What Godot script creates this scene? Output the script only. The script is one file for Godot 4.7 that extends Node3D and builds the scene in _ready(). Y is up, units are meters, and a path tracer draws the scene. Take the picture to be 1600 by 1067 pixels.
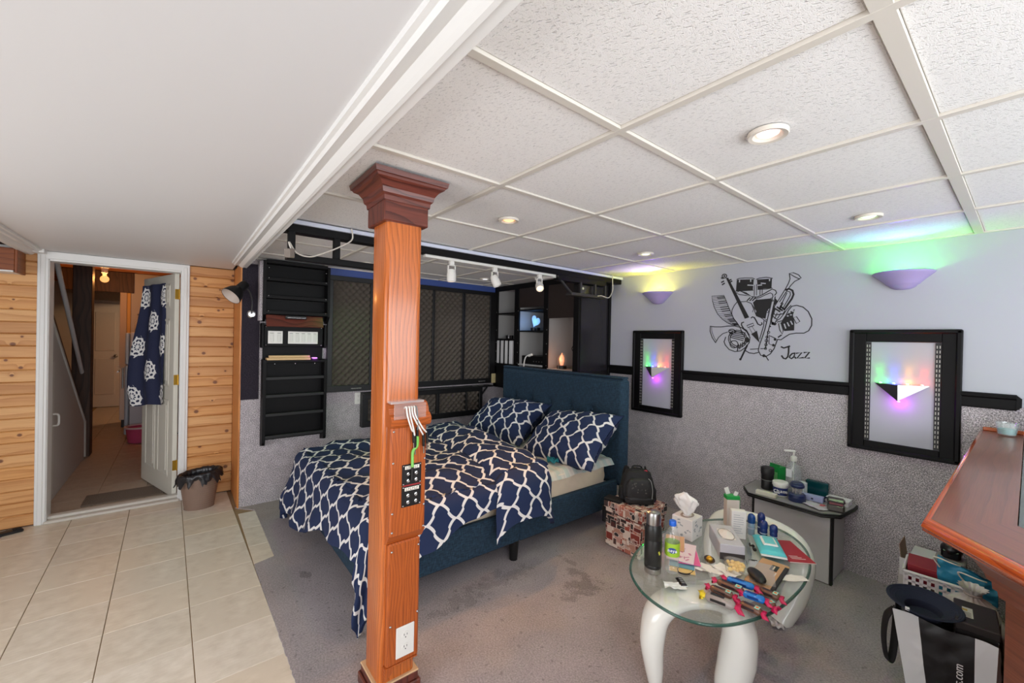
extends Node3D
# Basement bedroom: tiled entry on the left, carpeted room on the right. y up, metres, floor at 0, camera above the origin.

const CEIL := 2.135
const XR := 3.48      # right wall
const ZB := -4.19     # carpeted back wall
const ZC := -4.70     # cedar wall
var rng := RandomNumberGenerator.new()
var mats := {}
var taken := {}

func _ready() -> void:
	rng.seed = 20
	view()
	out_of_view_lights()
	make_materials()
	room()
	hallway()
	bedroom_fittings()
	bed()
	post()
	bar()
	side_cabinet()
	trunk()
	coffee_table()
	floor_clutter()
	decal()
	lamps()

# ---------------------------------------------------------------- camera, light
func view() -> void:
	var cam := Camera3D.new()
	cam.name = "camera"
	add_child(cam)
	cam.fov = rad_to_deg(2.0 * atan(533.5 / 647.82))
	cam.near = 0.05
	cam.position = Vector3(0, 1.49, 0)
	cam.basis = Basis(Vector3.UP, -0.6747) * Basis(Vector3.RIGHT, -0.0052) * Basis(Vector3.BACK, 0.0209)
	cam.current = true
	var env := Environment.new()
	env.background_mode = Environment.BG_COLOR
	env.background_color = Color(0.5, 0.55, 0.6)
	env.tonemap_mode = Environment.TONE_MAPPER_LINEAR
	env.tonemap_exposure = 1.0
	env.sdfgi_enabled = true
	env.ssao_enabled = true
	env.ssil_enabled = true
	var we := WorldEnvironment.new()
	we.name = "environment"
	we.environment = env
	add_child(we)

func out_of_view_lights() -> void:
	# lights out of view: two added fill panels and an unseen lamp
	area_light("patio_window", Vector3(1.0, 1.15, 1.80), Vector3(1.0, 1.15, -3), Vector2(4.2, 1.6), Color(0.955, 0.98, 1.0), 12.0)  # added fill from behind the camera, lights the whole room
	area_light("entry_window", Vector3(-2.05, 1.2, -1.6), Vector3(3, 1.2, -1.6), Vector2(2.6, 1.3), Color(0.98, 0.985, 1.0), 4.2)  # added fill from the left side
	omni("ceiling_fixture", Vector3(-0.35, 1.72, 0.75), Color(0.97, 0.98, 1.0), 0.38, 0.14)  # unseen bare lamp near the camera, brightens the bulkhead and near surfaces

func area_light(called: String, at: Vector3, towards: Vector3, size: Vector2, c: Color, e: float) -> void:
	var l := AreaLight3D.new()
	l.name = called + "_light"
	l.area_size = size
	l.light_color = c
	l.light_energy = e
	l.area_range = 14.0
	l.area_attenuation = 2.0
	l.shadow_enabled = true
	add_child(l)
	l.look_at_from_position(at, towards, Vector3.UP)

func omni(called: String, at: Vector3, c: Color, e: float, size := 0.03) -> void:
	var l := OmniLight3D.new()
	l.name = called + "_light"
	l.light_color = c
	l.light_energy = e
	l.light_size = size
	l.omni_range = 12.0
	l.omni_attenuation = 2.0
	l.shadow_enabled = true
	add_child(l)
	l.position = at

func spot(called: String, at: Vector3, towards: Vector3, c: Color, e: float, angle: float, size := 0.02) -> void:
	var l := SpotLight3D.new()
	l.name = called + "_light"
	l.light_color = c
	l.light_energy = e
	l.light_size = size
	l.spot_range = 10.0
	l.spot_attenuation = 2.0
	l.spot_angle = angle
	l.spot_angle_attenuation = 0.9
	l.shadow_enabled = true
	add_child(l)
	l.look_at_from_position(at, towards, Vector3(0.31, 0.9, 0.2))

# ---------------------------------------------------------------- objects and names
func numbered(called: String) -> String:
	taken[called] = taken.get(called, -1) + 1
	return called if taken[called] == 0 else "%s_%03d" % [called, taken[called]]

func thing(called: String, label: String, category: String, at := Vector3.ZERO, turn := 0.0, group := "") -> Node3D:
	var o := Node3D.new()
	o.name = numbered(called)
	add_child(o)
	o.position = at
	o.rotation.y = turn
	tag(o, label, category, group)
	return o

func tag(o: Node, label: String, category: String, group := "") -> void:
	if label: o.set_meta("label", label)
	if category: o.set_meta("category", category)
	if group: o.set_meta("group", group)

func dup(root: Node3D, at: Vector3, turn: float, label := "") -> Node3D:
	var r: Node3D = root.duplicate()
	var base := String(root.name)
	if base.substr(base.length() - 4, 1) == "_": base = base.substr(0, base.length() - 4)
	r.name = numbered(base)
	add_child(r)
	r.position = at
	r.rotation.y = turn
	if label: r.set_meta("label", label)
	return r

# one mesh, as a part of `parent` (or of the scene); world = true when it was built in world coordinates
func put(called: String, s: SurfaceTool, m: Material, parent: Node3D = self, world := false) -> MeshInstance3D:
	s.generate_normals()
	var mesh := s.commit()
	mesh.surface_set_material(0, m)
	return hang(called, mesh, parent, world)

func hang(called: String, mesh: Mesh, parent: Node3D = self, world := false) -> MeshInstance3D:
	var o := MeshInstance3D.new()
	o.mesh = mesh
	o.name = numbered(called) if parent == self else called
	parent.add_child(o, true)
	if world:
		var p: Node = parent
		while p != self and p is Node3D:
			o.position -= p.position
			p = p.get_parent()
	return o

# one small ball of its own for each place: screws, studs, knobs
func studs(called: String, places: Array, r: float, m: Material, parent: Node3D, world := false, squash := Vector3.ONE) -> void:
	var s := st()
	ball(s, Vector3.ZERO, r, 8, squash)
	s.generate_normals()
	var mesh := s.commit()
	mesh.surface_set_material(0, m)
	for p: Vector3 in places:
		var o := hang(called, mesh, parent, world)
		o.position += p

func struct(called: String, s: SurfaceTool, m: Material, parent: Node3D = self) -> MeshInstance3D:
	var o := put(called, s, m, parent)
	if parent == self: o.set_meta("kind", "structure")
	return o

# ---------------------------------------------------------------- shapes
func st() -> SurfaceTool:
	var s := SurfaceTool.new()
	s.begin(Mesh.PRIMITIVE_TRIANGLES)
	return s

func tri(s: SurfaceTool, a: Vector3, b: Vector3, c: Vector3, ua := Vector2.ZERO, ub := Vector2.ZERO, uc := Vector2.ZERO) -> void:
	s.set_uv(ua); s.add_vertex(a)
	s.set_uv(ub); s.add_vertex(b)
	s.set_uv(uc); s.add_vertex(c)

# a convex face that looks away from `ctr`; uv in metres, v along axis `g`
func face(s: SurfaceTool, p: Array, ctr: Vector3, g := 1, off := Vector2.ZERO, xf := Transform3D()) -> void:
	var n: Vector3 = (p[1] - p[0]).cross(p[2] - p[0])
	var mid := Vector3.ZERO
	for q in p: mid += q
	mid /= p.size()
	if n.dot(mid - ctr) > 0.0: p.reverse()
	var an := n.abs()
	var k := 0 if an.x >= an.y and an.x >= an.z else (1 if an.y >= an.z else 2)
	var gv := g if g != k else (2 if k == 1 else 1 if k != 1 else 0)
	if gv == k: gv = (k + 1) % 3
	var gu := 3 - gv - k
	for i in range(1, p.size() - 1):
		var t := [p[0], p[i], p[i + 1]]
		for q: Vector3 in t:
			s.set_uv(Vector2(q[gu], q[gv]) + off)
			s.add_vertex(xf * q)

# chamfered box: centre c, full size, chamfer b, grain along the longest side
func bx(s: SurfaceTool, c: Vector3, size: Vector3, b := 0.002, rot := Basis()) -> void:
	s.set_smooth_group(-1)
	var h := size * 0.5
	b = minf(b, minf(h.x, minf(h.y, h.z)) * 0.9)
	var g := 0 if size.x >= size.y and size.x >= size.z else (1 if size.y >= size.z else 2)
	var off := Vector2(rng.randf() * 3.0, rng.randf() * 3.0)
	var xf := Transform3D(rot, c)
	var z := Vector3.ZERO
	var v := func(sx: int, sy: int, sz: int, k: int) -> Vector3:
		var q := Vector3(sx * (h.x - b), sy * (h.y - b), sz * (h.z - b))
		q[k] = [sx, sy, sz][k] * h[k]
		return q
	for e in [-1, 1]:
		face(s, [v.call(e, -1, -1, 0), v.call(e, 1, -1, 0), v.call(e, 1, 1, 0), v.call(e, -1, 1, 0)], z, g, off, xf)
		face(s, [v.call(-1, e, -1, 1), v.call(1, e, -1, 1), v.call(1, e, 1, 1), v.call(-1, e, 1, 1)], z, g, off, xf)
		face(s, [v.call(-1, -1, e, 2), v.call(1, -1, e, 2), v.call(1, 1, e, 2), v.call(-1, 1, e, 2)], z, g, off, xf)
	if b <= 0.0: return
	for e in [-1, 1]:
		for f in [-1, 1]:
			face(s, [v.call(-1, e, f, 1), v.call(1, e, f, 1), v.call(1, e, f, 2), v.call(-1, e, f, 2)], z, g, off, xf)
			face(s, [v.call(e, -1, f, 0), v.call(e, 1, f, 0), v.call(e, 1, f, 2), v.call(e, -1, f, 2)], z, g, off, xf)
			face(s, [v.call(e, f, -1, 0), v.call(e, f, 1, 0), v.call(e, f, 1, 1), v.call(e, f, -1, 1)], z, g, off, xf)
			for d in [-1, 1]:
				face(s, [v.call(e, f, d, 0), v.call(e, f, d, 1), v.call(e, f, d, 2)], z, g, off, xf)

func bmm(s: SurfaceTool, lo: Vector3, hi: Vector3, b := 0.002) -> void:
	bx(s, (lo + hi) * 0.5, (hi - lo).abs(), b)

func box(lo: Vector3, hi: Vector3, b := 0.002) -> SurfaceTool:
	var s := st()
	bmm(s, lo, hi, b)
	return s

# swept tube; r is a number, or an Array of numbers or of Vector2 (half width across, half height)
func tube(s: SurfaceTool, p: Array, r, seg := 8, caps := true, upv := Vector3.UP) -> void:
	var n := p.size()
	var rings := []
	var along := 0.0
	var up := upv
	for i in n:
		var d: Vector3 = (p[mini(i + 1, n - 1)] - p[maxi(i - 1, 0)]).normalized()
		if i > 0: along += p[i].distance_to(p[i - 1])
		if absf(d.dot(up)) > 0.98: up = Vector3.RIGHT if absf(d.x) < 0.8 else Vector3.BACK
		var side := d.cross(up).normalized()
		up = side.cross(d).normalized()
		var ri = r[i] if r is Array else r
		var e: Vector2 = ri if ri is Vector2 else Vector2(ri, ri)
		var ring := []
		for k in seg:
			var a := TAU * k / seg
			ring.append(p[i] + side * (cos(a) * e.x) + up * (sin(a) * e.y))
		rings.append([ring, along])
	s.set_smooth_group(0)
	for i in n - 1:
		for k in seg:
			var k2 := (k + 1) % seg
			var u0 := float(k) / seg
			var u1 := float(k + 1) / seg
			var a: Vector3 = rings[i][0][k]
			var b: Vector3 = rings[i][0][k2]
			var c: Vector3 = rings[i + 1][0][k2]
			var d: Vector3 = rings[i + 1][0][k]
			var v0: float = rings[i][1]
			var v1: float = rings[i + 1][1]
			tri(s, a, c, d, Vector2(u0, v0), Vector2(u1, v1), Vector2(u0, v1))
			tri(s, a, b, c, Vector2(u0, v0), Vector2(u1, v0), Vector2(u1, v1))
	if caps:
		s.set_smooth_group(77)
		for k in range(1, seg - 1):
			tri(s, rings[0][0][0], rings[0][0][k + 1], rings[0][0][k])
			tri(s, rings[n - 1][0][0], rings[n - 1][0][k], rings[n - 1][0][k + 1])

# smooth curve through points
func curve(p: Array, per := 6) -> Array:
	var out := []
	for i in p.size() - 1:
		var a: Vector3 = p[maxi(i - 1, 0)]
		var d: Vector3 = p[mini(i + 2, p.size() - 1)]
		for k in per:
			out.append(p[i].cubic_interpolate(p[i + 1], a, d, float(k) / per))
	out.append(p[-1])
	return out

# turned shape: profile of (radius, y) from bottom to top; sharp corners stay sharp
func lathe(s: SurfaceTool, prof: Array, seg := 24, xf := Transform3D(), sx := 1.0, sz := 1.0, v0 := 0.0, v1 := 1.0) -> void:
	var total := 0.0
	for i in prof.size() - 1: total += prof[i].distance_to(prof[i + 1])
	var run := 0.0
	var grp := 1
	for i in prof.size() - 1:
		var a: Vector2 = prof[i]
		var b: Vector2 = prof[i + 1]
		if i > 0 and absf((a - prof[i - 1]).angle_to(b - a)) > 0.6: grp += 1
		s.set_smooth_group(grp)
		var va := lerpf(v1, v0, run / total)
		run += a.distance_to(b)
		var vb := lerpf(v1, v0, run / total)
		for k in seg:
			var t0 := TAU * k / seg
			var t1 := TAU * (k + 1) / seg
			var u0 := float(k) / seg
			var u1 := float(k + 1) / seg
			var q := [Vector3(sin(t0) * a.x * sx, a.y, cos(t0) * a.x * sz), Vector3(sin(t1) * a.x * sx, a.y, cos(t1) * a.x * sz),
				Vector3(sin(t1) * b.x * sx, b.y, cos(t1) * b.x * sz), Vector3(sin(t0) * b.x * sx, b.y, cos(t0) * b.x * sz)]
			if b.x > 1e-6: tri(s, xf * q[0], xf * q[3], xf * q[2], Vector2(u0, va), Vector2(u0, vb), Vector2(u1, vb))
			if a.x > 1e-6: tri(s, xf * q[0], xf * q[2], xf * q[1], Vector2(u0, va), Vector2(u1, vb), Vector2(u1, va))

func turned(prof: Array, seg := 24, xf := Transform3D(), sx := 1.0, sz := 1.0) -> SurfaceTool:
	var s := st()
	lathe(s, prof, seg, xf, sx, sz)
	return s

# outline in xy, pushed along z from 0 to depth
func extrude(s: SurfaceTool, poly: PackedVector2Array, depth: float, xf := Transform3D(), smooth := false) -> void:
	var p := poly.duplicate()
	if Geometry2D.is_polygon_clockwise(p): p.reverse()
	var idx := Geometry2D.triangulate_polygon(p)
	s.set_smooth_group(-1)
	for i in range(0, idx.size(), 3):
		var a := p[idx[i]]
		var b := p[idx[i + 1]]
		var c := p[idx[i + 2]]
		if (b - a).cross(c - a) < 0:
			var t := b
			b = c
			c = t
		tri(s, xf * Vector3(a.x, a.y, depth), xf * Vector3(c.x, c.y, depth), xf * Vector3(b.x, b.y, depth), a, c, b)
		tri(s, xf * Vector3(a.x, a.y, 0), xf * Vector3(b.x, b.y, 0), xf * Vector3(c.x, c.y, 0), a, b, c)
	s.set_smooth_group(5 if smooth else -1)
	var run := 0.0
	for i in p.size():
		var a := p[i]
		var b := p[(i + 1) % p.size()]
		var l := a.distance_to(b)
		var q := [xf * Vector3(a.x, a.y, 0), xf * Vector3(b.x, b.y, 0), xf * Vector3(b.x, b.y, depth), xf * Vector3(a.x, a.y, depth)]
		tri(s, q[0], q[3], q[2], Vector2(run, 0), Vector2(run, depth), Vector2(run + l, depth))
		tri(s, q[0], q[2], q[1], Vector2(run, 0), Vector2(run + l, depth), Vector2(run + l, 0))
		run += l

# a grid surface from f(i, j) -> Vector3, uv(i, j) -> Vector2
func grid(s: SurfaceTool, nu: int, nv: int, f: Callable, uvf: Callable, flip := false) -> void:
	var p := []
	var t := []
	for i in nu + 1:
		for j in nv + 1:
			p.append(f.call(i, j))
			t.append(uvf.call(i, j))
	s.set_smooth_group(0)
	for i in nu:
		for j in nv:
			var a := i * (nv + 1) + j
			var b := a + nv + 1
			if flip:
				tri(s, p[a], p[b + 1], p[b], t[a], t[b + 1], t[b])
				tri(s, p[a], p[a + 1], p[b + 1], t[a], t[a + 1], t[b + 1])
			else:
				tri(s, p[a], p[b], p[b + 1], t[a], t[b], t[b + 1])
				tri(s, p[a], p[b + 1], p[a + 1], t[a], t[b + 1], t[a + 1])

# moulding profile along z between z0 and z1: outline in xy
func along_z(s: SurfaceTool, poly: PackedVector2Array, z0: float, z1: float) -> void:
	extrude(s, poly, absf(z1 - z0), Transform3D(Basis(), Vector3(0, 0, minf(z0, z1))))

# a cylinder between two points
func rod(s: SurfaceTool, a: Vector3, b: Vector3, r: float, seg := 12) -> void:
	tube(s, [a, b], r, seg)

func ball(s: SurfaceTool, c: Vector3, r: float, seg := 12, squash := Vector3.ONE) -> void:
	var prof := []
	for i in 9: prof.append(Vector2(sin(PI * i / 8.0) * r if i % 8 else 0.0, -cos(PI * i / 8.0) * r))
	lathe(s, prof, seg, Transform3D(Basis().scaled(squash), c))

func letters(parent: Node3D, called: String, text: String, height: float, m: Material, xf: Transform3D, bold := false, depth := 0.001) -> MeshInstance3D:
	var t := TextMesh.new()
	t.text = text
	t.font_size = 40
	t.pixel_size = height / 29.0
	t.depth = depth
	t.curve_step = 1.5
	var f := SystemFont.new()
	f.font_names = PackedStringArray(["Droid Sans"])
	if bold: f.font_weight = 700
	t.font = f
	t.material = m
	var o := MeshInstance3D.new()
	o.mesh = t
	o.name = numbered(called) if parent == self else called
	parent.add_child(o, true)
	o.transform = xf
	return o

# ---------------------------------------------------------------- materials
func mat(c: Color, rough := 0.6, metal := 0.0, key := "") -> StandardMaterial3D:
	var k := "%s %.3f %.3f %s" % [c.to_html(), rough, metal, key]
	if not mats.has(k):
		var m := StandardMaterial3D.new()
		m.albedo_color = c
		m.roughness = rough
		m.metallic = metal
		mats[k] = m
	return mats[k]

func rgb(r: int, g: int, b: int) -> Color:
	return Color8(r, g, b)

func glow(c: Color, e: float) -> StandardMaterial3D:
	var m := StandardMaterial3D.new()
	m.albedo_color = Color(0.9, 0.9, 0.9)
	m.emission_enabled = true
	m.emission = c
	m.emission_energy_multiplier = e
	return m

func pane(c: Color, alpha: float, rough := 0.03) -> StandardMaterial3D:
	var m := StandardMaterial3D.new()
	m.transparency = BaseMaterial3D.TRANSPARENCY_ALPHA
	m.albedo_color = Color(c, alpha)
	m.roughness = rough
	return m

func noise(freq: float, oct := 3, sd := 1, kind := FastNoiseLite.TYPE_SIMPLEX_SMOOTH) -> FastNoiseLite:
	var n := FastNoiseLite.new()
	n.noise_type = kind
	n.frequency = freq
	n.fractal_octaves = oct
	n.seed = sd
	return n

func image(w: int, h: int, f: Callable) -> ImageTexture:
	var d := PackedByteArray()
	d.resize(w * h * 3)
	var i := 0
	for y in h:
		for x in w:
			var c: Color = f.call(x, y)
			d[i] = clampi(int(c.r * 255.0), 0, 255)
			d[i + 1] = clampi(int(c.g * 255.0), 0, 255)
			d[i + 2] = clampi(int(c.b * 255.0), 0, 255)
			i += 3
	return ImageTexture.create_from_image(Image.create_from_data(w, h, false, Image.FORMAT_RGB8, d))

func textured(t: Texture2D, scale: Vector3, rough := 0.6, tri := false) -> StandardMaterial3D:
	var m := StandardMaterial3D.new()
	m.albedo_texture = t
	m.uv1_scale = scale
	m.roughness = rough
	if tri:
		m.uv1_triplanar = true
		m.uv1_world_triplanar = true
	return m

func bumpy(m: StandardMaterial3D, t: Texture2D, cm: float) -> StandardMaterial3D:
	m.heightmap_enabled = true
	m.heightmap_texture = t
	m.heightmap_scale = cm
	return m

# wood with the grain along v; the picture repeats
func wood(light: Color, dark: Color, rings: float, sd: int, knots := 0, knot := Color.BLACK, w := 256, h := 512, bendy := 0.16, contrast := 0.75, knot_shape := Vector2(9, 9)) -> ImageTexture:
	var n1 := noise(1.0, 2, sd)
	var n2 := noise(1.0, 2, sd + 1)
	var kn := []
	var r := RandomNumberGenerator.new()
	r.seed = sd
	for i in knots: kn.append([Vector2(r.randf(), r.randf()), r.randf_range(0.5, 1.2)])
	return image(w, h, func(x: int, y: int):
		var u := float(x) / w
		var v := float(y) / h
		# a closed loop in noise space keeps the repeat without a seam along v
		var a := v * TAU
		var bend := n1.get_noise_3d(u * 1.6, cos(a) * 0.55, sin(a) * 0.55)
		var k := 0.0
		var push := 0.0
		for q in kn:
			var dx := fposmod(u - q[0].x + 0.5, 1.0) - 0.5
			var dy := fposmod(v - q[0].y + 0.5, 1.0) - 0.5
			var dd: float = sqrt(dx * dx * knot_shape.x + dy * dy * knot_shape.y) / q[1]
			k = maxf(k, smoothstep(0.105, 0.05, dd))
			push += exp(-dd * dd * 30.0) * 0.35
		var ring := fposmod((u + bend * bendy + push * 0.3) * rings, 1.0)
		var line := pow(ring, 3.0)
		var fine := n2.get_noise_3d(u * 70.0, cos(a) * 1.2, sin(a) * 1.2)
		var c := light.lerp(dark, clampf(line * contrast + fine * 0.35 + 0.1, 0.0, 1.0))
		return c.lerp(knot, k * 0.85))

func make_materials() -> void:
	mats.white_paint = mat(rgb(220, 220, 221), 0.55)
	mats.trim_white = mat(rgb(228, 228, 226), 0.4)
	mats.black = mat(rgb(13, 12, 13), 0.45)
	mats.black_matt = mat(rgb(15, 14, 15), 0.8)
	mats.black_wood = bumpy(mat(rgb(14, 13, 14), 0.5, 0.0, "w"), grain_bump(), 0.05)
	mats.black_wood.metallic_specular = 0.3
	mats.chrome = mat(rgb(200, 200, 200), 0.18, 1.0)
	mats.steel = mat(rgb(170, 168, 165), 0.3, 1.0)
	mats.white_plastic = mat(rgb(232, 230, 224), 0.35)
	mats.wall_paint = bumpy(mat(rgb(182, 183, 191), 0.75, 0.0, "wall"), noise_tex(0.02, 4, 5), 0.04)

	var oak := wood(rgb(204, 110, 46), rgb(124, 60, 24), 14.0, 11, 0, Color.BLACK, 256, 512, 0.09, 0.55)
	mats.oak = textured(oak, Vector3(4.2, 0.55, 1), 0.25)
	mats.oak.clearcoat_enabled = true
	mats.oak.clearcoat = 0.3
	mats.oak.clearcoat_roughness = 0.12
	mats.oak_panel = textured(oak, Vector3(5.5, 0.9, 1), 0.4)
	mats.oak_panel.albedo_color = rgb(232, 218, 208)
	mats.mahogany = textured(wood(rgb(112, 56, 44), rgb(64, 30, 25), 7.0, 21), Vector3(3, 0.8, 1), 0.3)
	var cedar := wood(rgb(226, 174, 116), rgb(186, 124, 66), 4.0, 31, 24, rgb(112, 66, 40), 256, 1024, 0.10, 0.6, Vector2(6, 190))
	mats.cedar = []
	for c: Color in [Color(1, 1, 1), Color(0.96, 0.93, 0.90), Color(0.99, 0.95, 0.88), Color(0.90, 0.85, 0.80)]:
		var cm := textured(cedar, Vector3(2.6, 0.42, 1), 0.5)
		cm.albedo_color = c
		mats.cedar.append(cm)
	mats.cedar_trim = textured(wood(rgb(214, 140, 72), rgb(160, 88, 36), 5.0, 41, 1, rgb(100, 56, 28)), Vector3(5, 0.6, 1), 0.4)
	mats.beam_wood = mats.cedar_trim.duplicate()
	mats.beam_wood.albedo_color = Color(0.66, 0.56, 0.52)
	mats.cherry = textured(wood(rgb(124, 70, 48), rgb(84, 43, 30), 8.0, 51, 0, Color.BLACK, 256, 512, 0.06, 0.4), Vector3(3.0, 0.5, 1), 0.3)
	mats.cherry.clearcoat_enabled = true
	mats.cherry.clearcoat = 0.25
	mats.cherry.clearcoat_roughness = 0.1
	mats.cherry_edge = textured(wood(rgb(206, 96, 30), rgb(140, 56, 16), 6.0, 53), Vector3(4.0, 0.5, 1), 0.18)
	mats.cherry_edge.clearcoat_enabled = true
	mats.cherry_edge.clearcoat = 0.5
	mats.cherry_edge.clearcoat_roughness = 0.08
	mats.dark_timber = textured(wood(rgb(86, 58, 42), rgb(44, 28, 20), 6.0, 61), Vector3(3, 0.5, 1), 0.6)
	mats.joist = textured(wood(rgb(206, 134, 70), rgb(140, 84, 38), 6.0, 63), Vector3(3, 0.5, 1), 0.6)

	# carpets
	var pile := noise_tex(0.28, 2, 71)
	var tuft := noise(0.22, 3, 72)
	var patch := noise(0.018, 3, 73)
	var wallpile := image(512, 512, func(x: int, y: int):
		var a: float = patch.get_noise_2d(x, y) * minf(1.0, 8.0 * minf(minf(x, 511 - x), minf(y, 511 - y)) / 512.0)
		var t: float = tuft.get_noise_2d(x, y)
		var l := 0.665 + a * 0.05 + t * 0.40
		return Color(l * 1.04, l * 0.995, l * 1.015))
	mats.wall_carpet = bumpy(textured(wallpile, Vector3(1.1, 1.1, 1.1), 1.0, true), pile, 0.45)
	mats.wall_carpet.uv1_world_triplanar = true
	mats.purple_carpet = bumpy(mat(rgb(42, 36, 46), 1.0, 0.0, "p"), pile, 0.6)
	mats.purple_carpet.uv1_triplanar = true
	mats.purple_carpet.uv1_world_triplanar = true
	# floor carpet with its stains: u over x 0.3..3.5, v over z -4.2..2.0
	var soil := noise(0.9, 4, 81)
	var soil2 := noise(3.2, 3, 82)
	var speck := noise(26.0, 1, 83)
	var rag := noise(11.0, 4, 86)
	var fib := noise(95.0, 2, 84)
	var spots := [[1.925, -1.66, 0.11, 0.10, 1.0], [1.99, -1.76, 0.05, 0.10, 0.9], [2.06, -1.90, 0.025, 0.10, 0.7], [1.78, -1.63, 0.05, 0.05, 0.8], [0.62, -2.78, 0.03, 0.05, 1.0], [1.55, -2.03, 0.30, 0.07, 0.6], [1.25, -1.98, 0.20, 0.06, 0.6]]
	var carpet := image(1152, 1536, func(x: int, y: int):
		var wx := 0.3 + 3.2 * x / 1152.0
		var wz := -4.2 + 4.4 * y / 1536.0
		var a: float = soil.get_noise_2d(wx, wz)
		var b: float = soil2.get_noise_2d(wx, wz)
		var f: float = fib.get_noise_2d(wx, wz)
		var l := 0.61 + a * 0.04 + b * 0.03 + f * 0.10
		var warm := smoothstep(0.0, 0.45, soil.get_noise_2d(wx * 1.1 + 7.0, wz * 1.3)) * 0.030
		var d := 0.0
		for q in spots:
			var e: float = pow((wx - q[0]) / q[2], 2.0) + pow((wz - q[1]) / q[3], 2.0)
			if e < 4.0: d = maxf(d, q[4] * smoothstep(1.3, 0.2, e + rag.get_noise_2d(wx, wz) * 1.8 + f * 0.8))
		d = d * 0.17 + smoothstep(0.72, 0.9, speck.get_noise_2d(wx, wz)) * 0.14
		l *= 1.0 - d
		return Color(l * 1.005 + warm, l * 0.955 + warm * 0.55, l * 0.965))
	mats.carpet = bumpy(textured(carpet, Vector3(1, 1, 1), 1.0), noise_tex(0.3, 2, 85), 0.0)
	mats.carpet.heightmap_enabled = false

	# stone tile
	var cloud := noise(0.012, 4, 91)
	var streak := noise(0.05, 3, 92)
	mats.tiles = []
	var stone := image(512, 512, func(x: int, y: int):
		var e: float = minf(1.0, minf(minf(x, 511 - x), minf(y, 511 - y)) / 60.0)
		var l: float = cloud.get_noise_2d(x, y) * e * 0.05 + streak.get_noise_2d(x * 0.35, y * 1.4) * e * 0.022
		return Color(0.885 + l, 0.845 + l * 1.1, 0.785 + l * 1.2))
	for c: Color in [Color(1, 1, 1), Color(0.97, 0.965, 0.955), Color(0.985, 0.97, 0.95)]:
		var m := textured(stone, Vector3(1.6, 1.6, 1), 0.35)
		m.albedo_color = c
		mats.tiles.append(m)
	mats.grout = mat(rgb(156, 130, 98), 0.9)
	mats.hall_tile = textured(stone, Vector3(1.2, 1.2, 1), 0.4)
	mats.hall_tile.albedo_color = rgb(206, 198, 192)

	# acoustic ceiling panel: fissures and pinholes
	var fis := noise(0.055, 2, 101)
	var pin := noise(0.33, 1, 102)
	var fissure := func(x: int, y: int) -> float:
		var a: float = fis.get_noise_2d(x * 0.55 + y * 0.25, y * 2.2 - x * 0.9)
		return smoothstep(0.42, 0.56, a) * 0.75 + smoothstep(0.60, 0.72, pin.get_noise_2d(x, y)) * 0.7
	var panel := image(512, 512, func(x: int, y: int):
		var l: float = 0.935 - 0.13 * fissure.call(x, y)
		return Color(l, l * 0.992, l * 0.985))
	var panel_h := image(512, 512, func(x: int, y: int):
		var l: float = 1.0 - fissure.call(x, y)
		return Color(l, l, l))
	mats.ceiling_panel = bumpy(textured(panel, Vector3(2.3, 2.3, 1), 0.9), panel_h, 0.12)
	mats.tee = mat(rgb(214, 208, 198), 0.45)

	# navy cloth with the white trellis: one repeat is 0.3 m
	var trellis := image(512, 512, func(x: int, y: int):
		return rgb(228, 226, 224) if on_trellis(x / 512.0, y / 512.0) else rgb(23, 40, 78))
	mats.trellis = textured(trellis, Vector3(1, 1, 1), 0.85)
	mats.trellis.cull_mode = BaseMaterial3D.CULL_DISABLED
	mats.trellis_small = textured(trellis, Vector3(1.65, 1.65, 1), 0.85)
	var weave := noise(0.6, 2, 111)
	var slub := noise(0.09, 2, 112)
	var denim := image(256, 256, func(x: int, y: int):
		var l: float = 1.0 + slub.get_noise_2d(x * 3.0, y * 0.25) * 0.35 + slub.get_noise_2d(x * 0.25 + 90, y * 3.0) * 0.35 + weave.get_noise_2d(x, y) * 0.15
		return Color(0.125 * l, 0.215 * l, 0.285 * l))
	mats.denim = textured(denim, Vector3(3, 3, 3), 0.95, true)
	var sheet := image(256, 256, func(x: int, y: int):
		var st_ := 0.5 + 0.5 * sin(x * TAU * 7.0 / 256.0)
		var n: float = slub.get_noise_2d(x, y * 0.4)
		var l := 0.80 + n * 0.05
		return Color(l, l * 0.99, l * 0.95).lerp(Color(0.66, 0.75, 0.73), 0.55 * smoothstep(0.45, 0.75, st_)))
	mats.sheet = textured(sheet, Vector3(1.6, 1.6, 1), 0.9)
	mats.mattress = mat(rgb(214, 196, 172), 0.85)
	# curtain: white medallions on navy, brick layout
	var med := image(256, 512, func(x: int, y: int):
		for k in 5:
			var cx: float = [0.25, 0.75, 0.75, -0.25, 1.25][k]
			var cy: float = [0.25, 0.75, -0.25, 0.75, 0.75][k]
			var dx := (x / 256.0 - cx) * 4.6
			var dy := (y / 512.0 - cy) * 4.6
			var d := sqrt(dx * dx * (1.0 + 0.5 * clampf(-dy, -0.6, 1.0)) + dy * dy * 0.9)
			if d < 0.93 + 0.07 * sin(atan2(dy, dx) * 14.0):
				var lace := sin(d * 19.0) + 0.9 * sin(atan2(dy, absf(dx)) * 9.0 + d * 7.0)
				return rgb(226, 224, 222) if lace > -0.45 else rgb(30, 36, 66)
		return rgb(30, 36, 66))
	mats.damask = textured(med, Vector3(1, 1, 1), 0.85)
	mats.damask.cull_mode = BaseMaterial3D.CULL_DISABLED

func noise_tex(freq: float, oct: int, sd: int) -> NoiseTexture2D:
	var t := NoiseTexture2D.new()
	t.width = 256
	t.height = 256
	t.seamless = true
	t.noise = noise(freq, oct, sd)
	return t

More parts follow.
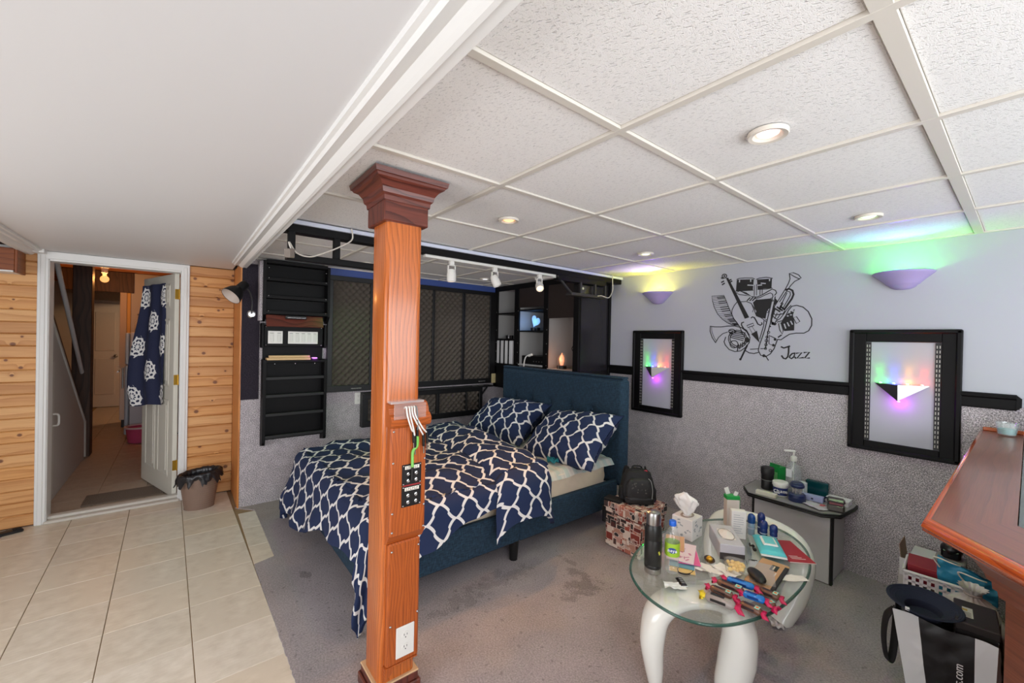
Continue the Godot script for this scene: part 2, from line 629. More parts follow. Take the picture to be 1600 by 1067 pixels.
func grain_bump() -> ImageTexture:
	var n := noise(1.0, 2, 13)
	return image(128, 128, func(x: int, y: int):
		var l: float = 0.5 + 0.5 * n.get_noise_2d(x * 0.6, y * 0.03)
		return Color(l, l, l))

# interlocking barbed lobes on a half-drop lattice; true on the white line
func on_trellis(u: float, v: float) -> bool:
	var x := absf(fposmod(u + 0.5, 1.0) - 0.5)
	var y := absf(fposmod(v + 0.5, 1.0) - 0.5)
	var d := y - x
	return absf(x + y - 0.5 - 0.072 * signf(d) * pow(absf(sin(TAU * d)), 0.38)) < 0.064

# ---------------------------------------------------------------- the room
func room() -> void:
	# ---- floor: slab, stone tiles, carpet
	var floor_ := struct("floor", box(Vector3(-2.4, -0.20, -4.80), Vector3(3.70, -0.005, 2.10), 0.0), mats.grout)
	var tile_shapes := []
	for k in 6:
		var s := st()
		bx(s, Vector3.ZERO, Vector3(0.3328, 0.012, 0.3352), 0.0016)
		s.generate_normals()
		var m := s.commit()
		m.surface_set_material(0, mats.tiles[k % 3])
		tile_shapes.append(m)
	var turn := Basis(Vector3.UP, 0.018)
	for i in 8:
		for j in 14:
			var o := hang("tile", tile_shapes[rng.randi() % 6], floor_)
			var local := Vector3(-0.168 - 0.3365 * (i - 1), 0, 3.0285 - 0.3365 * j)
			var c := Vector3(0.052, -0.006 + rng.randf() * 0.0006, -3.16) + turn * (local + Vector3(0, 0, -0.168))
			o.transform = Transform3D(turn, c)
			if c.z < -4.85: o.free()
	# the cut tiles of the strip beside the bed
	for j in 4:
		var z := -4.065 + 0.337 * j
		var z1 := minf(z + 0.334, -3.12)
		var t := put("tile", box(Vector3(0.392, -0.012, z), Vector3(0.512, 0.0002, z1), 0.0015), mats.tiles[j % 3], floor_)
		t.position.y = 0
	var s := st()
	var edge := PackedVector2Array([Vector2(0.402, 1.95), Vector2(0.404, -1.94), Vector2(0.392, -3.10), Vector2(0.512, -3.14), Vector2(0.512, -4.07), Vector2(0.385, -4.215), Vector2(3.50, -4.215), Vector2(3.50, 1.95)])
	var ew := PackedVector2Array()
	for k in edge.size():      # a slightly ragged cut edge
		var a := edge[k]
		var b := edge[(k + 1) % edge.size()]
		var n := 60 if k < 5 else 1
		for q in n:
			ew.append(a.lerp(b, float(q) / n) + (Vector2(rng.randf_range(-1, 1), rng.randf_range(-1, 1)) * 0.0025 if q else Vector2.ZERO))
	var idx := Geometry2D.triangulate_polygon(ew)
	s.set_smooth_group(-1)
	var uvc := func(p: Vector2) -> Vector2: return Vector2((p.x - 0.3) / 3.2, (p.y + 4.2) / 4.4)
	for k in range(0, idx.size(), 3):
		var a := ew[idx[k]]
		var b := ew[idx[k + 1]]
		var c := ew[idx[k + 2]]
		if (b - a).cross(c - a) < 0:
			var t := b
			b = c
			c = t
		tri(s, Vector3(a.x, 0.007, a.y), Vector3(b.x, 0.007, b.y), Vector3(c.x, 0.007, c.y), uvc.call(a), uvc.call(b), uvc.call(c))
	for k in ew.size():
		var a := ew[k]
		var b := ew[(k + 1) % ew.size()]
		tri(s, Vector3(a.x, 0.007, a.y), Vector3(a.x, -0.012, a.y), Vector3(b.x, -0.012, b.y), uvc.call(a), uvc.call(a), uvc.call(b))
		tri(s, Vector3(a.x, 0.007, a.y), Vector3(b.x, -0.012, b.y), Vector3(b.x, 0.007, b.y), uvc.call(a), uvc.call(b), uvc.call(b))
	var carpet := struct("floor_carpet", s, mats.carpet)
	carpet.set_meta("kind", "structure")

	# ---- ceiling: slab, hung grid, panels
	var ceil_ := struct("ceiling", box(Vector3(-2.4, 2.30, -4.80), Vector3(3.70, 2.42, 2.10), 0.0), mats.white_paint)
	var zs := [1.64, 1.03, 0.42, -0.188, -0.80, -1.41, -2.019, -2.63, -3.24, -3.85]
	var xs := [0.436, 1.048, 1.655, 2.262, 2.870, 3.478]
	for z: float in zs:
		var w := 0.018 if absf(z + 0.188) < 0.01 else 0.0125
		put("grid_bar", box(Vector3(0.40, CEIL, z - w), Vector3(3.49, CEIL + 0.03, z + w), 0.001), mats.tee, ceil_)
	for x: float in xs:
		put("grid_bar", box(Vector3(x - 0.0125, CEIL - 0.0003, -4.2), Vector3(x + 0.0125, CEIL + 0.03, 1.9), 0.001), mats.tee, ceil_)
	put("grid_bar", box(Vector3(0.43, CEIL, -4.2), Vector3(3.49, CEIL + 0.03, -4.165), 0.001), mats.tee, ceil_)
	var panels := []
	for k in 3:
		var ps := st()
		bx(ps, Vector3.ZERO, Vector3(0.585, 0.016, 0.585), 0.003)
		ps.generate_normals()
		var m := ps.commit()
		m.surface_set_material(0, mats.ceiling_panel)
		panels.append(m)
	var edges := zs.duplicate()
	edges.append(-4.46)
	for i in 5:
		for j in edges.size():
			var z: float = edges[j] + 0.305
			var o := hang("ceiling_panel", panels[rng.randi() % 3], ceil_)
			o.position = Vector3((xs[i] + xs[i + 1]) * 0.5, CEIL + 0.016 + rng.randf_range(-0.001, 0.0015), z)
			if absf(edges[j] + 0.188) < 0.01:
				o.scale.z = 0.99
				o.position.z += 0.003
			elif absf(edges[j] + 0.80) < 0.01:
				o.scale.z = 0.99
				o.position.z -= 0.003
			elif j == edges.size() - 1:
				o.scale.z = 0.56
				o.position.z = -4.02
	# ---- the lower plaster bulkhead with its cornices
	var sof := struct("ceiling_bulkhead", box(Vector3(-0.86, 2.09, -4.69), Vector3(0.375, 2.30, 1.90), 0.001), mats.white_paint)
	sof.position.y = 0.0
	var prof := PackedVector2Array([Vector2(0.330, 2.090), Vector2(0.332, 2.077), Vector2(0.343, 2.074), Vector2(0.350, 2.064), Vector2(0.362, 2.066), Vector2(0.376, 2.068), Vector2(0.388, 2.057), Vector2(0.398, 2.049), Vector2(0.408, 2.047), Vector2(0.409, 2.052), Vector2(0.434, 2.050), Vector2(0.436, 2.140), Vector2(0.374, 2.140), Vector2(0.374, 2.092)])
	s = st()
	along_z(s, prof, -4.20, 1.90)
	struct("trim_1", s, mats.trim_white)
	s = st()
	var mir := PackedVector2Array()
	for q in prof: mir.append(Vector2(-0.48 - q.x, q.y))
	along_z(s, mir, -4.69, 1.90)
	struct("trim_2", s, mats.trim_white)
	# at the far left the plaster stops: dark joists, a plaster strip and a boxed beam on the cedar wall
	struct("trim_3", box(Vector3(-2.2, 2.062, -4.69), Vector3(-0.80, 2.092, -4.60), 0.002), mats.trim_white)
	for k in 4: put("joist", box(Vector3(-2.2 + 0.34 * k, 2.12, -4.6), Vector3(-2.15 + 0.34 * k, 2.30, 1.8)), mats.dark_timber, ceil_)
	s = st()
	bmm(s, Vector3(-2.2, 1.905, -4.69), Vector3(-0.922, 2.062, -4.50), 0.004)
	var beam := struct("trim_4", s, mats.beam_wood)
	put("underside", box(Vector3(-2.2, 1.893, -4.685), Vector3(-0.93, 1.905, -4.505), 0.001), mats.trim_white, beam)
	put("end_board", box(Vector3(-0.922, 1.89, -4.69), Vector3(-0.908, 2.062, -4.49), 0.002), mats.beam_wood, beam)

	# ---- walls
	struct("wall_right", box(Vector3(XR, 0, -4.40), Vector3(XR + 0.15, 2.30, 2.05), 0.0), mats.wall_paint)
	struct("wall_right_carpet", box(Vector3(XR - 0.010, 0.0, -2.70), Vector3(XR + 0.001, 1.185, 1.85), 0.002), mats.wall_carpet)
	struct("wall_back", box(Vector3(0.405, 0.0, ZB - 0.18), Vector3(XR, 2.30, ZB - 0.008), 0.0), mats.black_matt)
	struct("wall_back_carpet", box(Vector3(0.405, 0.0, ZB - 0.009), Vector3(XR, 2.14, ZB), 0.0), mats.wall_carpet)
	struct("wall_back_dark_carpet", box(Vector3(0.404, 0.925, ZB - 0.004), Vector3(0.536, 2.09, ZB + 0.009), 0.003), mats.purple_carpet)
	struct("trim_blue", box(Vector3(1.07, 2.062, ZB - 0.002), Vector3(3.06, 2.135, ZB + 0.012), 0.001), mat(rgb(62, 84, 150), 0.5))
	struct("wall_near", box(Vector3(-2.4, 0.0, 1.90), Vector3(3.70, 2.30, 2.05), 0.0), mats.wall_paint)
	struct("wall_left", box(Vector3(-2.40, 0.0, -4.80), Vector3(-2.20, 2.30, 2.05), 0.0), mats.wall_paint)
	# added glowing panes out of view, framed as windows, that brighten the room
	var win := struct("window_1", box(Vector3(-1.1, 0.35, 1.86), Vector3(3.1, 1.95, 1.90), 0.002), glow(Color(0.96, 0.98, 1.0), 0.7))
	var fr := st()
	for x: float in [-1.1, 0.3, 1.7, 3.1]: bmm(fr, Vector3(x - 0.03, 0.32, 1.84), Vector3(x + 0.03, 1.98, 1.90))
	for y: float in [0.33, 1.97]: bmm(fr, Vector3(-1.13, y - 0.03, 1.84), Vector3(3.13, y + 0.03, 1.90))
	put("window_frame", fr, mats.trim_white, win)
	var win2 := struct("window_2", box(Vector3(-2.20, 0.55, -2.9), Vector3(-2.16, 1.85, -0.3), 0.002), glow(Color(1, 0.98, 0.96), 0.6))
	fr = st()
	for z: float in [-2.9, -1.6, -0.3]: bmm(fr, Vector3(-2.2, 0.52, z - 0.03), Vector3(-2.14, 1.88, z + 0.03))
	for y: float in [0.53, 1.87]: bmm(fr, Vector3(-2.2, y - 0.03, -2.93), Vector3(-2.14, y + 0.03, -0.27))
	put("window_frame", fr, mats.trim_white, win2)

	# ---- cedar wall with the doorway: every board its own piece
	var ced := st()
	bmm(ced, Vector3(-2.2, 0.0, -4.82), Vector3(-0.80, 2.30, ZC - 0.016), 0.0)
	bmm(ced, Vector3(0.01, 0.0, -4.82), Vector3(0.41, 2.30, ZC - 0.016), 0.0)
	bmm(ced, Vector3(-0.80, 2.03, -4.82), Vector3(0.01, 2.30, ZC - 0.016), 0.0)
	var wall := struct("wall_cedar", ced, mats.dark_timber)
	var bh := 0.0905
	for k in 23:
		var y0 := 0.008 + bh * k
		var y1 := minf(y0 + bh - 0.0012, 2.088)
		for side in 2:
			var x0: float = -2.2 if side == 0 else 0.03
			var x1: float = -0.82 if side == 0 else 0.395
			var b := put("board", box(Vector3(x0, y0, ZC - 0.016), Vector3(x1, y1, ZC + rng.randf_range(-0.001, 0.001)), 0.006), mats.cedar[rng.randi() % 4], wall)
			b.position.x = 0
	struct("trim_5", box(Vector3(0.392, 0.004, -4.70), Vector3(0.406, 2.088, ZB + 0.004), 0.002), mats.cedar_trim)
	# casing, jambs, sill
	s = st()
	bmm(s, Vector3(-0.850, 0.0, ZC - 0.005), Vector3(-0.790, 2.082, ZC + 0.016), 0.004)
	bmm(s, Vector3(0.000, 0.0, ZC - 0.005), Vector3(0.060, 2.082, ZC + 0.016), 0.004)
	bmm(s, Vector3(-0.850, 2.030, ZC - 0.005), Vector3(0.060, 2.088, ZC + 0.017), 0.004)
	bmm(s, Vector3(-0.812, 0.0, -4.84), Vector3(-0.786, 2.04, ZC + 0.006), 0.002)
	bmm(s, Vector3(-0.004, 0.0, -4.84), Vector3(0.022, 2.04, ZC + 0.006), 0.002)
	bmm(s, Vector3(-0.812, 2.018, -4.84), Vector3(0.022, 2.05, ZC + 0.006), 0.002)
	for x: float in [-0.850, 0.000]:      # the raised bead of the casing
		bmm(s, Vector3(x + 0.016, 0.0, ZC + 0.012), Vector3(x + 0.044, 2.066, ZC + 0.021), 0.004)
	var frame := struct("door_frame", s, mats.trim_white)
	s = st()
	bmm(s, Vector3(-0.80, 0.0, -4.86), Vector3(0.012, 0.022, ZC + 0.03), 0.006)
	bmm(s, Vector3(-0.80, 0.0, -4.80), Vector3(0.012, 0.040, -4.73), 0.006)
	put("sill", s, mat(rgb(206, 200, 190), 0.45), frame)

	# ---- dado rail on the right wall
	var rail := PackedVector2Array([Vector2(0.004, 1.166), Vector2(-0.018, 1.166), Vector2(-0.024, 1.172), Vector2(-0.026, 1.222), Vector2(-0.034, 1.230), Vector2(-0.036, 1.246), Vector2(-0.030, 1.250), Vector2(0.004, 1.250)])
	for seg in [[-2.72, -2.415], [-1.920, -0.738], [-0.246, -0.040]]:
		s = st()
		var t := PackedVector2Array()
		for q in rail: t.append(Vector2(XR + q.x, q.y))
		along_z(s, t, seg[0], seg[1])
		struct("trim_%d" % (6 + int(seg[0] > -2.0) + int(seg[0] > -1.0)), s, mats.black_wood)
	s = st()
	extrude(s, PackedVector2Array([Vector2(-0.041, 1.168), Vector2(-0.022, 1.186), Vector2(-0.022, 1.230), Vector2(-0.041, 1.249)]), 0.030, Transform3D(Basis(Vector3(0, 0, 1), Vector3(0, 1, 0), Vector3(-1, 0, 0)), Vector3(XR, 0, 0)))
	struct("trim_9", s, mats.black_wood)

# ---------------------------------------------------------------- the hallway behind the door
func hallway() -> void:
	var fl := struct("floor_hall", box(Vector3(-2.1, -0.20, -11.6), Vector3(1.1, -0.005, -4.80), 0.0), mats.grout)
	var ts := []
	for k in 3:
		var s0 := st()
		bx(s0, Vector3.ZERO, Vector3(0.3335, 0.012, 0.3335), 0.0016)
		s0.generate_normals()
		var m := s0.commit()
		m.surface_set_material(0, mats.hall_tile)
		ts.append(m)
	for i in 5:
		for j in 20:
			var o := hang("tile", ts[rng.randi() % 3], fl)
			o.position = Vector3(-0.738 + 0.3365 * (i - 1), -0.006 + rng.randf() * 0.0006, -5.03 - 0.3365 * j)
	struct("wall_hall_left", box(Vector3(-2.10, 0, -11.5), Vector3(-1.90, 2.75, -4.82), 0.0), mat(rgb(70, 56, 46), 0.8))
	struct("wall_hall_right", box(Vector3(0.90, 0, -11.5), Vector3(1.10, 2.75, -4.82), 0.0), mats.wall_paint)
	struct("wall_hall_far", box(Vector3(-2.10, 0, -11.6), Vector3(1.10, 2.75, -11.30), 0.0), mat(rgb(196, 186, 176), 0.8))
	struct("wall_hall_near", box(Vector3(-2.10, 2.30, -4.88), Vector3(1.10, 2.75, -4.80), 0.0), mats.dark_timber)
	struct("wall_hall_side", box(Vector3(0.41, 0, -4.88), Vector3(1.10, 2.75, -4.36), 0.0), mats.wall_paint)
	var ch := struct("ceiling_hall", box(Vector3(-2.10, 2.60, -11.6), Vector3(1.10, 2.75, -4.80), 0.0), mats.joist)
	for k in 13: put("joist", box(Vector3(-1.90, 2.36, -5.3 - 0.46 * k), Vector3(0.90, 2.60, -5.26 - 0.46 * k), 0.003), mats.joist, ch)
	var s := st()
	bmm(s, Vector3(-1.30, 2.06, -10.9), Vector3(-0.55, 2.36, -8.4), 0.004)
	struct("ceiling_duct", s, mats.dark_timber)
	# far door
	s = st()
	bmm(s, Vector3(-1.345, 0.01, -11.30), Vector3(-0.93, 2.02, -11.24), 0.004)
	var fd := struct("door_2", s, mat(rgb(214, 206, 198), 0.5))
	s = st()
	for y in [[0.25, 0.95], [1.10, 1.85]]: bmm(s, Vector3(-1.28, y[0], -11.243), Vector3(-1.0, y[1], -11.232), 0.005)
	put("panel", s, mat(rgb(206, 198, 190), 0.5), fd)
	var kb := st()
	ball(kb, Vector3(-0.985, 1.0, -11.2), 0.032)
	put("knob", kb, mats.steel, fd)
	# under-stair wall with its hatch, stair, handrail, post
	var prof := PackedVector2Array([Vector2(-4.87, 0.0), Vector2(-4.87, 1.80), Vector2(-6.86, 0.42), Vector2(-6.86, 0.0)])
	var turn := Transform3D(Basis(Vector3(0, 0, 1), Vector3(0, 1, 0), Vector3(-1, 0, 0)), Vector3(-0.86, 0, 0))
	s = st()
	extrude(s, prof, 0.08, turn)
	var us := struct("wall_under_stair", s, mat(rgb(196, 190, 186), 0.85))
	s = st()
	bmm(s, Vector3(-0.866, 0.06, -5.30), Vector3(-0.850, 1.22, -4.90), 0.003)
	put("hatch", s, mat(rgb(202, 198, 192), 0.7), us)
	s = st()
	tube(s, curve([Vector3(-0.852, 0.66, -5.26), Vector3(-0.82, 0.665, -5.26), Vector3(-0.815, 0.71, -5.26), Vector3(-0.82, 0.755, -5.26), Vector3(-0.852, 0.76, -5.26)], 4), 0.008)
	put("handle", s, mats.white_plastic, us)
	s = st()
	tube(s, [Vector3(-0.856, 1.81, -4.87), Vector3(-0.856, 0.43, -6.86), Vector3(-0.856, 0.02, -6.87)], 0.012, 6)
	put("edge_trim", s, mat(rgb(190, 186, 180), 0.6), us)
	s = st()
	tube(s, [Vector3(-0.93, 0.62, -6.95), Vector3(-0.93, 1.89, -5.13)], Vector2(0.022, 0.13), 4)
	var stair := struct("stair", s, mats.dark_timber)
	for k in 7:
		put("tread", box(Vector3(-1.85, 0.16 + 0.20 * k, -6.80 + 0.245 * k), Vector3(-0.96, 0.20 + 0.20 * k, -6.50 + 0.245 * k), 0.004), mats.dark_timber, stair)
		put("riser", box(Vector3(-1.85, 0.0 + 0.20 * k, -6.79 + 0.245 * k), Vector3(-0.96, 0.17 + 0.20 * k, -6.765 + 0.245 * k), 0.002), mats.dark_timber, stair)
	s = st()
	tube(s, [Vector3(-0.90, 2.25, -5.46), Vector3(-0.90, 0.97, -6.99)], 0.020, 10)
	put("handrail", s, mat(rgb(222, 222, 222), 0.4), stair)
	struct("post_hall", box(Vector3(-0.985, 0, -7.12), Vector3(-0.822, 2.36, -6.95), 0.006), mats.dark_timber)
	# light timber partition end with the warm glow beside it coloured into a strip
	struct("partition", box(Vector3(-0.70, 0.95, -8.5), Vector3(-0.625, 2.06, -8.38), 0.004), mat(rgb(206, 184, 158), 0.6))
	struct("partition_post", box(Vector3(-0.625, 1.0, -8.52), Vector3(-0.585, 2.06, -8.40), 0.004), mat(rgb(226, 176, 92), 0.6))
	struct("wall_niche", box(Vector3(-0.585, 1.45, -8.5), Vector3(0.3, 2.36, -8.42), 0.004), mat(rgb(198, 192, 184), 0.6))

	# ---- door leaf, hinged on the right and standing open into the hallway
	var leaf := thing("door_leaf", "cream panelled interior door standing open into the hallway, brass hinges on its near edge", "door", Vector3(-0.010, 0.012, -4.80))
	leaf.basis = Basis(Vector3(-0.298, 0, -0.9545), Vector3.UP, Vector3(0.9545, 0, -0.298))
	var cream := mat(rgb(222, 218, 206), 0.45)
	put("slab", box(Vector3(0.0, 0.0, -0.035), Vector3(0.835, 2.005, 0.0), 0.003), cream, leaf)
	for col in 2:
		for row in [[0.16, 0.86], [0.98, 1.60], [1.70, 1.92]]:
			var x0 := 0.11 + 0.34 * col
			s = st()
			for side in [-0.035]:
				var r := [Vector3(x0, row[0], side), Vector3(x0 + 0.27, row[1], side)]
				bmm(s, Vector3(r[0].x, r[0].y, side - 0.006), Vector3(r[0].x + 0.022, r[1].y, side + 0.002), 0.004)
				bmm(s, Vector3(r[1].x - 0.022, r[0].y, side - 0.006), Vector3(r[1].x, r[1].y, side + 0.002), 0.004)
				bmm(s, Vector3(r[0].x, r[0].y, side - 0.006), Vector3(r[1].x, r[0].y + 0.022, side + 0.002), 0.004)
				bmm(s, Vector3(r[0].x, r[1].y - 0.022, side - 0.006), Vector3(r[1].x, r[1].y, side + 0.002), 0.004)
				bmm(s, Vector3(r[0].x + 0.05, r[0].y + 0.05, side - 0.005), Vector3(r[1].x - 0.05, r[1].y - 0.05, side + 0.002), 0.005)
			put("panel_moulding", s, cream, leaf)
	for y: float in [0.28, 1.05, 1.82]:
		s = st()
		bmm(s, Vector3(-0.003, y - 0.045, -0.034), Vector3(0.001, y + 0.045, -0.001), 0.001)
		tube(s, [Vector3(-0.004, y - 0.047, -0.002), Vector3(-0.004, y + 0.047, -0.002)], 0.006, 8)
		put("hinge", s, mat(rgb(190, 150, 60), 0.3, 0.9), leaf)
	# curtain hung over the leaf: a bunched fall of cloth that bulges towards the room
	s = st()
	var nl := 60
	var nv := 44
	var cf := func(i: int, j: int) -> Vector3:
		var t := float(i) / nl
		var v := float(j) / nv
		var near := Vector3(-0.092, 0, -5.00).lerp(Vector3(-0.105, 0, -4.985), v)
		var out := Vector3(-0.285, 0, -5.235).lerp(Vector3(-0.372, 0, -5.300), smoothstep(0.0, 0.8, v) - 0.25 * smoothstep(0.85, 1.0, v))
		var back := Vector3(-0.245, 0, -5.42).lerp(Vector3(-0.285, 0, -5.47), v)
		var p: Vector3 = near.lerp(out, t / 0.72) if t < 0.72 else out.lerp(back, (t - 0.72) / 0.28)
		var fold := sin(t * 19.0 + v * 1.6) * (0.012 + 0.012 * v) + sin(t * 7.0 + v * 3.0) * 0.012
		p += Vector3(-0.62, 0, 0.55) * fold
		p.y = 1.945 - 0.035 * t - (1.135 - 0.06 * absf(t - 0.4)) * v - 0.012 * sin(t * 13.0) * v
		return p
	grid(s, nl, nv, cf, func(i: int, j: int): return Vector2(0.15 + i * 1.75 / nl, j * 2.45 / nv), true)
	var cur := put("door_curtain", s, mats.damask)
	tag(cur, "navy curtain with white medallions draped over the open hallway door", "curtain")

	# ---- fridge, cooker, tub, bottle, mat, bulb
	var fr := thing("fridge", "pale grey blue fridge standing in the hallway behind the open door", "fridge", Vector3(-0.54, 0, -7.76))
	put("cabinet_body", box(Vector3(0.0, 0.02, -0.62), Vector3(0.62, 1.48, 0.0), 0.012), mat(rgb(196, 204, 214), 0.35), fr)
	put("fridge_door", box(Vector3(-0.052, 0.06, -0.61), Vector3(-0.006, 1.02, -0.01), 0.012), mat(rgb(176, 190, 204), 0.3), fr)
	put("freezer_door", box(Vector3(-0.052, 1.03, -0.61), Vector3(-0.006, 1.47, -0.01), 0.012), mat(rgb(176, 190, 204), 0.3), fr)
	s = st()
	rod(s, Vector3(-0.075, 0.7, -0.06), Vector3(-0.075, 0.98, -0.06), 0.010)
	put("handle", s, mats.steel, fr)
	s = st()
	bmm(s, Vector3(0.03, 0.0, -0.60), Vector3(0.59, 0.022, -0.03), 0.003)
	put("plinth", s, mats.black, fr)
	var ck := thing("cooker", "white cooker with a pale top beyond the fridge in the hallway", "cooker", Vector3(-0.72, 0, -8.74))
	put("cooker_body", box(Vector3(0.0, 0.12, -0.60), Vector3(0.60, 0.93, 0.0), 0.006), mat(rgb(226, 214, 202), 0.4), ck)
	put("cooktop", box(Vector3(-0.02, 0.93, -0.62), Vector3(0.60, 0.965, 0.02), 0.006), mat(rgb(236, 228, 218), 0.3), ck)
	put("kick_plate", box(Vector3(0.02, 0.0, -0.58), Vector3(0.58, 0.12, -0.02), 0.004), mats.black, ck)
	s = st()
	rod(s, Vector3(-0.03, 0.86, -0.5), Vector3(-0.03, 0.86, -0.1), 0.01)
	put("handle", s, mats.steel, ck)
	var tub := thing("pink_tub", "round pink plastic tub with a pale rim in front of the fridge", "tub", Vector3(-0.40, 0, -7.52))
	put("bucket", turned([Vector2(0, 0.002), Vector2(0.125, 0.002), Vector2(0.135, 0.01), Vector2(0.158, 0.20), Vector2(0.153, 0.20), Vector2(0.13, 0.02), Vector2(0, 0.015)], 28), mat(rgb(214, 84, 130), 0.4), tub)
	put("rim", turned([Vector2(0.152, 0.195), Vector2(0.172, 0.195), Vector2(0.174, 0.215), Vector2(0.152, 0.217), Vector2(0.150, 0.2)], 28), mat(rgb(230, 208, 214), 0.4), tub)
	var bo := thing("glass_bottle", "clear glass bottle standing on top of the hallway fridge", "bottle", Vector3(-0.46, 1.48, -7.92))
	put("bottle_body", turned([Vector2(0, 0.0), Vector2(0.045, 0.0), Vector2(0.047, 0.01), Vector2(0.047, 0.14), Vector2(0.018, 0.19), Vector2(0.016, 0.24), Vector2(0, 0.24)], 18), pane(rgb(226, 220, 208), 0.35), bo)
	put("cap", turned([Vector2(0.0, 0.24), Vector2(0.019, 0.24), Vector2(0.019, 0.26), Vector2(0, 0.26)], 14), mats.steel, bo)
	s = st()
	bmm(s, Vector3(-0.64, 0.0, -5.265), Vector3(-0.10, 0.010, -4.965), 0.004)
	var dm := put("doormat", s, bumpy(mat(rgb(116, 102, 90), 1.0, 0.0, "mat"), noise_tex(0.35, 2, 7), 0.5))
	tag(dm, "brown grey bristle doormat lying just inside the hallway door", "doormat")
	var bl := thing("ceiling_bulb", "bare white bulb holder under the orange-lit hallway joists", "light", Vector3(-0.776, 2.36, -7.5))
	put("lamp_holder", turned([Vector2(0, -0.12), Vector2(0.03, -0.12), Vector2(0.034, -0.06), Vector2(0.07, -0.03), Vector2(0.075, 0.0), Vector2(0, 0.0)], 16), mats.white_plastic, bl)
	s = st()
	ball(s, Vector3(0, -0.20, 0), 0.045)
	rod(s, Vector3(0, -0.17, 0), Vector3(0, -0.12, 0), 0.02)
	put("bulb", s, glow(Color(1.0, 0.70, 0.38), 1.2), bl)
	omni("hall_bulb", Vector3(-0.776, 2.16, -7.5), Color(1.0, 0.66, 0.36), 0.30, 0.04)
	omni("hall_far", Vector3(0.2, 2.16, -9.9), Color(1.0, 0.82, 0.62), 0.75, 0.06)  # out of view behind the door leaf, lights the far hallway
	var b2: Node3D = dup(bl, Vector3(0.2, 2.36, -9.9), 0.0, "unseen second bulb lighting the far hallway, beyond the cooker")

# ---------------------------------------------------------------- fittings on the walls
func bedroom_fittings() -> void:
	wall_rack()
	foam_wall()
	shelf_unit()
	ceiling_truss()
	wall_plate("outlet", Vector3(1.396, 0.870, ZB), 0.0, "white double power outlet on the grey wall beside the low foam frame", true, 0.07, 0.115)
	wall_plate("light_switch", Vector3(3.035, 1.005, ZB + 0.046), 0.0, "cream wall plate in the black corner above the far pillow", false, 0.07, 0.115, rgb(206, 190, 140))

func wall_plate(called: String, at: Vector3, turn: float, label: String, sockets: bool, w: float, h: float, c := Color8(228, 226, 220)) -> Node3D:
	var t := thing(called, label, "outlet" if sockets else "switch", at, turn)
	put("plate", box(Vector3(-w / 2, -h / 2, 0), Vector3(w / 2, h / 2, 0.006), 0.002), mat(c, 0.35), t)
	for e in [-1, 1]:
		if sockets:
			var s := st()
			lathe(s, [Vector2(0.016, 0.0), Vector2(0.016, 0.003), Vector2(0.0, 0.003)], 16, Transform3D(Basis(Vector3.RIGHT, PI / 2), Vector3(0, e * h * 0.19, 0.005)))
			put("socket", s, mat(c, 0.3), t)
			s = st()
			for x: float in [-0.006, 0.006]: bmm(s, Vector3(x - 0.001, e * h * 0.19, 0.0075), Vector3(x + 0.001, e * h * 0.19 + 0.008, 0.0085), 0.0)
			bmm(s, Vector3(-0.002, e * h * 0.19 - 0.009, 0.0075), Vector3(0.002, e * h * 0.19 - 0.005, 0.0085), 0.0)
			put("slot", s, mats.black, t)
	if not sockets:
		put("toggle", box(Vector3(-0.005, -0.012, 0.005), Vector3(0.005, 0.012, 0.014), 0.002), mat(c, 0.3), t)
	return t

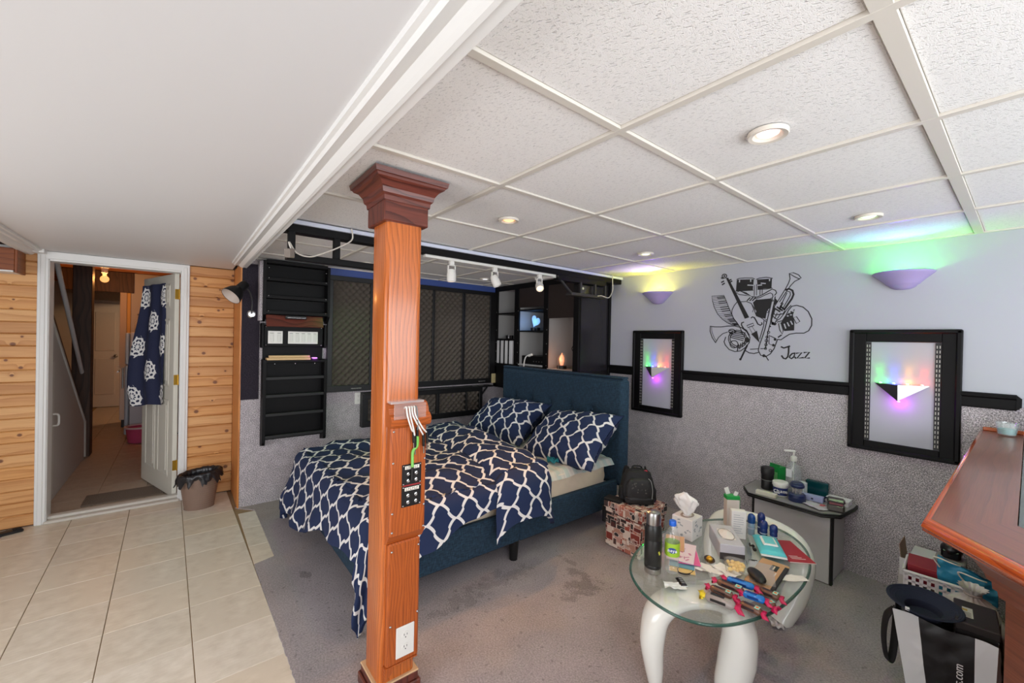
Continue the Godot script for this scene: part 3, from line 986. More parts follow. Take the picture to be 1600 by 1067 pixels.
func wall_rack() -> void:
	var m: Material = mats.black_wood
	var t := thing("wall_rack", "tall black wall rack of narrow shelves with white switches halfway up", "rack", Vector3(0.80, 0.52, ZB))
	var z0 := ZB
	var s: SurfaceTool
	# upper case, its sides cut away at an angle below
	put("back_board", box(Vector3(0.55, 1.62, z0), Vector3(1.075, 2.118, z0 + 0.012), 0.001), m, t, true)
	for x: float in [0.545, 1.060]:
		s = st()
		var side := PackedVector2Array([Vector2(0, 1.60), Vector2(0.05, 1.60), Vector2(0.12, 1.66), Vector2(0.12, 2.118), Vector2(0, 2.118)])
		extrude(s, side, 0.022, Transform3D(Basis(Vector3(0, 0, 1), Vector3(0, 1, 0), Vector3(-1, 0, 0)), Vector3(x + 0.022, 0, z0)))
		put("side_panel", s, m, t, true)
	for y: float in [1.665, 1.80, 1.952, 2.100]:
		s = st()
		bmm(s, Vector3(0.567, y, z0 + 0.01), Vector3(1.06, y + 0.014, z0 + 0.115), 0.002)
		bmm(s, Vector3(0.567, y, z0 + 0.105), Vector3(1.06, y + 0.03, z0 + 0.119), 0.002)
		put("shelf", s, m, t, true)
	for y: float in [1.82, 1.972, 2.06, 1.69]: studs("screw", [Vector3(0.585, y, z0 + 0.121), Vector3(1.045, y, z0 + 0.121)], 0.005, mats.chrome, t, true)
	# sloped red-brown flap with its pull
	s = st()
	bx(s, Vector3(0.797, 1.608, z0 + 0.115), Vector3(0.455, 0.105, 0.012), 0.002, Basis(Vector3.RIGHT, -0.35))
	put("flap", s, mats.mahogany, t, true)
	s = st()
	bx(s, Vector3(0.797, 1.642, z0 + 0.135), Vector3(0.17, 0.030, 0.012), 0.004)
	put("pull_plate", s, mats.black, t, true)
	s = st()
	tube(s, [Vector3(0.725, 1.638, z0 + 0.148), Vector3(0.870, 1.638, z0 + 0.148)], 0.004, 8)
	put("pull", s, mats.chrome, t, true)
	# switch panel
	s = st()
	bmm(s, Vector3(0.558, 1.385, z0), Vector3(1.032, 1.568, z0 + 0.095), 0.004)
	put("switch_box", s, m, t, true)
	for x: float in [0.540, 1.040]: put("side_rail", box(Vector3(x, 1.372, z0), Vector3(x + 0.016, 1.585, z0 + 0.115), 0.002), m, t, true)
	studs("screw", [Vector3(0.572, 1.555, z0 + 0.096), Vector3(1.018, 1.555, z0 + 0.096), Vector3(0.572, 1.398, z0 + 0.096), Vector3(1.018, 1.398, z0 + 0.096)], 0.005, mats.chrome, t, true)
	for q in [[0.588, 0.700, 2], [0.742, 0.986, 5]]:
		put("switch_plate", box(Vector3(q[0], 1.410, z0 + 0.094), Vector3(q[1], 1.520, z0 + 0.101), 0.002), mats.white_plastic, t, true)
		for k in q[2]:
			var cx: float = lerpf(q[0], q[1], (k + 0.5) / q[2])
			put("rocker", box(Vector3(cx - 0.014, 1.428, z0 + 0.100), Vector3(cx + 0.014, 1.492, z0 + 0.105), 0.002), mat(rgb(222, 220, 214), 0.35), t, true)
			put("switch_slot", box(Vector3(cx - 0.014, 1.499, z0 + 0.100), Vector3(cx + 0.014, 1.504, z0 + 0.103), 0.001), mat(rgb(150, 148, 144), 0.4), t, true)
	# gap and the lower rack
	put("back_board", box(Vector3(0.56, 0.56, z0), Vector3(1.05, 1.39, z0 + 0.012), 0.001), m, t, true)
	for x: float in [0.552, 1.042]:
		s = st()
		var side := PackedVector2Array([Vector2(0, 0.515), Vector2(0.11, 0.535), Vector2(0.12, 0.56), Vector2(0.12, 1.27), Vector2(0, 1.27)])
		extrude(s, side, 0.024, Transform3D(Basis(Vector3(0, 0, 1), Vector3(0, 1, 0), Vector3(-1, 0, 0)), Vector3(x + 0.024, 0, z0)))
		put("side_panel", s, m, t, true)
	for y: float in [0.590, 0.780, 0.942, 1.095]:
		s = st()
		bmm(s, Vector3(0.576, y, z0 + 0.01), Vector3(1.042, y + 0.012, z0 + 0.11), 0.002)
		bmm(s, Vector3(0.576, y, z0 + 0.100), Vector3(1.042, y + 0.026, z0 + 0.114), 0.002)
		put("shelf", s, mat(rgb(20, 19, 20), 0.55), t, true)
	put("shelf", box(Vector3(0.576, 1.245, z0 + 0.008), Vector3(1.045, 1.266, z0 + 0.125), 0.003), m, t, true)
	studs("screw", [Vector3(0.64, 1.235, z0 + 0.121), Vector3(0.80, 1.235, z0 + 0.121), Vector3(0.96, 1.235, z0 + 0.121)], 0.006, mats.chrome, t, true)
	# grey carpeted batten left of it
	s = st()
	bmm(s, Vector3(0.520, 1.605, z0), Vector3(0.5445, 2.118, z0 + 0.10), 0.003)
	put("carpeted_side", s, mats.wall_carpet, t, true)
	s = st()
	bmm(s, Vector3(0.580, 1.266, z0 + 0.04), Vector3(0.925, 1.286, z0 + 0.118), 0.002)
	bmm(s, Vector3(0.600, 1.286, z0 + 0.05), Vector3(0.925, 1.306, z0 + 0.09), 0.002)
	tag(put("wooden_batten", s, mat(rgb(222, 184, 136), 0.6)), "pale wooden batten lying on the middle ledge of the black wall rack", "batten")
	var pl := thing("purple_light", "small glowing purple light at the right end of the wooden batten", "light", Vector3(0.962, 1.266, z0 + 0.085))
	put("light_case", box(Vector3(-0.032, 0, -0.025), Vector3(0.032, 0.012, 0.025), 0.004), mats.black, pl)
	put("light_strip", box(Vector3(-0.022, 0.011, -0.01), Vector3(0.022, 0.022, 0.027), 0.004), glow(Color(0.75, 0.1, 0.9), 0.8), pl)
	omni("purple_light", Vector3(0.962, 1.281, z0 + 0.135), Color(0.8, 0.2, 1.0), 0.004, 0.01)

func egg_crate(x0: float, x1: float, y0: float, y1: float, z: float) -> SurfaceTool:
	var s := st()
	var p := 0.0105
	var nx := int((x1 - x0) / p)
	var ny := int((y1 - y0) / p)
	grid(s, nx, ny, func(i: int, j: int):
		var x := x0 + (x1 - x0) * i / nx
		var y := y0 + (y1 - y0) * j / ny
		return Vector3(x, y, z + 0.026 + 0.018 * sin(x * TAU / 0.066) * sin(y * TAU / 0.066)), func(i: int, j: int): return Vector2(i, j), true)
	return s

func foam_wall() -> void:
	var m: Material = mats.black
	var foam := mat(rgb(84, 76, 68), 0.95)
	var z0 := ZB
	var t := thing("acoustic_panel_frame", "large black frame holding four upright panels of egg-crate foam on the back wall", "panel", Vector3(2.1, 0.96, z0))
	var cols := [[1.130, 1.492], [1.535, 2.185], [2.212, 2.572], [2.608, 2.968]]
	for c in cols: put("foam_panel", egg_crate(c[0], c[1], 1.005, 2.030, z0), foam, t, true)
	put("top_rail", box(Vector3(1.085, 2.018, z0), Vector3(3.06, 2.064, z0 + 0.045), 0.003), m, t, true)
	put("bottom_rail", box(Vector3(1.085, 0.948, z0), Vector3(3.10, 1.010, z0 + 0.045), 0.003), m, t, true)
	for q in [[1.085, 1.132], [1.488, 1.538], [2.183, 2.214], [2.570, 2.610], [2.966, 3.06]]:
		put("stile", box(Vector3(q[0], 1.005, z0), Vector3(q[1], 2.020, z0 + 0.043), 0.003), m, t, true)
	for x: float in [1.36, 2.86]:
		var s := st()
		bmm(s, Vector3(x - 0.05, 0.972, z0 + 0.044), Vector3(x + 0.05, 0.980, z0 + 0.05), 0.001)
		for k in 4: ball(s, Vector3(x - 0.036 + 0.024 * k, 0.976, z0 + 0.05), 0.006, 8)
		put("catch", s, mats.steel, t, true)
	var l := thing("low_foam_frame", "low black frame with foam panes and a narrow ledge on the wall beside the bed", "panel", Vector3(2.1, 0.58, z0))
	for c in [[1.470, 1.86], [1.88, 2.245], [2.275, 2.628], [2.642, 2.818]]: put("foam_panel", egg_crate(c[0], c[1], 0.640, 0.872, z0 + 0.01), foam, l, true)
	put("bottom_rail", box(Vector3(1.415, 0.582, z0), Vector3(2.86, 0.642, z0 + 0.07), 0.003), m, l, true)
	put("top_rail", box(Vector3(1.415, 0.862, z0), Vector3(2.86, 0.912, z0 + 0.07), 0.003), m, l, true)
	for q in [[1.415, 1.474], [2.243, 2.277], [2.626, 2.644], [2.816, 2.86]]:
		put("stile", box(Vector3(q[0], 0.64, z0), Vector3(q[1], 0.864, z0 + 0.068), 0.003), m, l, true)
	put("ledge", box(Vector3(1.415, 0.912, z0), Vector3(2.98, 0.930, z0 + 0.12), 0.004), m, l, true)
	var s := st()
	tube(s, [Vector3(2.865, 0.82, z0 + 0.05), Vector3(2.945, 0.912, z0 + 0.05)], 0.010, 6)
	put("brace", s, m, l, true)
	for x: float in [2.72, 2.80]:
		s = st()
		bmm(s, Vector3(x - 0.03, 0.929, z0 + 0.09), Vector3(x + 0.03, 0.936, z0 + 0.125), 0.001)
		put("catch", s, mats.steel, l, true)

func shelf_unit() -> void:
	var xf := 3.06
	var t := thing("corner_shelf_unit", "black-fronted built-in shelf unit of three bays behind the bed headboard", "shelves", Vector3(3.27, 0, -3.45))
	var grey := mat(rgb(186, 184, 182), 0.6)
	var m: Material = mats.black_wood
	var brown := mat(rgb(44, 34, 30), 0.45)
	# lining and backs
	put("back_panel", box(Vector3(XR - 0.015, 0.9, ZB), Vector3(XR, 2.10, -2.74), 0.0), grey, t, true)
	put("side_lining", box(Vector3(xf + 0.03, 0.9, ZB + 0.001), Vector3(XR - 0.01, 2.10, ZB + 0.012), 0.0), grey, t, true)
	var uprights := [[-4.19, -4.125], [-3.792, -3.708], [-3.292, -3.222], [-2.800, -2.745]]
	for u in uprights:
		if u[0] > -4.0: put("divider", box(Vector3(xf + 0.012, 0.9, u[0] + 0.01), Vector3(XR - 0.01, 2.10, u[1] - 0.01), 0.0), grey, t, true)
		put("front_stile", box(Vector3(xf, 0.9, u[0]), Vector3(xf + 0.022, 2.105, u[1]), 0.002), m, t, true)
		for y: float in [1.215, 1.34, 1.45, 1.60, 1.82]: studs("screw", [Vector3(xf - 0.001, y, u[1] - 0.012)], 0.004, mats.steel, t, true)
	put("head_rail", box(Vector3(xf - 0.002, 2.076, ZB), Vector3(xf + 0.024, 2.133, -2.745), 0.002), m, t, true)
	# bay 1
	put("shelf", box(Vector3(xf + 0.004, 1.790, -4.13), Vector3(XR - 0.012, 1.808, -3.78), 0.001), m, t, true)
	put("shelf", box(Vector3(xf - 0.002, 1.476, -4.15), Vector3(XR - 0.012, 1.496, -3.78), 0.001), m, t, true)
	put("shelf", box(Vector3(xf - 0.002, 1.160, -4.15), Vector3(XR - 0.012, 1.195, -3.78), 0.001), m, t, true)
	put("skirt", box(Vector3(xf, 0.9, -4.16), Vector3(xf + 0.02, 1.162, -3.78), 0.001), m, t, true)
	# bay 2
	put("upper_panel", box(Vector3(xf + 0.004, 1.858, -3.712), Vector3(xf + 0.018, 2.08, -3.288), 0.001), brown, t, true)
	put("shelf", box(Vector3(xf + 0.006, 1.818, -3.712), Vector3(XR - 0.012, 1.834, -3.29), 0.001), m, t, true)
	put("shelf", box(Vector3(xf + 0.002, 1.578, -3.712), Vector3(XR - 0.012, 1.594, -3.29), 0.001), m, t, true)
	put("shelf", box(Vector3(xf + 0.002, 1.195, -3.712), Vector3(XR - 0.012, 1.21, -3.29), 0.001), grey, t, true)
	put("equipment_box", box(Vector3(xf + 0.06, 1.21, -3.71), Vector3(XR - 0.04, 1.305, -3.30), 0.002), m, t, true)
	put("inner_panel", box(Vector3(3.20, 1.30, -3.318), Vector3(XR - 0.02, 1.575, -3.306), 0.001), brown, t, true)
	var s := st()
	for k in 4: studs("control_knob", [Vector3(xf + 0.059, 1.245, -3.50 + 0.045 * k)], 0.007, mat(rgb(70, 68, 66), 0.4), t, true)
	# bay 3
	put("upper_panel", box(Vector3(xf + 0.004, 1.722, -3.226), Vector3(xf + 0.018, 2.08, -2.796), 0.001), brown, t, true)
	put("shelf", box(Vector3(xf + 0.002, 1.172, -3.226), Vector3(XR - 0.012, 1.19, -2.796), 0.001), grey, t, true)
	put("white_board", box(Vector3(XR - 0.040, 1.455, -3.20), Vector3(XR - 0.016, 1.545, -3.0), 0.002), mat(rgb(214, 212, 208), 0.5), t, true)
	put("white_board", box(Vector3(XR - 0.036, 1.18, -3.15), Vector3(XR - 0.018, 1.75, -3.09), 0.002), mat(rgb(220, 218, 214), 0.5), t, true)
	put("white_board", box(Vector3(XR - 0.042, 1.18, -3.20), Vector3(XR - 0.014, 1.27, -2.98), 0.002), mat(rgb(210, 208, 204), 0.5), t, true)
	s = st()
	tube(s, curve([Vector3(3.44, 1.66, -3.02), Vector3(3.43, 1.62, -3.06), Vector3(3.43, 1.60, -3.12), Vector3(3.43, 1.55, -3.16)], 5), 0.005, 6)
	tube(s, curve([Vector3(3.43, 1.45, -3.17), Vector3(3.42, 1.40, -3.20), Vector3(3.42, 1.34, -3.16), Vector3(3.42, 1.25, -3.14), Vector3(3.40, 1.19, -3.17)], 5), 0.005, 6)
	tube(s, curve([Vector3(3.43, 1.38, -3.19), Vector3(3.42, 1.35, -3.12), Vector3(3.42, 1.28, -3.13), Vector3(3.36, 1.195, -3.10), Vector3(3.25, 1.195, -3.16)], 5), 0.004, 6)
	put("loose_wire", s, mats.black, t, true)
	s = st()
	for k in 3: tube(s, curve([Vector3(3.30 + 0.03 * k, 1.195, -3.12), Vector3(3.22, 1.20, -3.0 + 0.03 * k), Vector3(3.28, 1.21, -2.92 - 0.02 * k), Vector3(3.34, 1.195, -2.86)], 5), 0.004, 6)
	put("green_wire", s, mat(rgb(84, 120, 84), 0.5), t, true)
	s = st()
	lathe(s, [Vector2(0, 0), Vector2(0.035, 0), Vector2(0.036, 0.03), Vector2(0.015, 0.04), Vector2(0, 0.04)], 16, Transform3D(Basis(Vector3.BACK, PI / 2), Vector3(XR - 0.02, 1.68, -3.06)))
	put("speaker_knob", s, mats.black, t, true)
	# closed end cupboard
	put("end_panel", box(Vector3(3.022, 0.9, -2.760), Vector3(XR, 2.10, -2.735), 0.002), mat(rgb(40, 38, 42), 0.22), t, true)
	put("end_stile", box(Vector3(3.000, 0.9, -2.80), Vector3(3.034, 2.105, -2.725), 0.003), m, t, true)
	put("end_stile", box(Vector3(3.452, 0.9, -2.76), Vector3(XR, 2.105, -2.715), 0.003), m, t, true)
	put("end_rail", box(Vector3(3.022, 0.9, -2.755), Vector3(3.46, 1.19, -2.727), 0.003), mats.black, t, true)
	put("end_rail", box(Vector3(3.022, 2.06, -2.755), Vector3(3.46, 2.133, -2.724), 0.003), m, t, true)
	# four white sleeves in bay 1
	for k in 4:
		var z := -4.135 + 0.083 * k
		var sl := put("white_sleeve", box(Vector3(xf + 0.004, 1.196, z), Vector3(xf + 0.24, 1.474, z + 0.058), 0.004), mat(rgb(206, 204, 204), 0.6))
		tag(sl, ["white upright sleeve nearest the back corner in the lowest left bay of the shelf unit", "second white sleeve from the back corner in the shelf unit", "third white sleeve from the back corner in the shelf unit", "white upright sleeve beside the black divider in the left bay"][k], "sleeve", "white sleeves in the shelf unit")
		if k: put("shelf_slat", box(Vector3(xf, 1.19, z - 0.02), Vector3(xf + 0.2, 1.48, z - 0.006), 0.001), m, t, true)
	var d := thing("desk_timer", "small black device with a bright face above the white sleeves", "device", Vector3(3.15, 1.496, -3.985))
	put("device_body", box(Vector3(-0.02, 0, -0.055), Vector3(0.02, 0.042, 0.055), 0.004), mats.black, d)
	put("device_face", box(Vector3(-0.024, 0.004, -0.012), Vector3(-0.018, 0.050, 0.012), 0.002), mats.chrome, d)
	# heart lamp
	var h := thing("heart_lamp", "heart-shaped acrylic night lamp glowing blue on the middle shelf", "lamp", Vector3(3.20, 1.594, -3.572))
	put("lamp_base", box(Vector3(-0.03, 0, -0.055), Vector3(0.03, 0.036, 0.055), 0.006), mats.black, h)
	put("base_strip", box(Vector3(-0.034, 0.0, -0.010), Vector3(-0.029, 0.034, 0.010), 0.001), mats.steel, h)
	var hp := PackedVector2Array()
	for k in 40:
		var a := TAU * k / 40
		var q := Vector2(pow(sin(a), 3.0) * 16.0, 13.0 * cos(a) - 5.0 * cos(2 * a) - 2.0 * cos(3 * a) - cos(4 * a))
		hp.append(q.rotated(-0.45) * 0.0046 + Vector2(0.0, 0.105))
	s = st()
	extrude(s, hp, 0.006, Transform3D(Basis(Vector3(0, 0, 1), Vector3(0, 1, 0), Vector3(-1, 0, 0)), Vector3(0.003, 0.005, 0)))
	put("glowing_heart", s, glow(Color(0.22, 0.62, 0.95), 0.34), h)
	omni("heart_lamp", Vector3(3.14, 1.70, -3.572), Color(0.3, 0.65, 1.0), 0.010, 0.04)
	# filament lamp
	var b := thing("filament_lamp", "small lamp with a glowing orange bulb shape in the right bay", "lamp", Vector3(3.15, 1.19, -3.088))
	put("lamp_base", turned([Vector2(0, 0), Vector2(0.052, 0), Vector2(0.052, 0.034), Vector2(0, 0.036)], 20), mats.black, b)
	put("base_strip", box(Vector3(-0.056, 0.0, -0.008), Vector3(-0.050, 0.034, 0.008), 0.001), mats.steel, b)
	put("glass_dome", turned([Vector2(0.040, 0.036), Vector2(0.046, 0.07), Vector2(0.047, 0.11), Vector2(0.036, 0.145), Vector2(0.012, 0.168), Vector2(0, 0.170)], 20), pane(Color(1, 1, 1), 0.06), b)
	put("glowing_bulb", turned([Vector2(0, 0.036), Vector2(0.016, 0.037), Vector2(0.026, 0.08), Vector2(0.027, 0.115), Vector2(0.014, 0.145), Vector2(0.006, 0.150), Vector2(0.005, 0.166), Vector2(0, 0.168)], 16), glow(Color(1.0, 0.52, 0.16), 0.9), b)
	omni("filament_lamp", Vector3(3.06, 1.30, -3.088), Color(1.0, 0.6, 0.25), 0.008, 0.03)
	# white plug on its cable
	var pg := thing("white_charger", "white plug hanging off its cable in front of the middle bay", "charger", Vector3(3.2, 1.21, -3.72))
	s = st()
	bx(s, Vector3(2.99, 1.322, -3.41), Vector3(0.03, 0.026, 0.062), 0.007, Basis(Vector3.RIGHT, -0.3))
	put("plug", s, mats.white_plastic, pg, true)
	s = st()
	tube(s, curve([Vector3(2.99, 1.318, -3.44), Vector3(2.99, 1.30, -3.485), Vector3(2.99, 1.25, -3.51), Vector3(2.985, 1.17, -3.515)], 6), 0.007, 8)
	put("cable", s, mats.white_plastic, pg, true)

func ceiling_truss() -> void:
	var m: Material = mats.black_wood
	var t := thing("ceiling_truss", "long black beam across the ceiling with ladder-like hanging frames at both ends", "beam", Vector3(1.9, CEIL, -2.62))
	put("pale_strip", box(Vector3(0.44, 2.112, -2.592), Vector3(3.475, 2.1345, -2.575), 0.001), mat(rgb(206, 212, 228), 0.5), t, true)
	put("main_beam", box(Vector3(0.44, 2.066, -2.66), Vector3(3.475, 2.1345, -2.592), 0.003), m, t, true)
	put("lower_rail", box(Vector3(0.452, 1.909, -2.625), Vector3(1.235, 1.946, -2.58), 0.003), m, t, true)
	for x: float in [0.480, 0.722, 0.98]: put("upright", box(Vector3(x - 0.018, 1.94, -2.62), Vector3(x + 0.018, 2.07, -2.585), 0.002), m, t, true)
	var grey := mat(rgb(44, 42, 42), 0.5)
	put("lower_rail", box(Vector3(2.745, 1.900, -2.66), Vector3(3.235, 1.928, -2.585), 0.003), grey, t, true)
	put("beam_drop", box(Vector3(2.58, 2.020, -2.655), Vector3(3.235, 2.070, -2.588), 0.003), m, t, true)
	for x: float in [2.872, 3.075, 3.222]: put("upright", box(Vector3(x - 0.010, 1.92, -2.61), Vector3(x + 0.010, 2.03, -2.585), 0.002), grey, t, true)
	var s := st()
	tube(s, [Vector3(2.572, 2.06, -2.60), Vector3(2.76, 1.914, -2.60)], 0.012, 6)
	put("slanted_brace", s, grey, t, true)
	s = st()
	bx(s, Vector3(0.462, 1.938, -2.55), Vector3(0.035, 0.050, 0.045), 0.004, Basis(Vector3(0.3, 1, 0.2).normalized(), 0.5))
	put("end_bracket", s, mat(rgb(128, 118, 110), 0.6), t, true)
	var cb := st()
	tube(cb, curve([Vector3(0.795, 2.134, -2.56), Vector3(0.80, 2.07, -2.565), Vector3(0.73, 2.015, -2.565), Vector3(0.64, 1.965, -2.565), Vector3(0.57, 1.935, -2.562), Vector3(0.50, 1.945, -2.555), Vector3(0.46, 2.0, -2.555), Vector3(0.47, 1.96, -2.55)], 8), 0.0045, 6)
	tag(put("white_cable", cb, mat(rgb(206, 200, 190), 0.5)), "thin white cable looping from the ceiling to the left end of the black truss", "cable")
	cb = st()
	tube(cb, curve([Vector3(3.275, 2.134, -2.55), Vector3(3.29, 2.07, -2.56), Vector3(3.30, 1.99, -2.565), Vector3(3.25, 1.915, -2.57), Vector3(3.15, 1.925, -2.575), Vector3(3.09, 1.918, -2.575)], 8), 0.0045, 6)
	tag(put("white_cable", cb, mat(rgb(206, 200, 190), 0.5)), "thin pale cable curling round the right end of the black truss", "cable")
	var sp := thing("ceiling_speaker", "black box with a small round pale lens standing in the right-hand truss frame", "speaker", Vector3(2.98, 1.928, -2.655))
	put("speaker_case", box(Vector3(-0.08, 0.0, -0.06), Vector3(0.08, 0.088, 0.028), 0.004), mats.black, sp)
	put("case_front", box(Vector3(-0.072, 0.004, 0.027), Vector3(0.0, 0.08, 0.032), 0.002), mat(rgb(58, 58, 54), 0.5), sp)
	s = st()
	ball(s, Vector3(-0.045, 0.052, 0.034), 0.013, 12, Vector3(1, 1, 0.5))
	put("lens", s, mat(rgb(232, 230, 206), 0.2), sp)
	# track with three heads
	var tr := thing("lighting_track", "white ceiling track with three spotlight heads under the black beam", "track", Vector3(1.9, 2.06, -2.63))
	put("track_rail", box(Vector3(1.31, 2.046, -2.645), Vector3(2.57, 2.0665, -2.610), 0.003), mats.white_plastic, tr, true)
	put("track_rail_end", box(Vector3(2.54, 2.040, -2.86), Vector3(2.60, 2.066, -2.62), 0.003), mats.white_plastic, tr, true)
	var hd := [[1.527, Vector3(0.0, -1, 0.05), "left spotlight head of the white track, pointing straight down"], [1.915, Vector3(0.32, -0.9, 0.3), "middle spotlight head of the white track, unlit and tilted"], [2.388, Vector3(-0.42, -0.62, 0.62), "right spotlight head of the white track, glaring orange white"]]
	for k in 3:
		var x: float = hd[k][0]
		var h := thing("track_spotlight", hd[k][2], "spotlight", Vector3(x, 2.046, -2.628), 0.0, "track spotlights")
		put("adapter", box(Vector3(-0.018, -0.030, -0.014), Vector3(0.018, 0.0, 0.014), 0.003), mats.white_plastic, h)
		for e in [-1, 1]: put("yoke_arm", box(Vector3(e * 0.028 - 0.003, -0.095, -0.008), Vector3(e * 0.028 + 0.003, -0.026, 0.008), 0.001), mats.white_plastic, h)
		put("yoke_bridge", box(Vector3(-0.031, -0.034, -0.008), Vector3(0.031, -0.026, 0.008), 0.001), mats.white_plastic, h)
		var d: Vector3 = hd[k][1].normalized()
		var xfm := Transform3D(Basis(Quaternion(Vector3.UP, -d)), Vector3(0, -0.088, 0))
		var can := st()
		lathe(can, [Vector2(0.026, -0.058), Vector2(0.029, -0.060), Vector2(0.033, -0.056), Vector2(0.034, -0.01), Vector2(0.028, 0.02), Vector2(0.024, 0.028), Vector2(0, 0.028)], 20, xfm)
		lathe(can, [Vector2(0.027, -0.02), Vector2(0.026, -0.058)], 20, xfm)
		put("can", can, mats.white_plastic, h)
		var lens := st()
		lathe(lens, [Vector2(0, -0.040), Vector2(0.018, -0.042), Vector2(0.0265, -0.036), Vector2(0.026, -0.02), Vector2(0, -0.018)], 18, xfm)
		put("lamp_face", lens, [glow(Color(1.0, 0.80, 0.55), 1.6), mat(rgb(210, 206, 200), 0.3), glow(Color(1.0, 0.72, 0.42), 6.0)][k], h)
		if k != 1: spot("track_spotlight", h.position + Vector3(0, -0.088, 0) + d * 0.062, h.position + Vector3(0, -0.088, 0) + d * 2.0, Color(1.0, 0.72, 0.45), [0.5, 0.9][0 if k == 0 else 1], 42.0, 0.02)

# ---------------------------------------------------------------- bed
func cloth_at(X: float, Z: float, top: float, lift: float, n: FastNoiseLite) -> Vector3:
	# lays a flat sheet over the bed: what reaches past the edges bends down and flares a little
	var x0 := 0.785
	var zn := -2.135
	var zf := -3.655
	var d := Vector2(maxf(0.0, x0 - X), maxf(0.0, Z - zn) - maxf(0.0, zf - Z))
	var base := Vector3(maxf(X, x0), top, clampf(Z, zf, zn))
	var l := d.length()
	var puff := n.get_noise_2d(X * 1.0, Z * 1.0) * 0.042 + n.get_noise_2d(X * 2.9 + 5.0, Z * 2.9) * 0.018
	if l < 1e-5:
		var rim := minf(minf(X - x0, zn - Z), Z - zf)
		return base + Vector3(0, lift + puff + 0.03 * smoothstep(0.0, 0.30, rim), 0)
	var dir := Vector3(-d.x, 0, d.y) / l
	var r := 0.085 + lift
	var bend := minf(l / r, PI / 2)
	var fall := maxf(0.0, l - r * PI / 2)
	var ang := atan2(d.y, d.x)
	var along := X * 1.0 if d.x < 0.02 else Z
	var wave := sin(along * 17.0 + ang * 9.0) * 0.018 + n.get_noise_2d(X * 3.0, Z * 3.0) * 0.02
	var p := base + dir * (sin(bend) * r - 0.035 + (0.06 + wave) * smoothstep(0.0, 0.35, fall) + 0.07 * fall)
	p.y += lift - r * (1.0 - cos(bend)) - fall + puff * 0.6 * (1.0 - bend / PI * 2.0)
	return p

func lookup(x: float, table: Array) -> float:
	if x <= table[0][0]: return table[0][1]
	for i in table.size() - 1:
		if x <= table[i + 1][0]:
			return lerpf(table[i][1], table[i + 1][1], smoothstep(0.0, 1.0, (x - table[i][0]) / (table[i + 1][0] - table[i][0])))
	return table[-1][1]

func sheet_mesh(nx: int, nz: int, f: Callable, per: float, thick: float) -> SurfaceTool:
	# f(a, b) -> [cloth x, cloth z, point]; closed with an underside a little inside
	var p := []
	var uv := []
	for i in nx + 1:
		for j in nz + 1:
			var r: Array = f.call(float(i) / nx, float(j) / nz)
			p.append(r[2])
			uv.append(Vector2(r[0], r[1]) / per)
	var w := nz + 1
	var nrm := []
	for i in nx + 1:
		for j in nz + 1:
			var a: Vector3 = p[mini(i + 1, nx) * w + j] - p[maxi(i - 1, 0) * w + j]
			var b: Vector3 = p[i * w + mini(j + 1, nz)] - p[i * w + maxi(j - 1, 0)]
			nrm.append(b.cross(a).normalized())
	var s := st()
	s.set_smooth_group(0)
	for i in nx:
		for j in nz:
			var a := i * w + j
			var b := a + w
			tri(s, p[a], p[b + 1], p[a + 1], uv[a], uv[b + 1], uv[a + 1])
			tri(s, p[a], p[b], p[b + 1], uv[a], uv[b], uv[b + 1])
	s.set_smooth_group(1)
	for i in nx:
		for j in nz:
			var a := i * w + j
			var b := a + w
			var q := [a, b, b + 1, a + 1].map(func(k): return p[k] - nrm[k] * thick)
			tri(s, q[0], q[3], q[2], uv[a], uv[a + 1], uv[b + 1])
			tri(s, q[0], q[2], q[1], uv[a], uv[b + 1], uv[b])
	s.set_smooth_group(2)
	var rim := []
	for j in nz: rim.append([j, j + 1])
	for i in nx: rim.append([i * w + nz, (i + 1) * w + nz])
	for j in nz: rim.append([nx * w + nz - j, nx * w + nz - j - 1])
	for i in nx: rim.append([(nx - i) * w, (nx - i - 1) * w])
	for e in rim:
		var a: int = e[0]
		var b: int = e[1]
		tri(s, p[a], p[b], p[b] - nrm[b] * thick, uv[a], uv[b], uv[b])
		tri(s, p[a], p[b] - nrm[b] * thick, p[a] - nrm[a] * thick, uv[a], uv[b], uv[a])
	return s

func pillow_mesh(w: float, h: float, thick: float, sd: int) -> SurfaceTool:
	var s := st()
	var n := noise(1.3, 2, sd)
	var m := 26
	for side in [1, -1]:
		grid(s, m, m, func(i: int, j: int):
			var u := -1.0 + 2.0 * i / m
			var v := -1.0 + 2.0 * j / m
			var body := pow(maxf(0.0, (1.0 - pow(absf(u), 2.6)) * (1.0 - pow(absf(v), 2.6))), 0.55)
			var pinch := 1.0 - 0.10 * (1.0 - u * u) * absf(v) * absf(v)
			var pinch2 := 1.0 - 0.12 * (1.0 - v * v) * u * u
			return Vector3(u * w * 0.5 * pinch2, v * h * 0.5 * pinch, side * (thick * 0.5 * body * (1.0 + 0.22 * n.get_noise_2d(u * 1.5, v * 1.5 + side)) + 0.002)), func(i: int, j: int): return Vector2(i * w / m, j * h / m) / 0.30, side > 0)
	return s

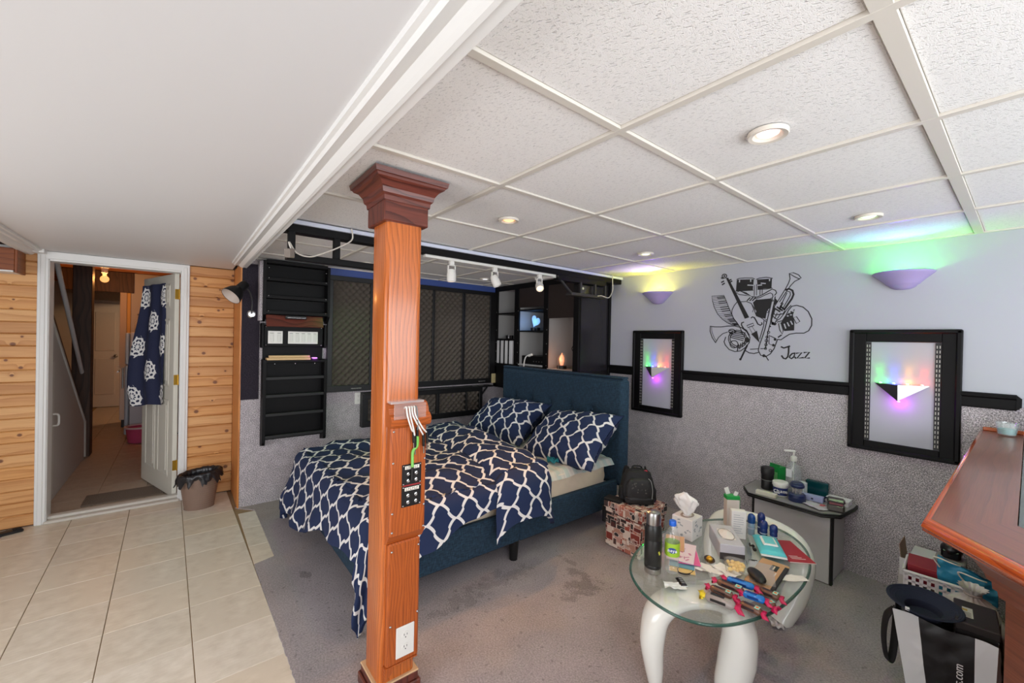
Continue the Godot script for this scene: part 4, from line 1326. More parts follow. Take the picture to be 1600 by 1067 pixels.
func bed() -> void:
	var fab: Material = mats.denim
	var t := thing("bed", "dark blue upholstered bed frame with a buttoned headboard and black legs", "bed", Vector3(1.85, 0, -2.9))
	put("side_rail", box(Vector3(0.775, 0.132, -2.165), Vector3(1.799, 0.345, -2.120), 0.010), fab, t, true)
	put("side_rail", box(Vector3(1.801, 0.132, -2.165), Vector3(2.85, 0.345, -2.120), 0.010), fab, t, true)
	put("side_rail", box(Vector3(0.775, 0.132, -3.68), Vector3(2.85, 0.345, -3.635), 0.010), fab, t, true)
	put("foot_rail", box(Vector3(0.770, 0.132, -3.68), Vector3(0.815, 0.350, -2.118), 0.012), fab, t, true)
	put("slat_base", box(Vector3(0.81, 0.20, -3.64), Vector3(2.85, 0.235, -2.16), 0.002), mats.black_matt, t, true)
	for q in [Vector2(0.803, -2.148), Vector2(0.803, -3.652), Vector2(1.775, -2.155), Vector2(1.775, -3.64), Vector2(2.80, -2.16), Vector2(2.80, -3.64)]:
		var l := st()
		tube(l, [Vector3(q.x, 0.002, q.y), Vector3(q.x, 0.14, q.y)], [Vector2(0.026, 0.026), Vector2(0.036, 0.036)], 10, true, Vector3.RIGHT)
		put("leg", l, mats.black, t, true)
	# headboard: padded front with buttons pulled in
	var btn := [-2.414, -2.680, -2.950, -3.225, -3.495]
	var s := st()
	bmm(s, Vector3(2.866, 0.285, -3.725), Vector3(2.928, 1.176, -2.068), 0.020)
	put("headboard_core", s, fab, t, true)
	s = st()
	var hz := 110
	var hy := 46
	grid(s, hz, hy, func(i: int, j: int):
		var z := lerpf(-3.725, -2.068, float(i) / hz)
		var y := lerpf(0.285, 1.190, float(j) / hy)
		var e := minf(minf(z + 3.725, -2.068 - z), minf(y - 0.285, 1.190 - y))
		var x := 2.838 + 0.045 * pow(1.0 - minf(1.0, e / 0.045), 2.2)
		for b in btn:
			for row: float in [0.885, 0.62]:
				var d := Vector2(z - b, (y - row)).length()
				x += 0.030 * exp(-d * d / 0.0011) + 0.010 * exp(-d * d / 0.014)
		return Vector3(x, y, z), func(i: int, j: int): return Vector2(i, j), false)
	put("padded_front", s, fab, t, true)
	s = st()
	tube(s, [Vector3(2.884, 1.186, -3.70), Vector3(2.884, 1.186, -2.09)], Vector2(0.044, 0.012), 10)
	put("top_edge", s, fab, t, true)
	for b: float in btn:
		s = st()
		ball(s, Vector3(2.856, 0.885, b), 0.013, 10, Vector3(0.5, 1, 1))
		put("button", s, fab, t, true)
	put("bracket", box(Vector3(2.895, 0.002, -2.115), Vector3(2.925, 0.29, -2.085), 0.003), mat(rgb(150, 150, 152), 0.4, 0.5), t, true)
	put("bracket", box(Vector3(2.895, 0.002, -3.70), Vector3(2.925, 0.29, -3.67), 0.003), mat(rgb(150, 150, 152), 0.4, 0.5), t, true)

	# mattress with quilted border, then the striped sheet on its top
	var mt := thing("mattress", "beige quilted mattress showing its side between comforter and headboard", "mattress", Vector3(1.85, 0.236, -2.9))
	s = st()
	var ring := func(k: int, n: int) -> Vector2:
		# rounded rectangle outline, in metres along its border
		var a := TAU * k / n
		var c := Vector2(cos(a), sin(a))
		var e := 12.0
		var rr := pow(pow(absf(c.x), e) + pow(absf(c.y), e), -1.0 / e)
		return Vector2(c.x * rr * 1.005, c.y * rr * 0.733)
	var nr := 360
	grid(s, nr, 14, func(i: int, j: int):
		var q: Vector2 = ring.call(i % nr, nr)
		var v := float(j) / 14
		var y := 0.238 + v * 0.262
		var quilt := 0.008 * absf(sin(q.x * 24.0 + v * 7.0) * sin(q.x * 24.0 - v * 7.0 + q.y * 24.0)) if v > 0.1 and v < 0.9 else 0.004
		var k := 1.0 - 0.02 * pow(absf(v * 2.0 - 1.0), 6.0)
		return Vector3(1.83 + q.x * k + signf(q.x) * quilt * 0.5, y, -2.902 + q.y * k + signf(q.y) * quilt), func(i: int, j: int): return Vector2(i, j), true)
	put("border", s, mats.mattress, mt, true)
	for y: float in [0.252, 0.488]:
		s = st()
		var pipe := []
		for i in 121:
			var q: Vector2 = ring.call((i * 3) % nr, nr)
			pipe.append(Vector3(1.83 + q.x * 1.0, y, -2.902 + q.y * 1.0))
		tube(s, pipe, 0.007, 6, false)
		put("piping", s, mat(rgb(226, 214, 196), 0.8), mt, true)
	put("lower_face", box(Vector3(0.85, 0.236, -3.62), Vector3(2.81, 0.25, -2.18), 0.002), mats.mattress, mt, true)
	var n2 := noise(1.4, 3, 131)
	s = st()
	grid(s, 70, 60, func(i: int, j: int):
		var x := lerpf(0.835, 2.835, float(i) / 70)
		var t2 := float(j) / 60
		var z := lerpf(-3.648, -2.152, t2)
		var e := minf(-2.152 - z, z + 3.648)
		var y := 0.520 + 0.014 * n2.get_noise_2d(x * 2.0, z * 5.0) + 0.006 * n2.get_noise_2d(x * 3.0, z * 14.0) - 0.032 * pow(1.0 - minf(1.0, e / 0.05), 2.0)
		if j == 60: y -= 0.020
		if j == 0: y -= 0.020
		if j == 60: z += 0.006
		return Vector3(x, y, z), func(i: int, j: int): return Vector2(i * 2.0 / 70, j * 1.5 / 60), true)
	var sh := put("bed_sheet", s, mats.sheet)
	tag(sh, "pale grey-green striped sheet creased over the bare top of the mattress", "sheet")

	# comforter
	var n := noise(1.55, 2, 141)
	var near_hem := [[0.78, 0.47], [0.90, 0.40], [1.05, 0.32], [1.38, 0.225], [1.55, 0.20], [2.2, 0.24]]
	var foot_hem := [[-3.75, 0.50], [-3.35, 0.50], [-2.9, 0.33], [-2.45, 0.28], [-2.2, 0.40], [-2.0, 0.47]]
	var c := thing("comforter", "navy comforter with a white trellis pattern spread over the foot of the bed", "bedding", Vector3(1.35, 0.52, -2.9))
	s = sheet_mesh(84, 96, func(a: float, b: float):
		var zc := lerpf(-3.655 - 0.42, -2.135, b)
		var hf := lookup(clampf(zc, -3.75, -2.0), foot_hem)
		var X := lerpf(0.785 - hf, 1.98, a)
		var hn := lookup(X, near_hem)
		var Z := lerpf(-3.655 - 0.45, -2.135 + hn, b)
		return [X, Z, cloth_at(X, Z, 0.563, 0.012, n)], 0.195, 0.016)
	put("quilt", s, mats.trellis, c, true)
	s = sheet_mesh(28, 96, func(a: float, b: float):
		var Z := lerpf(-3.655 - 0.35, -2.135 + 0.40, b)
		var skew := smoothstep(-3.6, -2.1, Z) * 0.16 + maxf(0.0, Z + 2.135) * 0.20
		var e := 0.045 + 0.030 * sin(PI * clampf(a, 0.0, 1.0)) + 0.02
		var X := lerpf(1.80, 2.24 + 0.02 * sin(Z * 7.0), a) - skew - 0.05 * smoothstep(-2.5, -1.9, Z) * (1.0 - a)
		var edge := pow(absf(a * 2.0 - 1.0), 6.0) * 0.045
		return [X * 1.0 + 0.13, -Z, cloth_at(X, Z, 0.555, e - edge * 0.9, n) + Vector3(0, 0.0, 0.0)], 0.195, 0.030)
	put("folded_band", s, mats.trellis, c, true)

	# pillows leaning on the headboard
	for k in 2:
		s = pillow_mesh(0.82, 0.58, 0.30, 151 + k)
		var pl := put("pillow", s, mats.trellis_small)
		tag(pl, ["navy trellis pillow on the far side of the bed, nearest the back wall", "navy trellis pillow at the near side of the bed, one corner over the edge"][k], "pillow", "pillows on the bed")
		var bs := Basis(Vector3(0, 0, -1), Vector3(0, 1, 0), Vector3(1, 0, 0))   # width along z, face towards the foot
		var lean: float = [0.98, 0.90][k]
		bs = Basis(Vector3.UP, [0.10, -0.10][k]) * Basis(Vector3.BACK, -lean) * bs
		bs = bs * Basis(Vector3.BACK, [-0.06, -0.17][k])
		pl.transform = Transform3D(bs, [Vector3(2.560, 0.680, -3.285), Vector3(2.550, 0.675, -2.405)][k])
	s = st()
	for k in 3:
		var lp := []
		for i in 15: lp.append(Vector3(2.30 + 0.035 * cos(TAU * i / 14.0) + 0.012 * k, 0.548 + 0.012 * sin(i * 2.1 + k), -2.33 + 0.045 * sin(TAU * i / 14.0) - 0.012 * k))
		tube(s, lp, 0.008, 6, false)
	tag(put("hair_tie", s, mat(rgb(10, 116, 130), 0.7)), "small teal twisted cloth hair tie lying on the sheet by the near pillow", "hair tie")

# ---------------------------------------------------------------- wooden post
func post() -> void:
	var oak: Material = mats.oak
	var p: Material = mats.oak_panel
	var t := thing("wooden_post", "tall varnished oak post with a dark cornice cap and a boxed patch panel", "post", Vector3(0.713, 0, -1.685))
	var s := st()
	var o := PackedVector2Array()
	for q in [[1, 1], [-1, 1], [-1, -1], [1, -1]]:      # square with rounded corners
		for k in 6:
			var a: float = atan2(q[1], q[0]) - PI / 4 + PI / 2 * k / 5.0
			o.append(Vector2(q[0] * 0.0545, q[1] * 0.0565) + Vector2(cos(a), sin(a)) * 0.024)
	# walls with the grain running up
	s.set_smooth_group(0)
	var run := 0.0
	var cw := Geometry2D.is_polygon_clockwise(o)
	if cw: o.reverse()
	for k in o.size():
		var a := o[k]
		var b := o[(k + 1) % o.size()]
		var l := a.distance_to(b)
		var A := Vector3(0.714 + a.x, 0.0, -1.684 - a.y)
		var B := Vector3(0.714 + b.x, 0.0, -1.684 - b.y)
		var up := Vector3(0, 2.0, 0)
		tri(s, A, A + up, B + up, Vector2(run, 0), Vector2(run, 2.0), Vector2(run + l, 2.0))
		tri(s, A, B + up, B, Vector2(run, 0), Vector2(run + l, 2.0), Vector2(run + l, 0))
		run += l
	put("shaft", s, oak, t, true)
	# cap: collar and cornice
	put("cap_collar", box(Vector3(0.618, 1.950, -1.775), Vector3(0.808, 2.035, -1.590), 0.004), mats.mahogany, t, true)
	s = st()
	var prof := [Vector2(0.098, 2.030), Vector2(0.100, 2.048), Vector2(0.108, 2.056), Vector2(0.112, 2.075), Vector2(0.126, 2.096), Vector2(0.142, 2.104), Vector2(0.146, 2.112), Vector2(0.152, 2.114), Vector2(0.156, 2.134)]
	for i in prof.size() - 1:
		var a: Vector2 = prof[i]
		var b: Vector2 = prof[i + 1]
		s.set_smooth_group(-1)
		for k in 4:
			var r0 := Basis(Vector3.UP, PI / 2 * k)
			var ctr := Vector3(0.714, 0, -1.684)
			var pts := [ctr + r0 * Vector3(-a.x, a.y, a.x), ctr + r0 * Vector3(a.x, a.y, a.x), ctr + r0 * Vector3(b.x, b.y, b.x), ctr + r0 * Vector3(-b.x, b.y, b.x)]
			var uv := [Vector2(a.y * 2, -a.x), Vector2(a.y * 2, a.x), Vector2(b.y * 2, b.x), Vector2(b.y * 2, -b.x)]
			tri(s, pts[0], pts[3], pts[2], uv[0], uv[3], uv[2])
			tri(s, pts[0], pts[2], pts[1], uv[0], uv[2], uv[1])
	put("cap_cornice", s, mats.mahogany, t, true)
	# stepped plinth
	for q in [[0.020, 0.0, 0.052], [0.011, 0.052, 0.086]]:
		put("plinth", box(Vector3(0.635 - q[0], q[1], -1.765 - q[0]), Vector3(0.793 + q[0], q[2], -1.604 + q[0]), 0.004), mats.mahogany, t, true)
	put("plinth_edge", box(Vector3(0.622, 0.084, -1.777), Vector3(0.806, 0.092, -1.591), 0.003), mat(rgb(206, 170, 130), 0.5), t, true)
	# boxed patch panel on the front
	put("panel_box", box(Vector3(0.650, 0.690, -1.606), Vector3(0.806, 1.135, -1.562), 0.008), p, t, true)
	s = st()
	var cut := PackedVector2Array([Vector2(-1.606, 0.655), Vector2(-1.590, 0.660), Vector2(-1.562, 0.700), Vector2(-1.606, 0.700)])
	extrude(s, cut, 0.155, Transform3D(Basis(Vector3(0, 0, -1), Vector3(0, 1, 0), Vector3(1, 0, 0)) * Basis(Vector3.UP, 0.0), Vector3(0.6505, 0, 0)).scaled_local(Vector3(-1, 1, 1)) if false else Transform3D(Basis(Vector3(0, 0, 1), Vector3(0, 1, 0), Vector3(-1, 0, 0)), Vector3(0.8055, 0, 0)))
	put("panel_foot", s, p, t, true)
	s = st()
	var head := PackedVector2Array([Vector2(-1.606, 1.130), Vector2(-1.560, 1.130), Vector2(-1.550, 1.140), Vector2(-1.546, 1.160), Vector2(-1.556, 1.175), Vector2(-1.570, 1.182), Vector2(-1.578, 1.205), Vector2(-1.590, 1.220), Vector2(-1.606, 1.225)])
	extrude(s, head, 0.172, Transform3D(Basis(Vector3(0, 0, 1), Vector3(0, 1, 0), Vector3(-1, 0, 0)), Vector3(0.818, 0, 0)))
	put("panel_cornice", s, p, t, true)
	put("clear_cover", box(Vector3(0.652, 1.222, -1.606), Vector3(0.795, 1.232, -1.568), 0.002), pane(rgb(236, 238, 238), 0.35, 0.08), t, true)
	put("clear_cover", box(Vector3(0.655, 1.165, -1.5475), Vector3(0.792, 1.225, -1.5445), 0.001), pane(rgb(240, 244, 244), 0.10, 0.05), t, true)
	for q in [[0.699, 0.893], [0.699, 0.806]]:
		var top: float = q[1] + 0.085
		var pl := put("patch_plate", box(Vector3(q[0], q[1], -1.563), Vector3(q[0] + 0.084, top - 0.001, -1.5585), 0.001), mats.black, t, true)
		put("label_strip", box(Vector3(q[0] + 0.012, top - 0.021, -1.559), Vector3(q[0] + 0.074, top - 0.007, -1.5578), 0.0004), mat(rgb(230, 226, 214), 0.5), pl, true)
		for k in 2:
			s = st()
			for w in 6:
				var x0: float = q[0] + 0.017 + 0.009 * w
				bmm(s, Vector3(x0, top - 0.0185 + 0.006 * k, -1.558), Vector3(x0 + 0.006 - 0.002 * ((w + k) % 2), top - 0.0160 + 0.006 * k, -1.5573), 0.0)
			put("label_print", s, mat(rgb(96, 60, 56), 0.6), pl, true)
		for i in 2:
			for j in 2:
				s = st()
				var xf := Transform3D(Basis(Vector3.RIGHT, PI / 2), Vector3(q[0] + 0.026 + 0.034 * i, q[1] + 0.018 + 0.027 * j, -1.5585))
				lathe(s, [Vector2(0.0080, 0.0), Vector2(0.0075, 0.004), Vector2(0.0045, 0.005), Vector2(0.004, 0.002), Vector2(0, 0.002)], 14, xf)
				put("jack_socket", s, mats.chrome, pl, true)
		for e in [[0.006, 0.006], [0.078, 0.006], [0.006, 0.079], [0.078, 0.079]]: studs("screw", [Vector3(q[0] + e[0], q[1] + e[1], -1.558)], 0.0035, mats.chrome, pl, true)
	put("red_strip", box(Vector3(0.705, 0.889, -1.5590), Vector3(0.778, 0.895, -1.5575), 0.0005), mat(rgb(150, 40, 44), 0.5), t, true)
	for q in [[0.662, 0.99], [0.797, 0.99], [0.662, 0.79], [0.797, 0.80], [0.662, 0.715], [0.797, 0.71], [0.670, 0.630], [0.785, 0.630], [0.670, 0.33], [0.785, 0.35], [0.662, 1.115]]:
		studs("screw", [Vector3(q[0], q[1], -1.561 if q[1] > 0.7 else -1.5765)], 0.005, mats.chrome, t, true)
	# lower board with the outlet, and its small foot block
	put("lower_board", box(Vector3(0.656, 0.165, -1.606), Vector3(0.794, 0.66, -1.578), 0.006), p, t, true)
	s = st()
	extrude(s, PackedVector2Array([Vector2(0.652, 0.105), Vector2(0.665, 0.125), Vector2(0.684, 0.140), Vector2(0.684, 0.160), Vector2(0.790, 0.160), Vector2(0.790, 0.166), Vector2(0.652, 0.166)]), 0.026, Transform3D(Basis(), Vector3(0, 0, -1.605)))
	put("foot_block", s, p, t, true)
	wall_plate("outlet", Vector3(0.733, 0.252, -1.578), 0.0, "white double power outlet low on the front of the oak post", true, 0.078, 0.125)
	# patch leads hanging from the cornice
	var leads := thing("patch_leads", "bundle of white, grey and green cables hanging from the panel on the oak post", "cables", Vector3(0.75, 1.17, -1.54))
	var ends := [[0.704, 0.738, 1.07], [0.716, 0.744, 1.05], [0.727, 0.782, 1.05], [0.738, 0.797, 1.06], [0.746, 0.754, 1.08]]
	for k in 5:
		var e: Array = ends[k]
		s = st()
		tube(s, curve([Vector3(e[0], 1.205, -1.560), Vector3(e[0] - 0.002, 1.212, -1.538), Vector3(e[0] - 0.001, 1.180, -1.528), Vector3(lerpf(e[0], e[1], 0.55), 1.125, -1.532), Vector3(e[1], e[2] + 0.04, -1.545)], 6), 0.0033, 7)
		put("cable", s, mats.white_plastic if k < 4 else mat(rgb(120, 120, 120), 0.5), leads, true)
		s = st()
		tube(s, [Vector3(e[1], e[2] + 0.045, -1.545), Vector3(e[1] + 0.004, e[2] - 0.005, -1.549)], 0.0058, 8)
		put("plug", s, mats.black, leads, true)
		s = st()
		tube(s, [Vector3(e[1] + 0.004, e[2] - 0.005, -1.549), Vector3(e[1] + 0.006, e[2] - 0.035, -1.551)], 0.003, 7)
		put("plug_tip", s, mats.chrome, leads, true)
	s = st()
	tube(s, curve([Vector3(0.756, 1.09, -1.545), Vector3(0.756, 1.05, -1.548), Vector3(0.740, 1.03, -1.552), Vector3(0.737, 0.99, -1.548), Vector3(0.737, 0.965, -1.546)], 6), 0.006, 8)
	put("green_plug", s, mat(rgb(120, 190, 84), 0.45), leads, true)
	s = st()
	tube(s, [Vector3(0.737, 0.968, -1.545), Vector3(0.735, 0.915, -1.546)], 0.0055, 8)
	put("plug", s, mats.black, leads, true)

# ---------------------------------------------------------------- lamps and lit fittings
func lamps() -> void:
	var spots := [
		[1.385, -1.781, rgb(255, 176, 96), 0.30, "recessed ceiling light glowing orange, the one just right of the oak post"],
		[1.400, -0.514, rgb(255, 214, 204), 0.42, "largest recessed ceiling light in view, glowing pinkish white"],
		[2.656, -1.772, rgb(236, 255, 206), 0.26, "recessed ceiling light glowing pale yellow-green before the yellow-lit sconce"],
		[2.663, -0.513, rgb(196, 255, 178), 0.26, "recessed ceiling light glowing pale green near the green-lit sconce"],
		[1.289, -3.692, rgb(120, 255, 130), 0.22, "recessed ceiling light glowing green above the acoustic foam, behind the truss"],
		[2.564, -3.693, rgb(244, 250, 255), 0.26, "recessed ceiling light glowing white behind the track spotlights"]]
	for q in spots:
		var t := thing("recessed_light", q[4], "light", Vector3(q[0], CEIL, q[1]), 0.0, "recessed ceiling lights")
		var s := st()
		lathe(s, [Vector2(0.030, 0.010), Vector2(0.036, 0.001), Vector2(0.042, -0.005), Vector2(0.053, -0.007), Vector2(0.056, -0.003), Vector2(0.056, 0.006)], 32)
		put("trim_ring", s, mat(rgb(222, 214, 202), 0.35), t)
		s = st()
		lathe(s, [Vector2(0, -0.001), Vector2(0.022, -0.003), Vector2(0.0305, 0.002), Vector2(0.0305, 0.012), Vector2(0, 0.012)], 28)
		put("lamp_face", s, glow(q[2], 1.7), t)
		spot("recessed", Vector3(q[0], CEIL - 0.012, q[1]), Vector3(q[0], 0, q[1]), q[2], q[3], 62.0, 0.03)
	# wall sconces: half bowls, open at the top
	for k in 2:
		var z: float = [-2.174, -0.498][k]
		var t := thing("wall_sconce", ["small lavender half-bowl wall sconce lit yellow, left of the instrument decal", "large lavender half-bowl wall sconce lit green, above the right-hand black frame"][k], "sconce", Vector3(XR, 1.845, z), 0.0, "wall sconces")
		var s := st()
		var prof := [Vector2(0.0, 0.0), Vector2(0.035, 0.003), Vector2(0.058, 0.015), Vector2(0.068, 0.029), Vector2(0.076, 0.031), Vector2(0.082, 0.040), Vector2(0.104, 0.062), Vector2(0.130, 0.086), Vector2(0.144, 0.098), Vector2(0.146, 0.105)]
		var full := prof.duplicate()
		for i in range(prof.size() - 1, 0, -1): full.append(prof[i] + Vector2(-0.006, 0.005))
		half_lathe(s, full, 26)
		put("bowl", s, mat(rgb(164, 152, 200), 0.55), t)
		s = st()
		ball(s, Vector3(-0.05, 0.062, 0), 0.016)
		var c: Color = [Color(0.95, 0.95, 0.0), Color(0.28, 1.0, 0.16)][k]
		put("bulb", s, glow(c, 1.2), t)
		omni("wall_sconce", Vector3(XR - 0.05, 1.907, z), c, [0.11, 0.085][k], 0.012)
		spot("sconce_violet", Vector3(XR - 0.10, 1.945, z), Vector3(XR - 0.45, CEIL, z), Color(0.50, 0.30, 1.0), 0.16, 66.0, 0.02)
	# black frames with the prism lamps
	for k in 2:
		var z0: float = [-2.420, -0.740][k]
		var z1: float = [-1.915, -0.244][k]
		var zc := (z0 + z1) * 0.5
		var t := thing("wall_frame", ["tall black wooden frame round a pale panel at the left, next to the shelf unit", "tall black wooden frame round a pale panel at the right, above the bar end"][k], "frame", Vector3(XR, 0.835, zc), 0.0, "black frames on the wall")
		var x := XR
		var m: Material = mats.black_wood
		put("stile", box(Vector3(x - 0.024, 0.84, z0), Vector3(x, 1.59, z0 + 0.078), 0.003), m, t, true)
		put("stile", box(Vector3(x - 0.024, 0.84, z1 - 0.078), Vector3(x, 1.59, z1), 0.003), m, t, true)
		put("rail", box(Vector3(x - 0.024, 1.522, z0 + 0.078), Vector3(x, 1.59, z1 - 0.078), 0.003), m, t, true)
		put("rail", box(Vector3(x - 0.024, 0.84, z0 + 0.078), Vector3(x, 0.890, z1 - 0.078), 0.003), m, t, true)
		put("bead", box(Vector3(x - 0.036, 0.832, z0 - 0.006), Vector3(x, 1.597, z0 + 0.020), 0.006), m, t, true)
		put("bead", box(Vector3(x - 0.036, 0.832, z1 - 0.020), Vector3(x, 1.597, z1 + 0.006), 0.006), m, t, true)
		put("bead", box(Vector3(x - 0.036, 1.575, z0 - 0.006), Vector3(x, 1.600, z1 + 0.006), 0.006), m, t, true)
		put("bead", box(Vector3(x - 0.036, 0.828, z0 - 0.006), Vector3(x, 0.854, z1 + 0.006), 0.006), m, t, true)
		put("pale_panel", box(Vector3(x - 0.014, 0.885, z0 + 0.07), Vector3(x - 0.001, 1.53, z1 - 0.07), 0.0), mats.wall_paint, t, true)
		for zz: float in [z0 + 0.090, z1 - 0.090]:
			put("slotted_strip", box(Vector3(x - 0.022, 0.892, zz - 0.013), Vector3(x - 0.012, 1.520, zz + 0.013), 0.001), mats.black, t, true)
			var s := st()
			for i in 22:
				for e in [-1, 1]:
					bmm(s, Vector3(x - 0.0226, 0.906 + 0.0277 * i, zz + e * 0.006 - 0.0022), Vector3(x - 0.0215, 0.922 + 0.0277 * i, zz + e * 0.006 + 0.0022), 0.0)
			put("slots", s, mat(rgb(176, 172, 164), 0.4), t, true).set_meta("kind", "stuff")
		# prism lamp
		var l := thing("prism_lamp", ["aluminium wedge lamp with coloured lights inside the left black frame", "aluminium wedge lamp with coloured lights inside the right black frame"][k], "lamp", Vector3(XR - 0.014, 1.165, zc), 0.0, "prism lamps in the black frames")
		var s := st()
		var a := Vector3(0, 0.098, -0.125)
		var b := Vector3(0, 0.098, 0.125)
		var f := Vector3(-0.085, 0.098, -0.004)
		var d := Vector3(-0.078, 0.0, -0.004)
		var ctr := Vector3(-0.015, 0.07, 0)
		s.set_smooth_group(-1)
		face(s, [a, f, d], ctr)
		face(s, [b, f, d], ctr)
		face(s, [a, b, f], ctr)
		face(s, [a, b, d], ctr)
		put("wedge", s, mat(rgb(168, 166, 166), 0.30, 1.0), l)
		var cols := [Color(0.05, 1.0, 0.15), Color(0.12, 0.22, 1.0), Color(1.0, 0.62, 0.10), Color(1.0, 0.10, 0.06)]
		for i in 4:
			var zz := -0.094 + 0.0625 * i
			var led := st()
			ball(led, Vector3(-0.020, 0.102, zz), 0.009, 10, Vector3(1, 0.7, 1))
			put("led", led, glow(cols[i].lerp(Color.WHITE, 0.25), 3.0), l)
			spot("prism_led", l.position + Vector3(-0.024, 0.112, zz), l.position + Vector3(-0.004, 0.30, zz * 1.25), cols[i], 0.026, 27.0, 0.006)
			omni("prism_led", l.position + Vector3(-0.024, 0.113, zz), cols[i], 0.0026, 0.006)
		var led := st()
		ball(led, Vector3(-0.060, -0.004, -0.002), 0.009, 10, Vector3(1, 0.7, 1))
		put("led", led, glow(Color(0.9, 0.35, 1.0), 3.0), l)
		omni("prism_led", l.position + Vector3(-0.045, -0.016, -0.002), Color(0.8, 0.2, 1.0), 0.0075, 0.006)
	# black gooseneck lamp, switched off
	var g := thing("gooseneck_lamp", "black bell-shaded gooseneck lamp on the dark carpet strip beside the cedar wall", "lamp", Vector3(0.474, 1.66, ZB + 0.009))
	var s := st()
	lathe(s, [Vector2(0.034, 0.0), Vector2(0.034, 0.006), Vector2(0.024, 0.016), Vector2(0, 0.018)], 20, Transform3D(Basis(Vector3.RIGHT, PI / 2), Vector3.ZERO))
	put("wall_rose", s, mats.chrome, g)
	s = st()
	tube(s, curve([Vector3(0, 0.005, 0.015), Vector3(0.0, 0.05, 0.03), Vector3(-0.004, 0.12, 0.06), Vector3(-0.03, 0.19, 0.09), Vector3(-0.066, 0.215, 0.12)], 6), 0.006, 8)
	put("gooseneck", s, mat(rgb(60, 60, 62), 0.35), g)
	var axis := Vector3(-0.62, -0.68, 0.35).normalized()
	var xf := Transform3D(Basis(Quaternion(Vector3.UP, -axis)), Vector3(-0.066, 0.235, 0.125))
	s = st()
	var bell := [Vector2(0.074, -0.155), Vector2(0.076, -0.157), Vector2(0.074, -0.140), Vector2(0.062, -0.100), Vector2(0.045, -0.072), Vector2(0.036, -0.060), Vector2(0.035, 0.0), Vector2(0.030, 0.014), Vector2(0.016, 0.022), Vector2(0, 0.024)]
	lathe(s, bell, 28, xf)
	put("shade", s, mats.black, g)
	s = st()
	lathe(s, [Vector2(0, -0.06), Vector2(0.033, -0.062), Vector2(0.043, -0.075), Vector2(0.060, -0.102), Vector2(0.072, -0.140), Vector2(0.074, -0.155)], 28, xf)
	put("shade_lining", s, mat(rgb(206, 192, 182), 0.5), g)
	# waste bin with its bag
	var bin := thing("waste_bin", "brown woven plastic waste bin with a black bag, beside the white door frame", "bin", Vector3(0.145, 0, -4.42))
	s = st()
	var nb := 52
	var rows := 15
	var r0 := 0.092
	var r1 := 0.128
	grid(s, nb * 2, rows * 3, func(i: int, j: int):
		var v := float(j) / (rows * 3)
		var a := TAU * i / (nb * 2)
		var hole := -0.004 if (i % 2 == 0 and j % 3 == 1 and j > 2 and j < rows * 3 - 3) else 0.0
		var r := lerpf(r0, r1, v) + hole
		return Vector3(sin(a) * r * 1.12, 0.004 + 0.285 * v, cos(a) * r * 0.86), func(i: int, j: int): return Vector2(i, j), true)
	put("basket_wall", s, mat(rgb(132, 108, 94), 0.5), bin)
	put("basket_floor", turned([Vector2(0, 0.0), Vector2(0.092, 0.0), Vector2(0.095, 0.008), Vector2(0.09, 0.012), Vector2(0, 0.012)], 30, Transform3D(), 1.12, 0.86), mat(rgb(132, 108, 94), 0.5), bin)
	s = st()
	var nz := noise(1.2, 3, 161)
	grid(s, 72, 12, func(i: int, j: int):
		var a := TAU * (i % 72) / 72.0
		var v := float(j) / 12
		var q := Vector3(sin(a) * 1.12, 0, cos(a) * 0.86)
		var k: float = nz.get_noise_3d(q.x * 3.0, q.z * 3.0, v * 2.0)
		var r := 0.0
		var y := 0.0
		if v < 0.35:
			r = 0.105 + 0.02 * v
			y = lerpf(0.20, 0.295, v / 0.35)
		elif v < 0.5:
			r = 0.118 + (v - 0.35) * 0.12
			y = 0.30 + 0.012 * sin((v - 0.35) / 0.15 * PI)
		else:
			r = 0.137 + 0.018 * (v - 0.5) * (1.0 + 3.0 * k)
			y = 0.30 - (v - 0.5) * 0.13 * (1.0 + 1.3 * k)
		r += 0.007 * k + 0.003 * sin(a * 23.0 + v * 6.0)
		return Vector3(q.x * r, y + 0.006 * k + 0.012 * q.x, q.z * r), func(i: int, j: int): return Vector2(i, j), true)
	put("bin_bag", s, mat(rgb(38, 37, 40), 0.28), bin)
	# remote control lying at the far left of the tiles
	var rc := thing("black_gadget", "black gadget lying on the tiles against the cedar wall at the left edge", "gadget", Vector3(-0.985, 0.0, -4.60), 0.35)
	put("gadget_body", box(Vector3(-0.10, 0.0, -0.03), Vector3(0.10, 0.022, 0.03), 0.006), mats.black, rc)
	put("gadget_grip", box(Vector3(0.05, 0.018, -0.018), Vector3(0.09, 0.028, 0.018), 0.004), mats.black_matt, rc)

# half of a turned bowl against the wall x = 0, bulging towards -x
func half_lathe(s: SurfaceTool, prof: Array, seg: int) -> void:
	s.set_smooth_group(3)
	for i in prof.size() - 1:
		var a: Vector2 = prof[i]
		var b: Vector2 = prof[i + 1]
		for k in seg:
			var t0 := PI + PI * k / seg
			var t1 := PI + PI * (k + 1) / seg
			var q := [Vector3(sin(t0) * a.x, a.y, -cos(t0) * a.x), Vector3(sin(t1) * a.x, a.y, -cos(t1) * a.x), Vector3(sin(t1) * b.x, b.y, -cos(t1) * b.x), Vector3(sin(t0) * b.x, b.y, -cos(t0) * b.x)]
			tri(s, q[0], q[1], q[2])
			tri(s, q[0], q[2], q[3])

# ---------------------------------------------------------------- bar
func bar_corner(d: float, k: int) -> Vector2:
	# plan of the bar, set in by d: the wall end, the corner, the end of the slanted side
	if k == 0: return Vector2(3.478, -0.168 + d)
	var c := Vector2(1.522 + 0.9 * d, -0.168 + d)
	if k == 1: return c
	return c + Vector2(-0.745, 0.667) * 1.1

